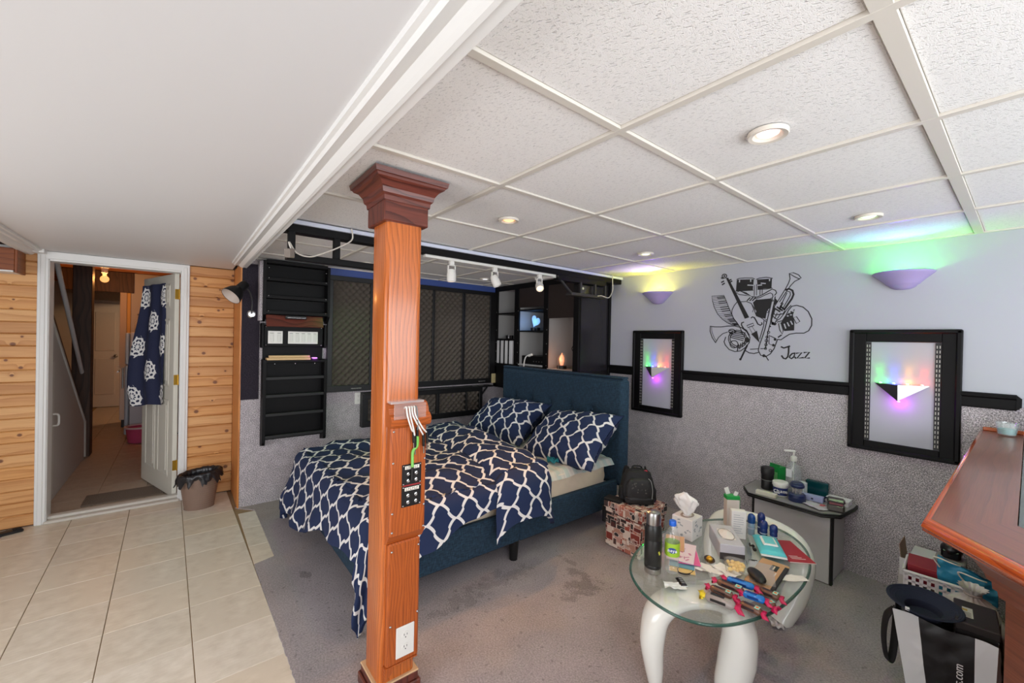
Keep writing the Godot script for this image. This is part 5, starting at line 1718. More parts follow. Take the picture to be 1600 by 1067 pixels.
func bar_skirt(s: SurfaceTool, prof: Array, group := false) -> void:
	for i in prof.size() - 1:
		s.set_smooth_group(4 if group else -1)
		for k in 2:
			var a: Vector2 = bar_corner(prof[i].x, k)
			var b: Vector2 = bar_corner(prof[i].x, k + 1)
			var c: Vector2 = bar_corner(prof[i + 1].x, k + 1)
			var d: Vector2 = bar_corner(prof[i + 1].x, k)
			var ya: float = prof[i].y
			var yb: float = prof[i + 1].y
			var l := a.distance_to(b)
			var A := Vector3(a.x, ya, a.y)
			var B := Vector3(b.x, ya, b.y)
			var C := Vector3(c.x, yb, c.y)
			var D := Vector3(d.x, yb, d.y)
			var v: float = prof[i].distance_to(prof[i + 1]) + 0.02
			tri(s, A, B, C, Vector2(0.1 * i, 0), Vector2(0.1 * i, l), Vector2(0.1 * i + v, l))
			tri(s, A, C, D, Vector2(0.1 * i, 0), Vector2(0.1 * i + v, l), Vector2(0.1 * i + v, 0))

func bar() -> void:
	var t := thing("bar_counter", "polished reddish-brown wooden bar counter with a bright orange rounded edge", "bar", Vector3(2.2, 0, 0.05))
	var s := st()
	# top: a band of plan polygons, edge bead, cornice, body
	var y := 1.045
	for k in 2:
		var a := bar_corner(0.014, k)
		var b := bar_corner(0.014, k + 1)
		var c := bar_corner(0.155, k + 1)
		var d := bar_corner(0.155, k)
		s.set_smooth_group(-1)
		var l := a.distance_to(b)
		tri(s, Vector3(a.x, y, a.y), Vector3(c.x, y, c.y), Vector3(b.x, y, b.y), Vector2(0, 0), Vector2(0.155, l), Vector2(0, l))
		tri(s, Vector3(a.x, y, a.y), Vector3(d.x, y, d.y), Vector3(c.x, y, c.y), Vector2(0, 0), Vector2(0.155, 0), Vector2(0.155, l))
		tri(s, Vector3(d.x, y, d.y), Vector3(d.x, y - 0.05, d.y), Vector3(c.x, y - 0.05, c.y))
		tri(s, Vector3(d.x, y, d.y), Vector3(c.x, y - 0.05, c.y), Vector3(c.x, y, c.y))
	put("counter_top", s, mats.cherry, t, true)
	s = st()
	bar_skirt(s, [Vector2(0.016, y), Vector2(0.006, y - 0.003), Vector2(0.0, y - 0.010), Vector2(-0.003, y - 0.020), Vector2(0.0, y - 0.031), Vector2(0.007, y - 0.038), Vector2(0.02, y - 0.041)], true)
	put("edge_bead", s, mats.cherry_edge, t, true)
	s = st()
	bar_skirt(s, [Vector2(0.02, y - 0.041), Vector2(0.062, y - 0.042), Vector2(0.064, y - 0.060), Vector2(0.072, y - 0.066), Vector2(0.074, y - 0.082), Vector2(0.088, y - 0.100), Vector2(0.104, y - 0.128), Vector2(0.108, y - 0.142), Vector2(0.116, y - 0.146), Vector2(0.118, y - 0.166), Vector2(0.126, y - 0.172), Vector2(0.128, y - 0.186), Vector2(0.140, y - 0.190)])
	put("cornice", s, mats.cherry, t, true)
	s = st()
	bar_skirt(s, [Vector2(0.140, y - 0.190), Vector2(0.140, 0.10), Vector2(0.128, 0.09), Vector2(0.126, 0.0)])
	put("body_panel", s, mats.cherry, t, true)
	s = st()
	bmm(s, Vector3(3.446, y, -0.155), Vector3(3.468, y + 0.020, -0.012), 0.003)
	put("wall_strip", s, mats.cherry_edge, t, true)
	# inner worktop behind the raised ledge
	s = st()
	var inner := PackedVector2Array()
	for q in [bar_corner(0.157, 0), bar_corner(0.157, 1), bar_corner(0.157, 2), bar_corner(0.157, 2) + Vector2(0.45, 0.45), Vector2(3.478, 0.62)]: inner.append(q)
	extrude(s, inner, 0.03, Transform3D(Basis(Vector3(1, 0, 0), Vector3(0, 0, 1), Vector3(0, -1, 0)), Vector3(0, y - 0.02, 0)))
	put("inner_worktop", s, mat(rgb(70, 84, 72), 0.12), t, true)
	s = st()
	extrude(s, inner, 0.98, Transform3D(Basis(Vector3(1, 0, 0), Vector3(0, 0, 1), Vector3(0, -1, 0)), Vector3(0, y - 0.052, 0)))
	put("carcass", s, mats.dark_timber, t, true)
	s = st()
	bmm(s, Vector3(3.30, y - 0.02, 0.000), Vector3(3.40, y + 0.13, 0.06), 0.01)
	tag(put("black_box", s, mats.black), "black upright box at the right edge of the picture behind the glass candle cup", "box")
	var c := thing("candle_cup", "clear glass cup half full of pale teal wax at the wall end of the bar", "candle", Vector3(3.345, y, -0.068))
	put("glass_cup", turned([Vector2(0, 0.002), Vector2(0.030, 0.002), Vector2(0.033, 0.008), Vector2(0.041, 0.068), Vector2(0.0395, 0.068), Vector2(0.031, 0.010), Vector2(0, 0.006)], 28), pane(rgb(230, 240, 240), 0.20), c)
	put("wax", turned([Vector2(0, 0.007), Vector2(0.0305, 0.009), Vector2(0.0345, 0.036), Vector2(0, 0.036)], 28), mat(rgb(112, 178, 180), 0.5), c)

# ---------------------------------------------------------------- grey side cabinet and what stands on it
func side_cabinet() -> void:
	var grey := mat(rgb(188, 188, 186), 0.5)
	var top := mat(rgb(150, 146, 146), 0.35)
	var t := thing("side_cabinet", "low grey cabinet with black edging and a cut-corner top against the carpeted wall", "cabinet", Vector3(3.31, 0, -0.97))
	put("body", box(Vector3(3.166, 0.012, -1.195), Vector3(3.466, 0.428, -0.752), 0.002), grey, t, true)
	put("front_panel", box(Vector3(3.158, 0.012, -1.190), Vector3(3.168, 0.426, -0.757), 0.001), mat(rgb(196, 196, 194), 0.45), t, true)
	for z: float in [-1.195, -0.752]:
		var s := st()
		for k in 2: tube(s, [Vector3(3.163 + 0.018 * k, 0.004, z + (0.004 if z > -1 else -0.004)), Vector3(3.163 + 0.018 * k, 0.43, z + (0.004 if z > -1 else -0.004))], 0.0075, 8)
		put("black_edge", s, mats.black, t, true)
	var plan := PackedVector2Array([Vector2(3.466, -1.295), Vector2(3.235, -1.290), Vector2(3.118, -1.215), Vector2(3.112, -0.790), Vector2(3.180, -0.712), Vector2(3.385, -0.690), Vector2(3.466, -0.690)])
	var s := st()
	extrude(s, plan, 0.024, Transform3D(Basis(Vector3(1, 0, 0), Vector3(0, 0, 1), Vector3(0, -1, 0)), Vector3(0, 0.454, 0)))
	put("top", s, top, t, true)
	for y: float in [0.434, 0.448]:
		s = st()
		var e := []
		for q in plan: e.append(Vector3(q.x, y, q.y))
		tube(s, e, 0.0065, 8)
		put("top_edging", s, mats.black, t, true)
	var Y := 0.455
	# what stands on it, from left to right
	var a := thing("black_canister", "black ribbed canister at the left end of the grey cabinet", "canister", Vector3(3.310, Y, -1.165))
	put("canister_body", turned([Vector2(0, 0), Vector2(0.036, 0), Vector2(0.039, 0.004), Vector2(0.039, 0.06), Vector2(0.0375, 0.063), Vector2(0.0385, 0.066), Vector2(0.040, 0.11), Vector2(0.0, 0.11)], 26), mat(rgb(26, 25, 26), 0.4), a)
	put("lid", turned([Vector2(0, 0.11), Vector2(0.0425, 0.11), Vector2(0.043, 0.148), Vector2(0.038, 0.156), Vector2(0, 0.157)], 26), mat(rgb(30, 29, 30), 0.5), a)
	put("label_line", turned([Vector2(0.0393, 0.066), Vector2(0.0398, 0.070)], 26), mat(rgb(150, 150, 150), 0.5), a)
	var g := thing("green_carton", "bright green carton standing behind the white jar", "carton", Vector3(3.425, Y, -1.140), -0.35)
	put("carton_body", box(Vector3(-0.03, 0, -0.04), Vector3(0.03, 0.150, 0.04), 0.001), mat(rgb(28, 158, 72), 0.5), g)
	put("printed_panel", box(Vector3(-0.0305, 0.02, -0.028), Vector3(-0.029, 0.11, 0.024), 0.0), mat(rgb(126, 206, 130), 0.5), g)
	put("flap", box(Vector3(-0.03, 0.150, -0.038), Vector3(-0.026, 0.168, 0.038), 0.001), mat(rgb(34, 140, 66), 0.5), g)
	var j := thing("white_jar", "white tub with a dark blue label and white lid", "jar", Vector3(3.245, Y, -1.060))
	j.scale = Vector3.ONE * 0.80
	put("tub", turned([Vector2(0, 0), Vector2(0.050, 0), Vector2(0.053, 0.004), Vector2(0.055, 0.085), Vector2(0, 0.085)], 32), mats.white_plastic, j)
	put("blue_label", turned([Vector2(0.0545, 0.012), Vector2(0.0558, 0.075)], 32), mat(rgb(34, 48, 110), 0.4), j)
	put("lid", turned([Vector2(0, 0.085), Vector2(0.059, 0.085), Vector2(0.060, 0.088), Vector2(0.060, 0.112), Vector2(0.056, 0.118), Vector2(0, 0.119)], 32), mat(rgb(240, 238, 234), 0.35), j)
	var jt := Basis(Vector3.UP, -PI * 0.40)
	letters(j, "lettering", "Cham", 0.026, mat(rgb(238, 238, 240), 0.4), Transform3D(jt, jt * Vector3(0, 0, 0.0562) + Vector3(0, 0.048, 0)), true, 0.002)
	put("label_stripe", box(Vector3(-0.0566, 0.026, -0.030), Vector3(-0.0545, 0.036, 0.014), 0.0), mat(rgb(226, 228, 236), 0.4), j)
	var p := thing("pump_bottle", "tall clear pump bottle with a white pump head behind the blue lantern", "bottle", Vector3(3.395, Y, -1.030))
	put("bottle_body", turned([Vector2(0, 0), Vector2(0.044, 0), Vector2(0.047, 0.005), Vector2(0.047, 0.155), Vector2(0.040, 0.185), Vector2(0.018, 0.205), Vector2(0.015, 0.22), Vector2(0, 0.22)], 26), pane(rgb(214, 220, 222), 0.30), p)
	put("bottle_label", box(Vector3(-0.050, 0.11, -0.030), Vector3(-0.0465, 0.165, 0.006), 0.001), mat(rgb(222, 224, 226), 0.4), p)
	put("pump_collar", turned([Vector2(0, 0.218), Vector2(0.020, 0.218), Vector2(0.022, 0.222), Vector2(0.021, 0.248), Vector2(0.010, 0.254), Vector2(0, 0.254)], 18), mats.white_plastic, p)
	s = st()
	rod(s, Vector3(0, 0.25, 0), Vector3(0, 0.285, 0), 0.006)
	put("pump_stem", s, mats.white_plastic, p)
	s = st()
	bx(s, Vector3(-0.018, 0.288, -0.020), Vector3(0.018, 0.013, 0.070), 0.004, Basis(Vector3.UP, 0.6))
	put("pump_nozzle", s, mats.white_plastic, p)
	s = st()
	rod(s, Vector3(0, 0.01, 0), Vector3(0, 0.22, 0), 0.003)
	put("dip_tube", s, mats.white_plastic, p)
	var l := thing("camping_lantern", "small dark blue lantern with a clear middle at the front of the cabinet", "lantern", Vector3(3.225, Y, -0.955))
	var blue := mat(rgb(34, 46, 88), 0.35)
	put("lantern_base", turned([Vector2(0, 0), Vector2(0.049, 0), Vector2(0.051, 0.006), Vector2(0.049, 0.022), Vector2(0.051, 0.026), Vector2(0.048, 0.044), Vector2(0.040, 0.052), Vector2(0, 0.052)], 28), blue, l)
	put("clear_chimney", turned([Vector2(0.0303, 0.041), Vector2(0.0312, 0.0902), Vector2(0.0295, 0.0902)], 24), pane(rgb(220, 226, 232), 0.20), l)
	s = st()
	for k in 6: rod(s, Vector3(0.0246 * cos(k * 1.047), 0.041, 0.0246 * sin(k * 1.047)), Vector3(0.0246 * cos(k * 1.047), 0.0918, 0.0246 * sin(k * 1.047)), 0.0025, 6)
	put("cage_rod", s, mat(rgb(190, 176, 160), 0.4), l)
	put("lantern_top", turned([Vector2(0, 0.0886), Vector2(0.0344, 0.0886), Vector2(0.041, 0.0935), Vector2(0.0418, 0.105), Vector2(0.0361, 0.1115), Vector2(0.0369, 0.1164), Vector2(0.0295, 0.123), Vector2(0, 0.1246)], 28), blue, l)
	var wb := thing("small_white_box", "small ribbed white box between the lantern and the dark green flask", "box", Vector3(3.400, Y, -0.972))
	put("box_body", box(Vector3(-0.02, 0, -0.025), Vector3(0.02, 0.085, 0.025), 0.002), mat(rgb(222, 226, 228), 0.5), wb)
	for k in 3: put("rib", box(Vector3(-0.0215, 0.01, -0.018 + 0.015 * k), Vector3(-0.0195, 0.078, -0.010 + 0.015 * k), 0.0), mat(rgb(200, 206, 212), 0.5), wb)
	var f := thing("green_flask", "flat dark teal perfume flask with a twin-post cap", "flask", Vector3(3.420, Y, -0.895), 0.0)
	put("flask_body", box(Vector3(-0.018, 0.002, -0.065), Vector3(0.018, 0.108, 0.065), 0.006), mat(rgb(10, 62, 68), 0.12), f)
	for e in [-1, 1]: put("cap_post", box(Vector3(-0.008, 0.0848, e * 0.008 - 0.0056), Vector3(0.008, 0.1088, e * 0.008 + 0.0056), 0.0024), mat(rgb(14, 44, 70), 0.12), f)
	put("flask_emblem", box(Vector3(-0.015, 0.0496, -0.008), Vector3(-0.014, 0.0592, 0.0096), 0.001), mat(rgb(190, 200, 180), 0.3), f)
	var li := thing("lilac_box", "slim lilac box lying in front of the dark green flask", "box", Vector3(3.320, Y, -0.900), 0.10)
	put("box_body", box(Vector3(-0.025, 0, -0.072), Vector3(0.025, 0.034, 0.066), 0.002), mat(rgb(172, 176, 218), 0.5), li)
	put("printed_mark", box(Vector3(-0.0256, 0.012, 0.002), Vector3(-0.0248, 0.022, 0.014), 0.0), mat(rgb(60, 62, 92), 0.5), li)
	var rg := thing("dark_ring", "small dark ring-shaped stopper beside the lilac box", "stopper", Vector3(3.345, Y, -0.825))
	s = st()
	var lp := []
	for k in 17: lp.append(Vector3(0.004 * sin(k), 0.018 + 0.016 * cos(TAU * k / 16.0), 0.014 * sin(TAU * k / 16.0)))
	tube(s, lp, 0.005, 8, false)
	put("ring", s, mat(rgb(40, 36, 70), 0.25), rg)
	put("clasp", box(Vector3(-0.004, 0.0, -0.006), Vector3(0.004, 0.006, 0.006), 0.001), mats.chrome, rg)
	var w2 := thing("white_box", "flat white carton lying at the right end of the grey cabinet", "box", Vector3(3.400, Y, -0.770), 0.0)
	put("box_body", box(Vector3(-0.045, 0, -0.065), Vector3(0.045, 0.034, 0.060), 0.002), mat(rgb(236, 234, 234), 0.5), w2)
	put("lid_seam", box(Vector3(-0.0456, 0.022, -0.0652), Vector3(0.0456, 0.0235, 0.0602), 0.0), mat(rgb(206, 202, 204), 0.5), w2)
	var sp := thing("silver_tin", "dark silver tin with a reddish band at the front corner of the cabinet", "tin", Vector3(3.225, Y, -0.745), 0.25)
	var tin := mat(rgb(120, 118, 116), 0.28, 0.8)
	put("tin_body", box(Vector3(-0.032, 0, -0.045), Vector3(0.032, 0.052, 0.045), 0.012), tin, sp)
	put("tin_lid", box(Vector3(-0.033, 0.052, -0.046), Vector3(0.033, 0.080, 0.046), 0.010), mat(rgb(92, 84, 86), 0.3, 0.7), sp)
	put("label_band", box(Vector3(-0.0335, 0.048, -0.034), Vector3(-0.0315, 0.060, 0.034), 0.0), mat(rgb(140, 84, 92), 0.4), sp)
	s = st()
	crumpled(s, Vector3(3.205, Y + 0.001, -0.850), 0.085, 0.150, 0.006, 171, -0.5)
	var lf := put("paper_leaflet", s, mat(rgb(206, 198, 206), 0.6))
	tag(lf, "pale leaflet with a red mark lying on the cabinet in front of the lilac box", "leaflet")
	put("red_mark", box(Vector3(3.225, Y + 0.008, -0.830), Vector3(3.255, Y + 0.010, -0.805), 0.0), mat(rgb(206, 84, 80), 0.5), lf, true)
	var cb := thing("cream_box", "small cream carton lying at the left front edge of the cabinet", "box", Vector3(3.155, Y, -1.115), 0.05)
	put("box_body", box(Vector3(-0.018, 0, -0.062), Vector3(0.018, 0.026, 0.062), 0.002), mat(rgb(222, 218, 202), 0.5), cb)
	put("end_flap", box(Vector3(-0.0185, 0.002, 0.055), Vector3(0.0185, 0.024, 0.0635), 0.001), mat(rgb(206, 202, 182), 0.5), cb)

# a sheet of paper, w along x by h along z, a little crumpled
func crumpled(s: SurfaceTool, c: Vector3, w: float, h: float, amp: float, sd: int, turn := 0.0) -> void:
	var n := noise(1.0, 2, sd)
	var b := Basis(Vector3.UP, turn)
	for side in 2:
		grid(s, 10, 10, func(i: int, j: int):
			var u := i / 10.0 - 0.5
			var v := j / 10.0 - 0.5
			return c + b * Vector3(u * w, amp * (1.0 + n.get_noise_2d(u * 3.0, v * 3.0) * 1.2) - 0.0008 * side, v * h), func(i: int, j: int): return Vector2(i, j) / 10.0, side == 0)

# ---------------------------------------------------------------- trunk and backpack
func trunk() -> void:
	var r := RandomNumberGenerator.new()
	r.seed = 181
	var img := Image.create(512, 512, false, Image.FORMAT_RGB8)
	img.fill(rgb(176, 130, 112))
	var cols := [rgb(132, 52, 42), rgb(160, 74, 58), rgb(98, 34, 30), rgb(218, 200, 186), rgb(226, 212, 198), rgb(40, 34, 34), rgb(178, 108, 90), rgb(70, 56, 54)]
	for k in 260:
		var w := r.randi_range(20, 74)
		var h := r.randi_range(14, 58)
		var at := Vector2i(r.randi_range(-20, 500), r.randi_range(-20, 500))
		img.fill_rect(Rect2i(at, Vector2i(w, h)), rgb(214, 192, 178))
		img.fill_rect(Rect2i(at + Vector2i(3, 3), Vector2i(w - 6, h - 6)), cols[r.randi() % cols.size()])
		var ink: Color = [rgb(230, 214, 200), rgb(40, 34, 34), rgb(120, 46, 38)][r.randi() % 3]
		for q in r.randi_range(1, 4):
			img.fill_rect(Rect2i(at + Vector2i(5, 6 + 8 * q), Vector2i(maxi(3, w - r.randi_range(10, 30)), 3)), ink)
		if k % 5 == 0:      # dark oval vignettes
			var c := Vector2(r.randi_range(10, 500), r.randi_range(10, 500))
			for y in range(-16, 17):
				for x in range(-22, 23):
					var e := pow(x / 21.0, 2.0) + pow(y / 15.0, 2.0)
					if e < 1.0 and c.x + x >= 0 and c.x + x < 512 and c.y + y >= 0 and c.y + y < 512:
						img.set_pixel(int(c.x) + x, int(c.y) + y, rgb(222, 206, 194) if e > 0.66 else rgb(44, 38, 40))
	var tex := ImageTexture.create_from_image(img)
	var m := textured(tex, Vector3(1.8, 1.8, 1), 0.6)
	var t := thing("storage_box", "lidded storage box covered in a red, cream and black collage print", "box", Vector3(2.60, 0, -1.77))
	put("box_body", box(Vector3(2.452, 0.008, -1.925), Vector3(2.752, 0.262, -1.628), 0.006), m, t, true)
	put("lid", box(Vector3(2.442, 0.255, -1.937), Vector3(2.762, 0.330, -1.616), 0.006), m, t, true)
	put("lid_seam", box(Vector3(2.448, 0.250, -1.930), Vector3(2.756, 0.257, -1.622), 0.001), mat(rgb(84, 52, 46), 0.7), t, true)
	put("side_strap", box(Vector3(2.436, 0.17, -1.945), Vector3(2.446, 0.285, -1.915), 0.003), mats.black, t, true)
	# backpack
	var b := thing("backpack", "black backpack standing on the collage-print box", "bag", Vector3(2.620, 0.330, -1.775), 0.30)
	b.rotation = Vector3(0, -0.75, 0)
	b.scale = Vector3(0.86, 0.78, 0.86)
	var n := noise(1.2, 2, 191)
	var blob := func(s: SurfaceTool, c: Vector3, h: Vector3, e: float, wob: float, squeeze: float) -> void:
		grid(s, 40, 24, func(i: int, j: int):
			var a := TAU * (i % 40) / 40.0
			var v := -PI / 2 + PI * j / 24.0
			var f := func(x: float) -> float: return signf(x) * pow(absf(x), e)
			var q := Vector3(f.call(cos(v)) * f.call(cos(a)), f.call(sin(v)), f.call(cos(v)) * f.call(sin(a)))
			var k := 1.0 - squeeze * smoothstep(0.0, 1.0, q.y)
			return c + Vector3(q.x * h.x * k, q.y * h.y, q.z * h.z * k) * (1.0 + wob * n.get_noise_3d(q.x * 1.5 + c.y * 9.0, q.y * 1.5, q.z * 1.5)), func(i: int, j: int): return Vector2(i, j), false)
	var cloth := bumpy(mat(rgb(26, 26, 28), 0.75, 0.0, "pack"), noise_tex(0.2, 2, 9), 0.15)
	cloth.uv1_triplanar = true
	cloth.uv1_scale = Vector3(6, 6, 6)
	var s := st()
	blob.call(s, Vector3(0, 0.148, 0), Vector3(0.132, 0.147, 0.082), 0.42, 0.10, 0.22)
	put("main_sack", s, cloth, b)
	s = st()
	blob.call(s, Vector3(0.0, 0.135, 0.072), Vector3(0.108, 0.098, 0.034), 0.42, 0.14, 0.12)
	put("front_pocket", s, mat(rgb(34, 33, 34), 0.65), b)
	s = st()
	blob.call(s, Vector3(0.0, 0.040, 0.068), Vector3(0.118, 0.034, 0.040), 0.40, 0.12, 0.0)
	put("lower_pocket", s, mat(rgb(22, 22, 24), 0.5), b)
	for e in [-1, 1]:
		s = st()
		blob.call(s, Vector3(e * 0.130, 0.075, 0.0), Vector3(0.020, 0.066, 0.052), 0.45, 0.12, 0.1)
		put("side_pocket", s, cloth, b)
		s = st()
		tube(s, curve([Vector3(e * 0.07, 0.285, -0.03), Vector3(e * 0.085, 0.27, -0.095), Vector3(e * 0.10, 0.16, -0.115), Vector3(e * 0.115, 0.05, -0.09)], 6), Vector2(0.024, 0.008), 8, true, Vector3.RIGHT)
		put("shoulder_strap", s, mats.black_matt, b)
	s = st()
	tube(s, curve([Vector3(-0.04, 0.285, -0.02), Vector3(-0.03, 0.315, -0.03), Vector3(0.03, 0.315, -0.03), Vector3(0.04, 0.285, -0.02)], 6), 0.008, 8)
	put("grab_loop", s, mats.black_matt, b)
	s = st()
	tube(s, curve([Vector3(0.098, 0.06, 0.098), Vector3(0.101, 0.14, 0.101), Vector3(0.090, 0.215, 0.092), Vector3(0.070, 0.24, 0.082)], 6), 0.003, 6)
	put("piping", s, mat(rgb(150, 150, 150), 0.5), b)
	s = st()
	for k in 26: ball(s, Vector3(r.randf_range(-0.07, 0.07), r.randf_range(0.075, 0.205), 0.103), r.randf_range(0.004, 0.010), 6, Vector3(1, 1, 0.5))
	put("pocket_print", s, mat(rgb(78, 76, 72), 0.6), b)
	put("red_tab", box(Vector3(0.05, 0.268, -0.01), Vector3(0.08, 0.290, 0.012), 0.003), mat(rgb(190, 36, 60), 0.5), b)
	s = st()
	bx(s, Vector3(2.485, 0.343, -1.875), Vector3(0.085, 0.022, 0.13), 0.008, Basis(Vector3.UP, 0.2))
	tag(put("black_pouch", s, mats.black_matt), "flat black pouch lying at the left end of the collage-print box lid", "pouch")

# ---------------------------------------------------------------- glass coffee table and everything on it
func coffee_table() -> void:
	var t := thing("coffee_table", "oval glass coffee table on glossy white curved tusk legs", "table", Vector3(2.1, 0, -0.95))
	var top := 0.430
	# glass: outline of the oval, with a rounded green edge
	var rim := []
	var pts := [Vector2(1.520, -0.900), Vector2(1.540, -0.790), Vector2(1.610, -0.710), Vector2(1.730, -0.655), Vector2(1.880, -0.618), Vector2(2.050, -0.607), Vector2(2.220, -0.614), Vector2(2.390, -0.645), Vector2(2.540, -0.700), Vector2(2.660, -0.790), Vector2(2.720, -0.900), Vector2(2.700, -1.030), Vector2(2.600, -1.140), Vector2(2.440, -1.225), Vector2(2.240, -1.268), Vector2(2.030, -1.270), Vector2(1.830, -1.235), Vector2(1.660, -1.155), Vector2(1.555, -1.030)]
	for i in pts.size():
		var a: Vector2 = pts[i]
		var b: Vector2 = pts[(i + 1) % pts.size()]
		for k in 5: rim.append(a.cubic_interpolate(b, pts[(i - 1 + pts.size()) % pts.size()], pts[(i + 2) % pts.size()], k / 5.0))
	var c0 := Vector2(2.12, -0.94)
	var inner := PackedVector2Array()
	for q in rim: inner.append(c0 + (q - c0) * 0.991)
	var s := st()
	extrude(s, inner, 0.012, Transform3D(Basis(Vector3(1, 0, 0), Vector3(0, 0, 1), Vector3(0, -1, 0)), Vector3(0, top, 0)))
	var gl := pane(rgb(206, 232, 222), 0.10)
	put("glass_top", s, gl, t, true)
	s = st()
	var ring := []
	for q in rim: ring.append(Vector3(c0.x + (q.x - c0.x) * 0.994, top - 0.006, c0.y + (q.y - c0.y) * 0.994))
	ring.append(ring[0])
	tube(s, ring, Vector2(0.006, 0.0062), 8, false)
	var ge := pane(rgb(38, 92, 80), 0.72, 0.08)
	put("glass_edge", s, ge, t, true)
	# base: two tusk arches joined by a broad bridge
	var white := mat(rgb(238, 238, 230), 0.16)
	white.clearcoat_enabled = true
	white.clearcoat = 0.6
	white.clearcoat_roughness = 0.05
	var taper := func(path: Array, w: Array) -> Array:
		var out := []
		for i in path.size():
			var f: float = float(i) / (path.size() - 1) * (w.size() - 1)
			var k := mini(int(f), w.size() - 2)
			out.append(w[k].lerp(w[k + 1], f - k))
		return out
	s = st()
	var path := curve([Vector3(1.606, 0.0, -0.975), Vector3(1.597, 0.10, -0.980), Vector3(1.588, 0.22, -0.986), Vector3(1.625, 0.325, -0.985), Vector3(1.700, 0.374, -0.950), Vector3(1.790, 0.386, -0.880), Vector3(1.850, 0.372, -0.800), Vector3(1.850, 0.30, -0.745), Vector3(1.846, 0.17, -0.748), Vector3(1.836, 0.06, -0.763), Vector3(1.830, 0.0, -0.770)], 6)
	tube(s, path, taper.call(path, [Vector2(0.020, 0.024), Vector2(0.038, 0.042), Vector2(0.050, 0.054), Vector2(0.052, 0.075), Vector2(0.040, 0.105), Vector2(0.032, 0.125), Vector2(0.044, 0.110), Vector2(0.066, 0.085), Vector2(0.074, 0.076), Vector2(0.068, 0.066), Vector2(0.056, 0.058)]), 20, true, Vector3(0.6, 0, -0.8))
	path = curve([Vector3(1.860, 0.368, -0.860), Vector3(2.05, 0.385, -0.80), Vector3(2.28, 0.388, -0.79), Vector3(2.50, 0.385, -0.87), Vector3(2.64, 0.380, -0.97)], 6)
	tube(s, path, taper.call(path, [Vector2(0.10, 0.045), Vector2(0.085, 0.034), Vector2(0.080, 0.030), Vector2(0.085, 0.030), Vector2(0.060, 0.032)]), 20)
	path = curve([Vector3(2.640, 0.0, -1.19), Vector3(2.70, 0.18, -1.26), Vector3(2.745, 0.335, -1.24), Vector3(2.765, 0.385, -1.14), Vector3(2.770, 0.398, -0.98), Vector3(2.745, 0.375, -0.83), Vector3(2.70, 0.29, -0.765), Vector3(2.62, 0.13, -0.775), Vector3(2.53, 0.0, -0.815)], 6)
	tube(s, path, taper.call(path, [Vector2(0.045, 0.040), Vector2(0.055, 0.050), Vector2(0.060, 0.055), Vector2(0.064, 0.044), Vector2(0.066, 0.042), Vector2(0.062, 0.048), Vector2(0.060, 0.060), Vector2(0.058, 0.060), Vector2(0.050, 0.050)]), 20)
	put("tusk_base", s, white, t, true)
	table_things(top + 0.001)

func slab(called: String, label: String, category: String, at: Vector3, turn: float, size: Vector3, m: Material, part: String, b := 0.002) -> Node3D:
	var t := thing(called, label, category, at, turn)
	put(part, box(Vector3(-size.x / 2, 0, -size.z / 2), Vector3(size.x / 2, size.y, size.z / 2), b), m, t)
	return t

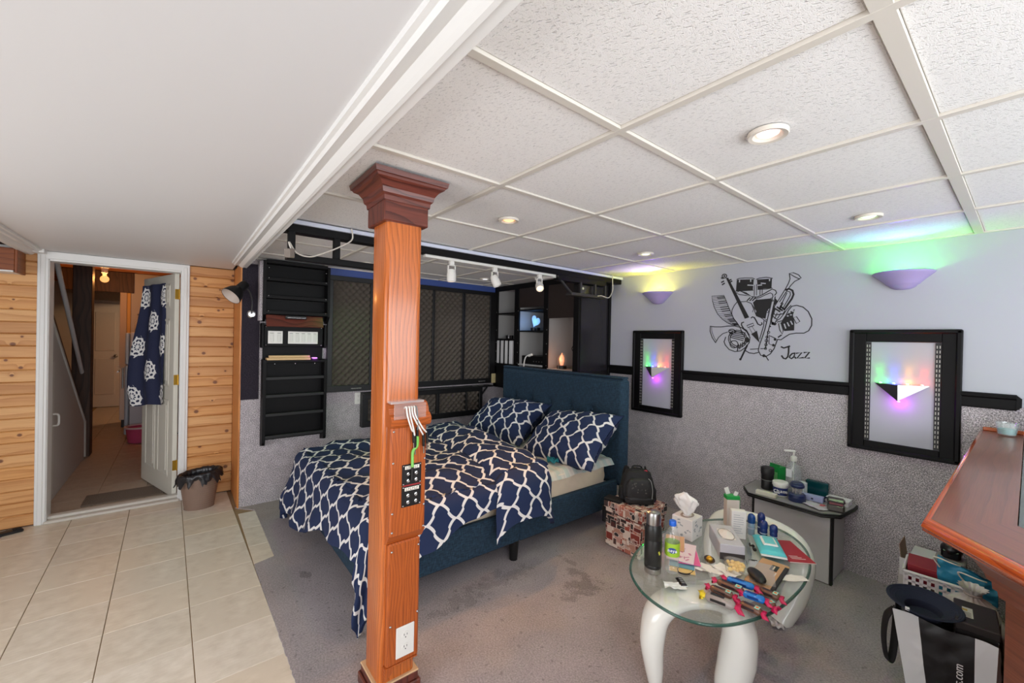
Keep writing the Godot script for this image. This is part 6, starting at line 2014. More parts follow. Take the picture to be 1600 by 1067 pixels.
func table_things(Y: float) -> void:
	var r := RandomNumberGenerator.new()
	r.seed = 201
	var s: SurfaceTool
	# thermos
	var th := thing("thermos_flask", "tall black thermos flask with steel lid and foot at the left of the glass table", "flask", Vector3(1.722, Y, -1.075))
	put("flask_body", turned([Vector2(0.036, 0.022), Vector2(0.038, 0.026), Vector2(0.0385, 0.035), Vector2(0.0375, 0.038), Vector2(0.0385, 0.041), Vector2(0.0388, 0.15), Vector2(0.0378, 0.153), Vector2(0.0386, 0.156), Vector2(0.038, 0.200), Vector2(0.034, 0.214), Vector2(0.031, 0.222), Vector2(0, 0.222)], 32), mat(rgb(30, 31, 30), 0.35), th)
	put("steel_foot", turned([Vector2(0, 0), Vector2(0.036, 0), Vector2(0.0375, 0.003), Vector2(0.037, 0.022), Vector2(0.034, 0.024)], 32), mats.steel, th)
	put("steel_lid", turned([Vector2(0.031, 0.220), Vector2(0.0325, 0.222), Vector2(0.0325, 0.262), Vector2(0.029, 0.274), Vector2(0.018, 0.280), Vector2(0, 0.281)], 32), mats.steel, th)
	s = st()
	bx(s, Vector3(-0.010, 0.10, 0.0382), Vector3(0.008, 0.016, 0.002), 0.0, Basis(Vector3.BACK, 0.5))
	put("yellow_mark", s, mat(rgb(206, 206, 70), 0.4), th)
	# water bottle
	var wb := thing("water_bottle", "clear plastic water bottle with blue cap and lime-green label", "bottle", Vector3(1.792, Y, -1.020))
	put("bottle_body", turned([Vector2(0, 0.002), Vector2(0.026, 0.0), Vector2(0.031, 0.006), Vector2(0.032, 0.03), Vector2(0.030, 0.034), Vector2(0.032, 0.038), Vector2(0.030, 0.050), Vector2(0.032, 0.056), Vector2(0.030, 0.068), Vector2(0.032, 0.074), Vector2(0.0325, 0.150), Vector2(0.030, 0.170), Vector2(0.018, 0.200), Vector2(0.0125, 0.210), Vector2(0.0125, 0.218), Vector2(0, 0.218)], 30), pane(rgb(226, 232, 236), 0.12), wb)
	put("cap", turned([Vector2(0, 0.214), Vector2(0.0155, 0.214), Vector2(0.016, 0.216), Vector2(0.0155, 0.234), Vector2(0.014, 0.237), Vector2(0, 0.237)], 24), mat(rgb(38, 106, 216), 0.35), wb)
	var lab := put("label_band", turned([Vector2(0.0328, 0.080), Vector2(0.0332, 0.082), Vector2(0.0332, 0.138), Vector2(0.0328, 0.140)], 30), mat(rgb(164, 204, 56), 0.45), wb)
	var fb := Basis(Vector3.UP, -1.04)
	s = st()
	var ov := []
	for side in 1:
		grid(s, 12, 10, func(i: int, j: int):
			var a := TAU * i / 12.0
			var q := Vector2(cos(a) * 0.56, sin(a) * 0.013) * (j / 10.0)
			return Vector3(sin(q.x) * 0.0338, 0.110 + q.y, cos(q.x) * 0.0338), func(i: int, j: int): return Vector2.ZERO, false)
	var oval := put("label_oval", s, mat(rgb(40, 72, 150), 0.4), lab)
	oval.basis = fb
	letters(lab, "lettering", "naya", 0.013, mat(rgb(236, 240, 246), 0.4), Transform3D(fb, fb * Vector3(0, 0, 0.0338) + Vector3(0, 0.110, 0)), true, 0.002)
	# square tissue box with its tuft
	var tb := thing("square_tissue_box", "square white tissue box with a tall tuft of tissue on the glass table", "tissue box", Vector3(2.195, Y, -1.165), 0.02)
	put("carton", box(Vector3(-0.058, 0, -0.058), Vector3(0.058, 0.112, 0.058), 0.003), mat(rgb(216, 214, 210), 0.55), tb)
	s = st()
	lathe(s, [Vector2(0.046, 0.1122), Vector2(0.046, 0.1132), Vector2(0.030, 0.1132), Vector2(0.030, 0.1122)], 26, Transform3D(), 1.0, 0.7)
	put("opening_ring", s, mat(rgb(150, 138, 126), 0.6), tb)
	s = st()
	for k in 9:
		var q := Vector2(r.randf_range(-0.05, 0.05), r.randf_range(0.012, 0.10))
		bx(s, Vector3(-0.0582, q.y, q.x), Vector3(0.001, r.randf_range(0.004, 0.012), r.randf_range(0.008, 0.022)), 0.0, Basis(Vector3.RIGHT, r.randf_range(-0.8, 0.8)))
		bx(s, Vector3(q.x, q.y, 0.0582), Vector3(r.randf_range(0.008, 0.02), r.randf_range(0.003, 0.010), 0.001), 0.0, Basis(Vector3.BACK, r.randf_range(-0.8, 0.8)))
	put("carton_print", s, mat(rgb(150, 156, 158), 0.55), tb)
	s = st()
	var nz := noise(1.0, 2, 211)
	grid(s, 40, 18, func(i: int, j: int):
		var a := TAU * (i % 40) / 40.0
		var v := j / 18.0
		var w := lerpf(0.010, 0.075, sin(minf(v * 1.25, 1.0) * PI * 0.5)) * (1.0 - 0.85 * smoothstep(0.72, 1.0, v))
		var fold := 1.0 + 0.16 * sin(a * 7.0 + v * 3.0) + 0.25 * nz.get_noise_2d(cos(a) * 2.0, v * 3.0 + sin(a))
		return Vector3(cos(a) * w * fold * 0.28 - 0.02 * v, 0.105 + v * 0.135, sin(a) * w * fold * 0.85 - 0.004), func(i: int, j: int): return Vector2(i, j), false)
	put("tissue", s, mat(rgb(238, 238, 236), 0.85), tb)
	# flat tissue box
	var fbx := thing("flat_tissue_box", "long flat grey tissue box with dark ends in the middle of the glass table", "tissue box", Vector3(2.215, Y, -0.965), 0.66)
	put("carton", box(Vector3(-0.118, 0.0, -0.056), Vector3(0.118, 0.075, 0.056), 0.003), mat(rgb(188, 188, 196), 0.55), fbx)
	s = st()
	for k in 14:
		var x := -0.11 + 0.017 * k
		bmm(s, Vector3(x, 0.0, 0.0555), Vector3(x + 0.017, r.randf_range(0.020, 0.052), 0.057), 0.0)
	bmm(s, Vector3(-0.1188, 0.0, -0.056), Vector3(-0.1175, 0.034, 0.056), 0.0)
	put("dark_print", s, mat(rgb(58, 54, 56), 0.5), fbx)
	s = st()
	lathe(s, [Vector2(0.040, 0.0752), Vector2(0.040, 0.0766), Vector2(0.036, 0.0766), Vector2(0.036, 0.0752)], 28, Transform3D(), 1.7, 0.95)
	put("opening_ring", s, mat(rgb(150, 146, 144), 0.5), fbx)
	s = st()
	grid(s, 18, 12, func(i: int, j: int):
		var u := i / 9.0 - 1.0
		var v := j / 6.0 - 1.0
		var d := sqrt(u * u + v * v)
		return Vector3(u * 0.058, 0.0765 + 0.016 * maxf(0.0, 1.0 - d) + 0.005 * nz.get_noise_2d(u * 2.0, v * 2.0) * maxf(0.0, 1.2 - d), v * 0.032), func(i: int, j: int): return Vector2(i, j), true)
	put("tissue", s, mat(rgb(226, 220, 216), 0.85), fbx)
	# white leaflet box and green carton behind it
	var wx := thing("white_medicine_box", "upright white box with lines of fine print beside the roll-on bottles", "box", Vector3(2.400, Y, -0.985), -0.92)
	put("carton", box(Vector3(-0.037, 0, -0.018), Vector3(0.037, 0.150, 0.018), 0.002), mat(rgb(232, 230, 226), 0.5), wx)
	s = st()
	for k in 9: bmm(s, Vector3(-0.026, 0.030 + 0.012 * k, 0.0178), Vector3(-0.026 + r.randf_range(0.030, 0.052), 0.0325 + 0.012 * k, 0.0185), 0.0)
	put("fine_print", s, mat(rgb(168, 170, 178), 0.5), wx)
	var gc := thing("green_white_carton", "green-topped white carton with a torn flap behind the white box", "carton", Vector3(2.530, Y, -1.075), -0.75)
	put("carton", box(Vector3(-0.036, 0, -0.022), Vector3(0.036, 0.165, 0.022), 0.002), mat(rgb(226, 214, 206), 0.5), gc)
	put("green_top", box(Vector3(-0.037, 0.155, -0.023), Vector3(0.037, 0.176, 0.023), 0.001), mat(rgb(34, 158, 72), 0.5), gc)
	put("green_side", box(Vector3(0.0355, 0.06, -0.0215), Vector3(0.0372, 0.165, 0.0215), 0.0), mat(rgb(34, 158, 72), 0.5), gc)
	s = st()
	bx(s, Vector3(-0.022, 0.196, -0.012), Vector3(0.024, 0.040, 0.0012), 0.0, Basis(Vector3.BACK, 0.35))
	bx(s, Vector3(0.018, 0.188, 0.010), Vector3(0.022, 0.026, 0.0012), 0.0, Basis(Vector3.BACK, -0.4))
	put("torn_flap", s, mat(rgb(236, 232, 228), 0.6), gc)
	# roll-ons
	var navy := mat(rgb(32, 52, 112), 0.25)
	var spots := [Vector3(2.500, Y, -0.955), Vector3(2.555, Y, -0.925), Vector3(2.500, Y, -0.892), Vector3(2.505, Y, -0.845)]
	var says := ["pale-bodied roll-on bottle with a blue cap, leftmost of the four roll-ons", "dark blue roll-on bottle standing at the back of the group of three", "dark blue roll-on bottle with silver bands in the middle of the group of three", "short dark blue roll-on bottle nearest the wipes packet"]
	for k in 4:
		var ro := thing("roll_on_bottle", says[k], "roll-on", spots[k], 0.0, "roll-on bottles")
		var h: float = [0.115, 0.118, 0.100, 0.092][k]
		put("bottle_body", turned([Vector2(0, 0), Vector2(0.015, 0), Vector2(0.0175, 0.004), Vector2(0.018, h * 0.52), Vector2(0.016, h * 0.58), Vector2(0, h * 0.58)], 22), mat(rgb(150, 176, 196), 0.2) if k == 0 else navy, ro)
		put("cap", turned([Vector2(0, h * 0.57), Vector2(0.0185, h * 0.57), Vector2(0.0195, h * 0.62), Vector2(0.0195, h * 0.82), Vector2(0.016, h * 0.93), Vector2(0.009, h * 0.99), Vector2(0, h)], 22), mat(rgb(30, 74, 140), 0.2) if k == 0 else navy, ro)
		put("silver_band", turned([Vector2(0.0186, h * 0.30), Vector2(0.0186, h * 0.36)], 22), mat(rgb(180, 190, 210), 0.3), ro)
	# wipes
	var wp := thing("wipes_packet", "turquoise wipes packet with a white resealable lid", "packet", Vector3(2.385, Y, -0.825), 0.54)
	var tq := mat(rgb(86, 196, 206), 0.3)
	s = st()
	for side in [1, -1]:
		grid(s, 20, 14, func(i: int, j: int):
			var u := i / 10.0 - 1.0
			var v := j / 7.0 - 1.0
			var b := pow(maxf(0.0, (1.0 - pow(absf(u), 4.0)) * (1.0 - pow(absf(v), 4.0))), 0.4)
			return Vector3(u * 0.105, 0.021 + side * (0.018 * b + 0.001) + 0.003 * nz.get_noise_2d(u * 2.0, v * 2.0) * b, v * 0.058), func(i: int, j: int): return Vector2(i, j), side > 0)
	put("packet_film", s, tq, wp)
	put("lid", box(Vector3(-0.045, 0.038, -0.034), Vector3(0.055, 0.047, 0.034), 0.006), mat(rgb(236, 238, 238), 0.35), wp)
	put("lid_flap", box(Vector3(-0.032, 0.0465, -0.024), Vector3(0.042, 0.050, 0.024), 0.003), mat(rgb(112, 206, 212), 0.3), wp)
	put("white_end", box(Vector3(-0.118, 0.016, -0.056), Vector3(-0.098, 0.021, 0.056), 0.001), mat(rgb(232, 240, 242), 0.4), wp)
	# red booklet
	var rb := thing("red_booklet", "dark red booklet with white print half under the wipes packet", "booklet", Vector3(2.455, Y, -0.752), 0.78)
	put("cover", box(Vector3(-0.115, 0, -0.060), Vector3(0.115, 0.006, 0.060), 0.001), mat(rgb(166, 26, 40), 0.4), rb)
	put("pages", box(Vector3(-0.1155, 0.0012, -0.059), Vector3(0.113, 0.0048, 0.0605), 0.0), mat(rgb(228, 222, 212), 0.7), rb)
	s = st()
	for k in 3: bmm(s, Vector3(-0.085 + 0.013 * k, 0.0058, -0.035), Vector3(-0.081 + 0.013 * k, 0.0064, 0.030 - 0.012 * k), 0.0)
	put("white_print", s, mat(rgb(226, 214, 212), 0.5), rb)
	# kraft packet, with its clear window
	var kp := thing("kraft_packet", "brown kraft paper packet with a black band and a clear corner", "packet", Vector3(2.130, Y, -0.735), 0.10)
	put("paper_bag", box(Vector3(-0.140, 0, -0.062), Vector3(0.135, 0.010, 0.056), 0.004), mat(rgb(190, 150, 110), 0.7), kp)
	put("black_band", box(Vector3(-0.1405, 0.001, 0.040), Vector3(0.110, 0.0108, 0.0575), 0.002), mat(rgb(36, 34, 34), 0.5), kp)
	s = st()
	bmm(s, Vector3(0.030, 0.0098, -0.006), Vector3(0.090, 0.0108, 0.024), 0.0)
	put("dark_label", s, mat(rgb(44, 52, 50), 0.5), kp)
	s = st()
	bmm(s, Vector3(0.040, 0.0106, 0.004), Vector3(0.080, 0.0112, 0.010), 0.0)
	bmm(s, Vector3(-0.02, 0.0098, 0.022), Vector3(0.02, 0.0104, 0.028), 0.0)
	put("label_print", s, mat(rgb(206, 196, 180), 0.5), kp)
	s = st()
	bx(s, Vector3(-0.03, 0.0115, -0.020), Vector3(0.20, 0.0015, 0.10), 0.0, Basis(Vector3.UP, 0.28))
	put("clear_film", s, pane(rgb(226, 224, 220), 0.22, 0.1), kp)
	# sunglasses case
	var sc := thing("black_case", "black oval case lying on the kraft packet", "case", Vector3(2.028, Y + 0.011, -0.748), 0.75)
	s = st()
	ball(s, Vector3(0, 0.016, 0), 0.02, 24, Vector3(3.1, 0.8, 1.5))
	put("case_shell", s, mats.black, sc)
	s = st()
	lathe(s, [Vector2(0.0200, 0.014), Vector2(0.0208, 0.016), Vector2(0.0200, 0.018)], 26, Transform3D(Basis().scaled(Vector3(3.1, 1, 1.5)), Vector3.ZERO))
	put("case_seam", s, mats.black_matt, sc)
	# magazines and leaflets
	var sheets := [[1.905, -1.035, 0.20, 0.11, 0.55, rgb(222, 186, 116), "orange-edged booklet at the bottom of the stack by the water bottle"], [1.930, -1.045, 0.19, 0.11, 0.48, rgb(96, 150, 166), "teal-edged booklet in the stack by the water bottle"], [1.965, -1.040, 0.18, 0.10, 0.62, rgb(224, 96, 150), "pink booklet under the printed leaflets by the water bottle"], [1.960, -1.065, 0.20, 0.12, 0.42, rgb(226, 208, 214), "pale pink printed leaflet on top of the stack by the water bottle"], [2.010, -1.130, 0.16, 0.09, 0.50, rgb(206, 160, 120), "tan leaflet at the far end of the stack, beside the square tissue box"]]
	for k in sheets.size():
		var q: Array = sheets[k]
		var bk := slab("leaflet", q[6], "leaflet", Vector3(q[0], Y + 0.006 * k, q[1]), q[4], Vector3(q[2], 0.005, q[3]), mat(q[5], 0.5), "cover", 0.001)
		put("pages", box(Vector3(-q[2] / 2 + 0.002, 0.001, -q[3] / 2 - 0.001), Vector3(q[2] / 2 + 0.001, 0.004, q[3] / 2 + 0.001), 0.0), mat(rgb(232, 228, 224), 0.7), bk)
		if k == 3:
			s = st()
			for w in 16: bx(s, Vector3(r.randf_range(-0.08, 0.08), 0.0052, r.randf_range(-0.045, 0.045)), Vector3(r.randf_range(0.01, 0.03), 0.0006, r.randf_range(0.004, 0.012)), 0.0, Basis(Vector3.UP, r.randf_range(-1, 1)))
			put("cover_print", s, mat(rgb(200, 130, 160), 0.5), bk)
	s = st()
	var hoop := []
	for k in 25: hoop.append(Vector3(1.850 + 0.045 * cos(TAU * k / 24.0), Y + 0.003, -0.985 + 0.030 * sin(TAU * k / 24.0)))
	tube(s, hoop, 0.0028, 6, false)
	tag(put("elastic_band", s, mats.black_matt), "dark elastic hair band on the glass beside the water bottle", "band")
	# gold ornament
	var go := thing("gold_ornament", "small gold ornament on a dark oval dish on the glass", "ornament", Vector3(2.030, Y, -0.960))
	put("dish", turned([Vector2(0, 0.002), Vector2(0.022, 0.0), Vector2(0.030, 0.007), Vector2(0.028, 0.008), Vector2(0, 0.004)], 26, Transform3D(Basis(Vector3.UP, 0.6)), 1.35, 0.8), mat(rgb(58, 40, 26), 0.25), go)
	put("gold_bloom", turned([Vector2(0, 0.004), Vector2(0.014, 0.005), Vector2(0.015, 0.012), Vector2(0.009, 0.019), Vector2(0.006, 0.015), Vector2(0, 0.016)], 14), mat(rgb(226, 176, 60), 0.3, 0.6), go)
	# car key
	var key := thing("car_key", "black and silver car key fob lying on the glass", "key", Vector3(1.735, Y, -0.940), 0.9)
	put("fob", box(Vector3(-0.032, 0, -0.015), Vector3(0.032, 0.014, 0.015), 0.006), mats.black, key)
	put("chrome_rim", box(Vector3(-0.033, 0.005, -0.0158), Vector3(0.033, 0.009, 0.0158), 0.004), mats.chrome, key)
	s = st()
	for k in 3: bmm(s, Vector3(-0.020 + 0.015 * k, 0.0135, -0.007), Vector3(-0.010 + 0.015 * k, 0.0155, 0.007), 0.001)
	put("button", s, mat(rgb(120, 120, 120), 0.4), key)
	s = st()
	crumpled(s, Vector3(1.690, Y + 0.001, -0.945), 0.05, 0.09, 0.006, 221, 0.7)
	tag(put("tissue_scrap", s, mat(rgb(232, 236, 232), 0.8)), "crumpled white tissue scrap beside the car key", "tissue")
	# corn snack bag
	var pc := thing("snack_bag", "open clear bag of yellow corn puffs between the flat tissue box and the sweets", "snack", Vector3(2.055, Y, -0.845), 0.5)
	s = st()
	for k in 38: ball(s, Vector3(r.randf_range(-0.05, 0.05), 0.008 + r.randf_range(0, 0.016), r.randf_range(-0.032, 0.032)), r.randf_range(0.007, 0.011), 7, Vector3(1, 0.85, 1))
	var puffs := put("corn_puffs", s, mat(rgb(240, 204, 120), 0.7), pc)
	puffs.set_meta("kind", "stuff")
	s = st()
	for side in [1, -1]:
		grid(s, 14, 10, func(i: int, j: int):
			var u := i / 7.0 - 1.0
			var v := j / 5.0 - 1.0
			var b := pow(maxf(0.0, (1.0 - u * u) * (1.0 - v * v)), 0.4)
			return Vector3(u * 0.075, 0.018 + side * 0.018 * b + 0.002 * nz.get_noise_2d(u * 4.0, v * 4.0), v * 0.050), func(i: int, j: int): return Vector2(i, j), side > 0)
	put("clear_bag", s, pane(rgb(236, 236, 226), 0.10, 0.12), pc)
	# loose papers
	var papers := [[1.930, -0.955, 0.06, 0.10, 0.3, "white folded receipt on the glass, left of the loose papers"], [1.955, -0.905, 0.06, 0.13, 0.15, "white printed slip lying in front of the gold ornament"], [2.000, -0.865, 0.07, 0.11, -0.2, "white crumpled paper between the slip and the sweets"], [2.180, -0.655, 0.05, 0.12, 0.9, "white folded paper by the black-banded end of the kraft packet"]]
	for k in papers.size():
		var q: Array = papers[k]
		s = st()
		crumpled(s, Vector3(q[0], Y + 0.001 + (0.002 if k == 2 else 0.0), q[1]), q[2], q[3], 0.004, 231 + k, q[4])
		var pp := put("loose_paper", s, mat(rgb(226, 224, 218), 0.75))
		tag(pp, q[5], "paper")
	# sweets: bars with twisted crimson ends
	var bars := [[1.703, -0.839, 1.735, -0.693, 0, "silver and black chocolate bar nearest the table edge, its left end yellow"], [1.784, -0.854, 1.802, -0.735, 1, "chocolate bar with a fruit picture, second from the table edge"], [1.845, -0.856, 1.862, -0.714, 1, "chocolate bar with brown wrapper in the middle of the pile of sweets"], [1.884, -0.833, 1.921, -0.695, 2, "bright blue chocolate bar at the back of the pile of sweets"], [1.776, -0.708, 1.779, -0.639, 1, "chocolate bar with a crimson end lying by the front rim of the glass"], [1.886, -0.696, 1.849, -0.608, 1, "chocolate bar whose crimson tip reaches past the rim of the glass"], [1.940, -0.705, 1.945, -0.628, 1, "chocolate bar with a crimson end beside the black band of the kraft packet"], [1.823, -0.713, 1.837, -0.651, 2, "blue-wrapped chocolate bar in the front of the pile of sweets"]]
	for k in bars.size():
		var q: Array = bars[k]
		var a := Vector3(q[0], 0, q[1])
		var b := Vector3(q[2], 0, q[3])
		var l := maxf(0.105, a.distance_to(b))
		var c := (a + b) * 0.5
		var bar_ := thing("chocolate_bar", q[5], "sweets", Vector3(c.x, Y + [0.0, 0.0, 0.006, 0.012, 0.0, 0.004, 0.0, 0.020][k], c.z), atan2(-(b - a).z, (b - a).x), "wrapped bars on the glass table")
		var w := 0.029 if k == 0 else 0.023
		var body: Color = [rgb(156, 146, 140), rgb(110, 76, 60), rgb(28, 116, 196)][q[4]]
		s = st()
		tube(s, [Vector3(-l * 0.36, w * 0.62, 0), Vector3(-l * 0.30, w * 0.66, 0), Vector3(l * 0.30, w * 0.66, 0), Vector3(l * 0.36, w * 0.62, 0)], [Vector2(w * 0.5, w * 0.28), Vector2(w * 0.80, w * 0.60), Vector2(w * 0.80, w * 0.60), Vector2(w * 0.5, w * 0.28)], 10)
		put("wrapper", s, mat(body, 0.25), bar_)
		for e in [-1, 1]:
			s = st()
			tube(s, [Vector3(e * l * 0.34, w * 0.62, 0), Vector3(e * l * 0.39, w * 0.6, 0), Vector3(e * l * 0.48, w * 0.55, 0.002 * e), Vector3(e * l * 0.50, w * 0.5, 0)], [Vector2(w * 0.42, w * 0.26), Vector2(w * 0.55, w * 0.22), Vector2(w * 1.25, w * 0.40), Vector2(w * 1.3, w * 0.12)], 8)
			put("wrapper_end", s, mat(rgb(232, 206, 40) if k == 0 and e < 0 else rgb(200, 20, 84), 0.3), bar_)
		s = st()
		bmm(s, Vector3(-l * 0.24, w * 1.22, -w * 0.30), Vector3(l * 0.10, w * 1.27, w * 0.25), 0.0)
		bmm(s, Vector3(-l * 0.22, w * 0.6, w * 0.76), Vector3(l * 0.16, w * 0.95, w * 0.81), 0.0)
		put("printed_strip", s, mat([rgb(34, 32, 32), rgb(52, 40, 44), rgb(14, 60, 130)][q[4]], 0.35), bar_)
		if q[4] == 1:
			s = st()
			bmm(s, Vector3(l * 0.14, w * 1.20, -w * 0.5), Vector3(l * 0.30, w * 1.28, w * 0.5), 0.0)
			put("picture_panel", s, mat(rgb(150, 208, 190), 0.35), bar_)
			s = st()
			ball(s, Vector3(l * 0.22, w * 1.24, 0), w * 0.30, 10, Vector3(1, 0.3, 1))
			put("fruit_picture", s, mat(rgb(236, 110, 30), 0.35), bar_)
	# earphones and a pen cap
	s = st()
	tube(s, curve([Vector3(2.372, Y + 0.004, -0.912), Vector3(2.350, Y + 0.004, -0.900), Vector3(2.356, Y + 0.006, -0.885), Vector3(2.330, Y + 0.004, -0.880), Vector3(2.315, Y + 0.005, -0.868)], 5), 0.004, 6)
	ball(s, Vector3(2.312, Y + 0.008, -0.864), 0.009, 8)
	ball(s, Vector3(2.350, Y + 0.007, -0.888), 0.007, 8)
	tag(put("earphone", s, mats.black), "black earphone with a short cord lying on the glass beside the wipes", "earphone")
	s = st()
	for k in 2: rod(s, Vector3(2.190 + 0.012 * k, Y + 0.002, -0.845 + 0.006 * k), Vector3(2.205 + 0.012 * k, Y + 0.002, -0.822 + 0.006 * k), 0.002, 6)
	tag(put("hair_grip", s, mats.black), "pair of tiny dark hair grips on the glass beside the flat tissue box", "hair grip")
	s = st()
	crumpled(s, Vector3(2.485, 0.010, -0.817), 0.085, 0.055, 0.010, 241, 0.6)
	tag(put("paper_scrap", s, mat(rgb(226, 222, 220), 0.8)), "crumpled white paper scrap on the carpet beside the rear table leg", "paper")

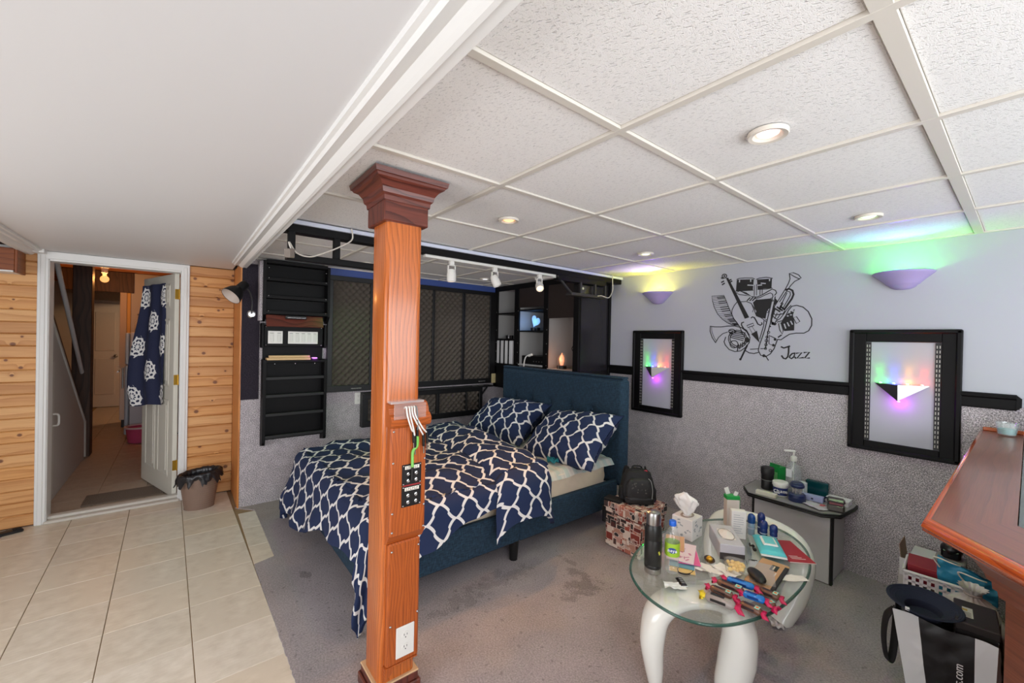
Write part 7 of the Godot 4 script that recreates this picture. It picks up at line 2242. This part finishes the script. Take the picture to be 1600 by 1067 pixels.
# ---------------------------------------------------------------- vinyl decal of instruments: outlines in millimetres (along the wall, up)
func decal() -> void:
	var art := {
		"violin": [
			["f", 0, "-225,348 -208,349 -40,21 -72,11"],
			["s", 8, "-219,364 -221,357 -226,352 -233,350 -241,351 -249,354 -254,360 -256,367 -254,374 -249,379 -242,381 -234,380 -226,377 -221,371 -219,364"],
			["f", 0, "-229,365 -231,360 -237,358 -243,361 -246,366 -244,371 -238,373 -232,370 -229,365"],
			["s", 11, "-242,324 -260,316"],
			["s", 11, "-236,306 -253,296"],
			["s", 11, "-204,325 -184,331"],
			["s", 11, "-198,309 -177,318"],
			["s", 11, "-246,348 -262,352"],
			["s", 6, "-133,147 -154,121 -170,87 -173,56 -159,17 -133,-15 -111,-49 -93,-88"],
			["s", 6, "-103,147 -64,147 -28,130 -7,95 1,61 12,31 43,17 66,0 65,-44 52,-95 39,-147"],
			["s", 4, "-21,114 -10,84 -17,62"],
			["s", 7, "-63,-239 -34,-257 1,-261 32,-251"],
			["s", 6, "-27,-229 28,-223"],
			["s", 9, "-80,-16 -95,-21 -96,-38 -87,-54 -77,-69 -59,-80 -37,-118"],
			["s", 9, "-26,16 -16,24 -2,18 13,-10 23,-32 41,-42 54,-33 50,-23"],
			["s", 6, "-56,-43 -10,-25 -4,-43 -48,-59 -56,-43"],
			["f", 0, "-23,-110 18,-84 40,-177"],
			["s", 3, "-38,-62 -13,-107"],
			["s", 3, "-18,-50 8,-92"],
		],
		"drums": [
			["f", 0, "-139,322 -133,326 -13,317 -18,235 -144,236"],
			["s", 6, "-140,328 -126,334 -75,334 -22,327 -8,319"],
			["s", 6, "-146,235 -80,233 -15,232"],
			["f", 0, "10,312 114,309 112,238 17,237"],
			["s", 6, "5,314 29,322 76,323 117,311"],
			["s", 6, "17,235 71,233 116,238"],
			["f", 0, "9,159 60,165 112,165 113,122 107,93 85,65 76,7 49,15 22,23 5,46 11,68 0,83 -15,136"],
			["f", 0, "-64,153 -40,179 -31,176 -56,149"],
			["f", 0, "-44,152 -20,178 -11,175 -36,148"],
			["f", 0, "-25,150 -1,177 8,174 -16,147"],
			["s", 6, "-145,221 -116,234 -66,215 -28,185 -72,196 -116,205 -145,221"],
			["f", 0, "-109,230 -66,213 -30,186 -73,206"],
			["s", 5, "-7,278 -8,188"],
			["s", 5, "8,276 9,191"],
			["s", 5, "34,237 33,193"],
			["s", 5, "49,240 49,198"],
		],
		"saxophone": [
			["s", 7, "-26,182 15,177 52,193 85,212 117,230 140,218 147,199 135,182"],
			["s", 6, "-2,165 32,171 72,190 105,202 120,192 124,172"],
			["s", 7, "120,169 107,93 90,7 72,-81 53,-147 37,-199 31,-236 49,-272 83,-282 115,-259 140,-218 153,-174 161,-149"],
			["s", 7, "139,171 133,128 118,42 110,-30 95,-95 87,-168 81,-220 48,-222"],
			["f", 0, "137,164 158,134 133,106 143,77 116,-23 110,-8"],
			["s", 5, "97,61 95,55 90,53 85,56 82,62 84,67 90,69 95,67 97,61"],
			["s", 5, "87,-8 85,-14 80,-16 75,-13 73,-8 75,-2 80,0 85,-2 87,-8"],
			["s", 5, "108,-95 106,-102 100,-105 94,-102 91,-95 93,-89 99,-86 106,-89 108,-95"],
			["s", 5, "97,-132 95,-138 89,-141 84,-138 81,-132 84,-126 89,-123 95,-126 97,-132"],
			["s", 5, "97,-161 94,-169 87,-172 80,-169 77,-161 79,-153 86,-150 93,-153 97,-161"],
			["s", 5, "93,-190 91,-197 84,-201 78,-198 75,-191 77,-183 84,-180 90,-183 93,-190"],
			["s", 5, "89,-219 87,-226 81,-228 76,-226 73,-220 76,-214 81,-211 87,-213 89,-219"],
			["s", 5, "123,-233 121,-240 115,-243 109,-240 106,-233 108,-227 114,-224 120,-226 123,-233"],
			["s", 5, "121,-9 120,-13 116,-14 112,-13 111,-8 112,-4 116,-3 120,-5 121,-9"],
			["s", 5, "128,31 127,27 123,25 119,27 118,31 119,35 123,37 127,35 128,31"],
			["s", 5, "127,143 126,139 123,138 119,140 118,143 119,147 122,148 126,146 127,143"],
			["f", 0, "155,-149 152,-157 145,-160 138,-157 135,-150 138,-142 145,-139 152,-142 155,-149"],
			["f", 0, "144,-193 141,-200 135,-204 128,-201 125,-193 127,-185 134,-182 141,-185 144,-193"],
			["f", 0, "134,-31 132,-37 126,-39 121,-36 119,-30 121,-24 126,-22 132,-24 134,-31"],
			["f", 0, "116,-52 114,-56 111,-58 107,-56 105,-52 107,-48 110,-46 114,-48 116,-52"],
			["f", 0, "81,-274 78,-283 71,-287 63,-284 60,-275 63,-267 70,-263 78,-266 81,-274"],
			["s", 6, "112,-124 148,-142"],
			["s", 5, "105,-117 104,-183 133,-196"],
			["s", 7, "82,-274 103,-308"],
		],
		"trumpet": [
			["s", 6, "226,337 253,338 286,319 303,294 287,291 257,311 226,337"],
			["s", 6, "228,332 233,295 224,264 206,226 136,99"],
			["s", 6, "296,290 263,274 240,248 220,218 168,130"],
			["s", 13, "207,217 228,223 250,209 258,180 248,150 200,71"],
			["s", 6, "219,204 235,200 238,178 227,151 188,75"],
			["s", 6, "215,194 166,76"],
			["s", 11, "130,89 172,58"],
			["s", 11, "153,93 188,65"],
			["s", 11, "175,98 203,71"],
			["s", 7, "137,77 128,56 141,34 192,40 204,60"],
			["s", 6, "177,118 187,129 191,114 181,100 172,69"],
			["s", 6, "154,48 138,5 158,8 179,44"],
			["s", 7, "115,35 155,-2 136,-38"],
			["f", 0, "116,-12 155,-31 143,-45 117,-38"],
		],
		"guitar": [
			["s", 7, "155,-20 190,-10 211,25 228,66 249,94 279,99 318,85 351,51 373,-1 373,-48 356,-85 328,-102 280,-102 238,-110 208,-132 183,-152 163,-149"],
			["s", 6, "145,-13 174,4 198,39 216,70 243,101"],
			["f", 0, "202,18 217,32 235,52 268,72 257,30 267,-26 267,-82 204,-87 189,-53 181,-28"],
			["f", 0, "161,-131 182,-113 192,-117 167,-138"],
			["s", 6, "260,8 279,18 301,-18 280,-33 260,8"],
			["s", 6, "165,-31 180,-24 197,-81 192,-110 175,-81 165,-31"],
		],
		"keyboard": [
			["s", 5, "-338,207 -329,162 -315,113 -286,56 -246,11 -207,-17 -169,-37 -114,-43 -136,-15 -159,21 -179,64 -203,120 -223,172 -239,208 -338,207"],
			["s", 3, "-335,193 -234,197"],
			["s", 8, "-292,195 -234,197"],
			["s", 3, "-332,180 -230,186"],
			["s", 8, "-288,183 -230,186"],
			["s", 3, "-329,167 -225,175"],
			["s", 3, "-326,152 -219,161"],
			["s", 8, "-280,156 -219,161"],
			["s", 3, "-322,138 -213,146"],
			["s", 8, "-276,141 -213,146"],
			["s", 3, "-318,123 -207,130"],
			["s", 3, "-313,108 -200,114"],
			["s", 8, "-265,110 -200,114"],
			["s", 3, "-304,90 -193,97"],
			["s", 8, "-257,93 -193,97"],
			["s", 3, "-295,73 -186,81"],
			["s", 8, "-249,76 -186,81"],
			["s", 3, "-286,56 -179,64"],
			["s", 3, "-274,43 -173,51"],
			["s", 8, "-231,46 -173,51"],
			["s", 3, "-262,29 -167,38"],
			["s", 8, "-222,33 -167,38"],
			["s", 3, "-250,16 -161,25"],
			["s", 3, "-238,6 -155,14"],
			["s", 8, "-203,9 -155,14"],
			["s", 3, "-227,-3 -148,3"],
			["s", 8, "-193,0 -148,3"],
			["s", 3, "-215,-11 -141,-7"],
			["s", 8, "-184,-10 -141,-7"],
			["s", 3, "-203,-19 -134,-17"],
			["s", 3, "-192,-25 -127,-26"],
			["s", 8, "-165,-26 -127,-26"],
			["s", 3, "-181,-31 -120,-35"],
			["s", 8, "-155,-33 -120,-35"],
		],
		"french_horn": [
			["s", 7, "-344,-45 -345,-87 -326,-140 -297,-182"],
			["s", 7, "-344,-45 -308,-51 -253,-52 -199,-45 -147,-45 -95,-59 -55,-92 -31,-137 -36,-178 -63,-216 -98,-244 -142,-251 -186,-236 -217,-201 -228,-174 -216,-135"],
			["s", 6, "-297,-182 -274,-139 -240,-107 -202,-94"],
			["s", 4, "-333,-51 -331,-87 -310,-139 -289,-171"],
			["s", 7, "-54,-170 -66,-194 -87,-211 -113,-218 -140,-216 -166,-203 -185,-181 -194,-155 -192,-127 -180,-103 -159,-87 -132,-79 -104,-83 -80,-97 -62,-118 -53,-144 -54,-170"],
			["s", 7, "-67,-166 -76,-186 -93,-199 -114,-206 -137,-203 -158,-193 -173,-175 -181,-154 -179,-131 -169,-112 -152,-98 -130,-92 -108,-95 -87,-106 -73,-123 -65,-145 -67,-166"],
			["s", 7, "-118,-191 -122,-206 -133,-217 -149,-221 -164,-218 -176,-207 -181,-193 -177,-178 -165,-167 -150,-163 -134,-166 -123,-177 -118,-191"],
			["s", 7, "-192,-80 -66,-101"],
			["s", 7, "-189,-94 -70,-117"],
			["s", 7, "-186,-108 -73,-132"],
			["s", 7, "-182,-122 -77,-147"],
			["s", 7, "-179,-136 -81,-162"],
			["s", 8, "-114,-195 -124,-249"],
			["s", 8, "-98,-185 -106,-228"],
			["s", 8, "-83,-176 -88,-208"],
			["s", 8, "-67,-167 -71,-188"],
			["f", 0, "-35,-156 -39,-172 -50,-178 -61,-172 -66,-156 -62,-140 -51,-133 -40,-140 -35,-156"],
			["s", 7, "-143,-88 -147,-98 -160,-104 -175,-104 -188,-98 -194,-88 -189,-77 -176,-71 -161,-71 -148,-78 -143,-88"],
			["s", 13, "-51,-201 -97,-311"],
			["f", 0, "-89,-310 -91,-317 -98,-320 -105,-317 -108,-311 -105,-304 -98,-301 -92,-304 -89,-310"],
		],
		"jazz_lettering": [
			["s", 11, "187,-204 203,-212 223,-205 241,-197"],
			["s", 11, "235,-202 235,-243 231,-275 217,-292 202,-287 191,-270"],
			["s", 10, "276,-247 258,-251 245,-267 242,-281 254,-288 269,-275 276,-249 275,-273 281,-284"],
			["s", 11, "285,-248 318,-241 289,-283 327,-277"],
			["s", 11, "332,-241 364,-236 336,-280 364,-278"],
		],
	}
	var white := [
		"203,-35 213,-66",
		"223,-25 234,-50",
		"244,-15 255,-38",
		"231,49 239,48",
		"241,31 248,31",
		"221,24 228,24",
		"252,58 260,58",
		"-56,275 -11,269",
		"-11,271 3,292",
		"-118,320 -119,305",
		"-35,316 -35,301",
		"17,267 44,267",
		"40,281 70,276",
		"98,306 98,294",
		"19,160 106,164",
	]
	var t := thing("wall_decal", "black line-art vinyl decal of jazz instruments with the word Jazz on the grey wall", "decal", Vector3(XR, 1.68, -1.34))
	var ink := mat(rgb(24, 23, 25), 0.6)
	for called in art:
		var s := st()
		for q in art[called]:
			var p := dots(q[2])
			if q[0] == "f": extrude(s, p, 0.0012, decal_side())
			else: ribbon(s, p, q[1] * 0.00098, 0.0010)
		put(called, s, ink, t)
	var w := st()
	for q in white: ribbon(w, dots(q), 0.008, 0.0016)
	put("pale_detail", w, mats.wall_paint, t)

func decal_side() -> Transform3D:
	return Transform3D(Basis(Vector3(0, 0, 1), Vector3(0, 1, 0), Vector3(-1, 0, 0)), Vector3.ZERO)

func dots(text: String) -> PackedVector2Array:
	var out := PackedVector2Array()
	for q in text.split(" "):
		var v := q.split(",")
		out.append(Vector2(float(v[0]), float(v[1])) * 0.001)
	return out

# a flat stroke of width w with mitred joints
func ribbon(s: SurfaceTool, p: PackedVector2Array, w: float, depth: float) -> void:
	var l := PackedVector2Array()
	var r := PackedVector2Array()
	var n := p.size()
	var closed := p[0].distance_to(p[n - 1]) < 0.002
	for i in n:
		var a := p[i - 1] if i > 0 else (p[n - 2] if closed else p[0])
		var b := p[i + 1] if i < n - 1 else (p[1] if closed else p[n - 1])
		var d := (b - a).normalized()
		var m := Vector2(-d.y, d.x) * w * 0.5
		var cap := Vector2.ZERO if closed else (-d * w * 0.3 if i == 0 else d * w * 0.3 if i == n - 1 else Vector2.ZERO)
		l.append(p[i] + m + cap)
		r.append(p[i] - m + cap)
	for i in n - 1:
		extrude(s, PackedVector2Array([l[i], r[i], r[i + 1], l[i + 1]]), depth, decal_side())

# ---------------------------------------------------------------- bags and baskets beside the bar
func floor_clutter() -> void:
	var r := RandomNumberGenerator.new()
	r.seed = 251
	var n := noise(1.0, 3, 252)
	# shopping bag: white with a black stripe round it
	var t := thing("shopping_bag", "large white shopping bag with a wide black stripe, beside the bar", "bag", Vector3(2.56, 0, -0.20))
	var white := mat(rgb(222, 226, 226), 0.45)
	var black := mat(rgb(24, 24, 26), 0.4)
	# outline of the bag at height v: corners of a slightly bulging rectangle
	var wall := func(side: int, u: float, v: float) -> Vector3:
		var k := lerpf(0.80, 1.0, v)
		var c := Vector3(2.56, 0, lerpf(-0.185, -0.205, v))
		var hx := 0.125 * k
		var hz := 0.150 * k
		var q: Vector3 = [Vector3(-hx, 0, lerpf(-hz, hz, u)), Vector3(lerpf(-hx, hx, u), 0, hz), Vector3(hx, 0, lerpf(hz, -hz, u)), Vector3(lerpf(hx, -hx, u), 0, -hz)][side]
		var nrm: Vector3 = [Vector3(-1, 0, 0), Vector3(0, 0, 1), Vector3(1, 0, 0), Vector3(0, 0, -1)][side]
		var bulge: float = 0.012 * sin(PI * u) * sin(PI * v) + 0.010 * n.get_noise_3d(u * 3.0 + side * 7.0, v * 4.0, 1.0) * sin(PI * u)
		return c + q + nrm * bulge + Vector3(0, 0.004 + v * 0.352 + 0.006 * sin(u * 9.0 + side) * v, 0)
	for side in 4:
		var bands := [[0.0, 0.27, white], [0.27, 0.80, black], [0.80, 1.0, white]]
		for b in bands:
			var s := st()
			for inside in 2:
				grid(s, 10, 24, func(i: int, j: int):
					var u := lerpf(b[0], b[1], i / 10.0)
					var p: Vector3 = wall.call(side, u, j / 24.0)
					if inside: p += (Vector3(2.56, p.y, -0.20) - p) * 0.012
					return p, func(i: int, j: int): return Vector2(i, j), inside == 0)
			put("bag_panel", s, b[2], t, true)
	put("bag_floor", box(Vector3(2.47, 0.004, -0.30), Vector3(2.65, 0.012, -0.08), 0.002), white, t, true)
	var up := Basis(Vector3(0, 1, 0), Vector3(0, 0, -1), Vector3(-1, 0, 0))     # text runs upwards on the side that faces -x
	letters(t, "lettering", "shoes.com", 0.023, mat(rgb(230, 232, 232), 0.45), Transform3D(Basis(up.x, up.y, up.z), Vector3(-0.1330, 0.165, 0.045)), false, 0.003)
	for z: float in [-0.30]:
		var s := st()
		tube(s, curve([Vector3(2.47, 0.345, -0.352), Vector3(2.44, 0.31, -0.375), Vector3(2.46, 0.20, -0.385), Vector3(2.48, 0.10, -0.375), Vector3(2.50, 0.13, -0.36), Vector3(2.52, 0.33, -0.352)], 6), Vector2(0.016, 0.003), 8)
		put("carry_strap", s, mats.black_matt, t, true)
	var bb := thing("black_carton", "black shoe carton with a white label sticking out of the striped shopping bag", "box", Vector3(2.575, 0.20, -0.125), 0.0)
	bb.rotation = Vector3(0, 0.10, 0.05)
	put("carton_body", box(Vector3(-0.095, 0.0, -0.055), Vector3(0.095, 0.185, 0.062), 0.004), mat(rgb(34, 30, 30), 0.45), bb)
	put("carton_lid", box(Vector3(-0.098, 0.165, -0.058), Vector3(0.098, 0.200, 0.065), 0.004), mat(rgb(40, 35, 34), 0.45), bb)
	put("label", box(Vector3(-0.045, 0.1995, -0.035), Vector3(0.035, 0.2008, -0.005), 0.0), mat(rgb(206, 204, 196), 0.5), bb)
	put("yellow_label", box(Vector3(0.005, 0.2006, -0.035), Vector3(0.020, 0.2014, -0.020), 0.0), mat(rgb(190, 160, 60), 0.5), bb)
	var s := st()
	for k in 4: bmm(s, Vector3(-0.040 + 0.010 * k, 0.2006, -0.031), Vector3(-0.036 + 0.010 * k, 0.2012, -0.010), 0.0)
	put("label_print", s, mat(rgb(120, 116, 110), 0.5), bb)
	# bucket hat lying brim up
	var h := thing("bucket_hat", "dark navy bucket hat lying brim up on the striped shopping bag", "hat", Vector3(2.500, 0.345, -0.268))
	h.rotation = Vector3(0.02, 0.2, 0.22)
	h.scale = Vector3(0.74, 0.74, 0.74)
	s = st()
	lathe(s, [Vector2(0, -0.010), Vector2(0.055, -0.008), Vector2(0.070, 0.000), Vector2(0.078, 0.040), Vector2(0.100, 0.058), Vector2(0.142, 0.085), Vector2(0.146, 0.088), Vector2(0.142, 0.091), Vector2(0.098, 0.066), Vector2(0.073, 0.046), Vector2(0.062, 0.008), Vector2(0, 0.004)], 40, Transform3D(), 0.88, 1.12)
	put("hat_body", s, bumpy(mat(rgb(30, 38, 58), 0.9, 0.0, "hat"), noise_tex(0.3, 2, 12), 0.05), h)
	for k in 3:
		s = st()
		var e := []
		for i in 41: e.append(Vector3(sin(TAU * i / 40.0) * (0.112 + 0.011 * k) * 0.88, 0.0745 + 0.0067 * k, cos(TAU * i / 40.0) * (0.112 + 0.011 * k) * 1.12))
		tube(s, e, 0.0012, 5, false)
		put("stitching", s, mat(rgb(40, 46, 66), 0.9), h)
	put("white_tag", box(Vector3(-0.112, 0.080, -0.085), Vector3(-0.094, 0.094, -0.066), 0.002), mat(rgb(222, 224, 228), 0.6), h)
	# carton, white basket, red box, bags
	var ct := thing("open_carton", "open brown and white carton against the carpeted wall beside the basket", "box", Vector3(3.29, 0, -0.36))
	put("carton_body", box(Vector3(-0.10, 0.008, -0.085), Vector3(0.17, 0.24, 0.05), 0.003), mat(rgb(196, 190, 184), 0.6), ct)
	s = st()
	bx(s, Vector3(-0.02, 0.305, -0.075), Vector3(0.16, 0.15, 0.003), 0.0, Basis(Vector3.RIGHT, -0.12))
	put("brown_flap", s, mat(rgb(150, 122, 98), 0.7), ct)
	s = st()
	bx(s, Vector3(-0.108, 0.26, -0.03), Vector3(0.003, 0.11, 0.10), 0.0, Basis(Vector3.BACK, 0.2))
	put("white_flap", s, mat(rgb(226, 224, 222), 0.6), ct)
	put("white_inner_box", box(Vector3(0.0, 0.24, -0.05), Vector3(0.14, 0.315, 0.045), 0.003), mat(rgb(222, 220, 220), 0.5), ct)
	var bk := thing("white_basket", "white plastic basket with rows of oblong holes, tilted behind the shopping bag", "basket", Vector3(3.00, 0.215, -0.285))
	var wp := mat(rgb(228, 224, 224), 0.35)
	# a wall with real slots: bars between columns and rows
	s = st()
	for row in 4: bmm(s, Vector3(-0.055, 0.012 + 0.030 * row, -0.105), Vector3(-0.051, 0.024 + 0.030 * row, 0.105), 0.001)
	for col in 8: bmm(s, Vector3(-0.055, 0.0, -0.105 + 0.0275 * col), Vector3(-0.051, 0.125, -0.0905 + 0.0275 * col), 0.001)
	bmm(s, Vector3(-0.056, 0.0, -0.108), Vector3(-0.050, 0.016, 0.108), 0.002)
	put("slotted_wall", s, wp, bk)
	s = st()
	bmm(s, Vector3(-0.055, 0.0, -0.110), Vector3(0.17, 0.125, -0.105), 0.002)
	bmm(s, Vector3(-0.055, 0.0, 0.105), Vector3(0.17, 0.125, 0.110), 0.002)
	bmm(s, Vector3(0.166, 0.0, -0.110), Vector3(0.17, 0.125, 0.110), 0.002)
	bmm(s, Vector3(-0.055, 0.0, -0.110), Vector3(0.17, 0.005, 0.110), 0.002)
	put("basket_shell", s, wp, bk)
	s = st()
	bmm(s, Vector3(-0.062, 0.118, -0.116), Vector3(-0.048, 0.130, 0.116), 0.004)
	bmm(s, Vector3(0.164, 0.118, -0.116), Vector3(0.178, 0.130, 0.116), 0.004)
	bmm(s, Vector3(-0.062, 0.118, -0.116), Vector3(0.178, 0.130, -0.104), 0.004)
	bmm(s, Vector3(-0.062, 0.118, 0.104), Vector3(0.178, 0.130, 0.116), 0.004)
	put("rim", s, wp, bk)
	bk.rotation = Vector3(0, 0.06, 0.0)
	var st_ := thing("grey_tub", "grey storage tub under the white basket", "tub", Vector3(3.00, 0.0, -0.285))
	put("tub_body", box(Vector3(-0.06, 0.008, -0.11), Vector3(0.09, 0.20, 0.11), 0.012), mat(rgb(168, 166, 166), 0.5), st_)
	put("tub_rim", box(Vector3(-0.066, 0.196, -0.116), Vector3(0.096, 0.212, 0.116), 0.005), mat(rgb(176, 174, 174), 0.5), st_)
	var rd := slab("red_carton", "flat dark red carton lying in the white basket", "box", Vector3(3.075, 0.275, -0.325), 0.10, Vector3(0.16, 0.085, 0.13), mat(rgb(140, 30, 44), 0.45), "carton_body")
	put("carton_lid_edge", box(Vector3(-0.081, 0.070, -0.066), Vector3(0.081, 0.0855, 0.066), 0.001), mat(rgb(156, 40, 52), 0.45), rd)
	var bl := thing("blue_bag", "bright blue carrier bag with thin white cord handles, leaning on the bar", "bag", Vector3(3.02, 0.24, -0.16))
	s = st()
	for side in [0, 1]:
		grid(s, 16, 14, func(i: int, j: int):
			var u := i / 16.0
			var v := j / 14.0
			return Vector3(-0.03 + 0.10 * side * (1.0 - v * 0.8) + 0.02 * n.get_noise_2d(u * 4.0 + side * 5.0, v * 4.0) + 0.02 * u, 0.0 + v * lerpf(0.205, 0.14, u), -0.115 + 0.20 * u), func(i: int, j: int): return Vector2(i, j), side == 0)
	put("bag_body", s, mat(rgb(44, 142, 178), 0.45), bl)
	for k in 2:
		s = st()
		tube(s, curve([Vector3(-0.035, 0.155 - 0.035 * k, -0.105 + 0.085 * k), Vector3(-0.055, 0.205 - 0.04 * k, -0.125 + 0.085 * k), Vector3(-0.06, 0.200 - 0.04 * k, -0.06 + 0.085 * k), Vector3(-0.035, 0.19 - 0.04 * k, -0.035 + 0.085 * k)], 6), 0.0035, 6)
		put("cord_handle", s, mat(rgb(226, 222, 206), 0.6), bl)
	s = st()
	ball(s, Vector3(3.245, 0.412, -0.245), 0.05, 14, Vector3(0.9, 0.85, 0.9))
	bx(s, Vector3(3.24, 0.395, -0.245), Vector3(0.07, 0.05, 0.075), 0.01)
	tag(put("black_pouch", s, mat(rgb(18, 18, 20), 0.3)), "glossy black pouch perched on the blue bag under the bar edge", "pouch")
	s = st()
	bmm(s, Vector3(3.19, 0.008, -0.305), Vector3(3.30, 0.368, -0.190), 0.006)
	tag(put("grey_carton", s, mat(rgb(150, 146, 146), 0.6)), "grey carton standing upright beneath the glossy black pouch", "box")
	# tied white plastic bag
	var pb := thing("plastic_bag", "crumpled translucent white plastic bag tied at the top, behind the shopping bag", "bag", Vector3(2.84, 0.004, -0.145))
	s = st()
	grid(s, 56, 28, func(i: int, j: int):
		var a := TAU * (i % 56) / 56.0
		var v := j / 28.0
		var f := lookup(v, [[0.0, 0.0], [0.04, 0.10], [0.3, 0.135], [0.6, 0.13], [0.82, 0.085], [0.90, 0.030], [0.93, 0.026], [1.0, 0.055]])
		var k := 1.0 + 0.12 * n.get_noise_3d(cos(a) * 2.0, v * 3.0, sin(a) * 2.0) + 0.10 * sin(a * 13.0 + v * 5.0) * smoothstep(0.45, 0.9, v)
		return Vector3(cos(a) * f * k * 0.9, v * 0.40, sin(a) * f * k * 0.85), func(i: int, j: int): return Vector2(i, j), false)
	put("bag_skin", s, mat(rgb(206, 202, 198), 0.35), pb)
	s = st()
	var ring := []
	for i in 17: ring.append(Vector3(0.028 * cos(TAU * i / 16.0), 0.368, 0.026 * sin(TAU * i / 16.0)))
	tube(s, ring, 0.005, 6, false)
	put("knot", s, mat(rgb(196, 186, 178), 0.5), pb)
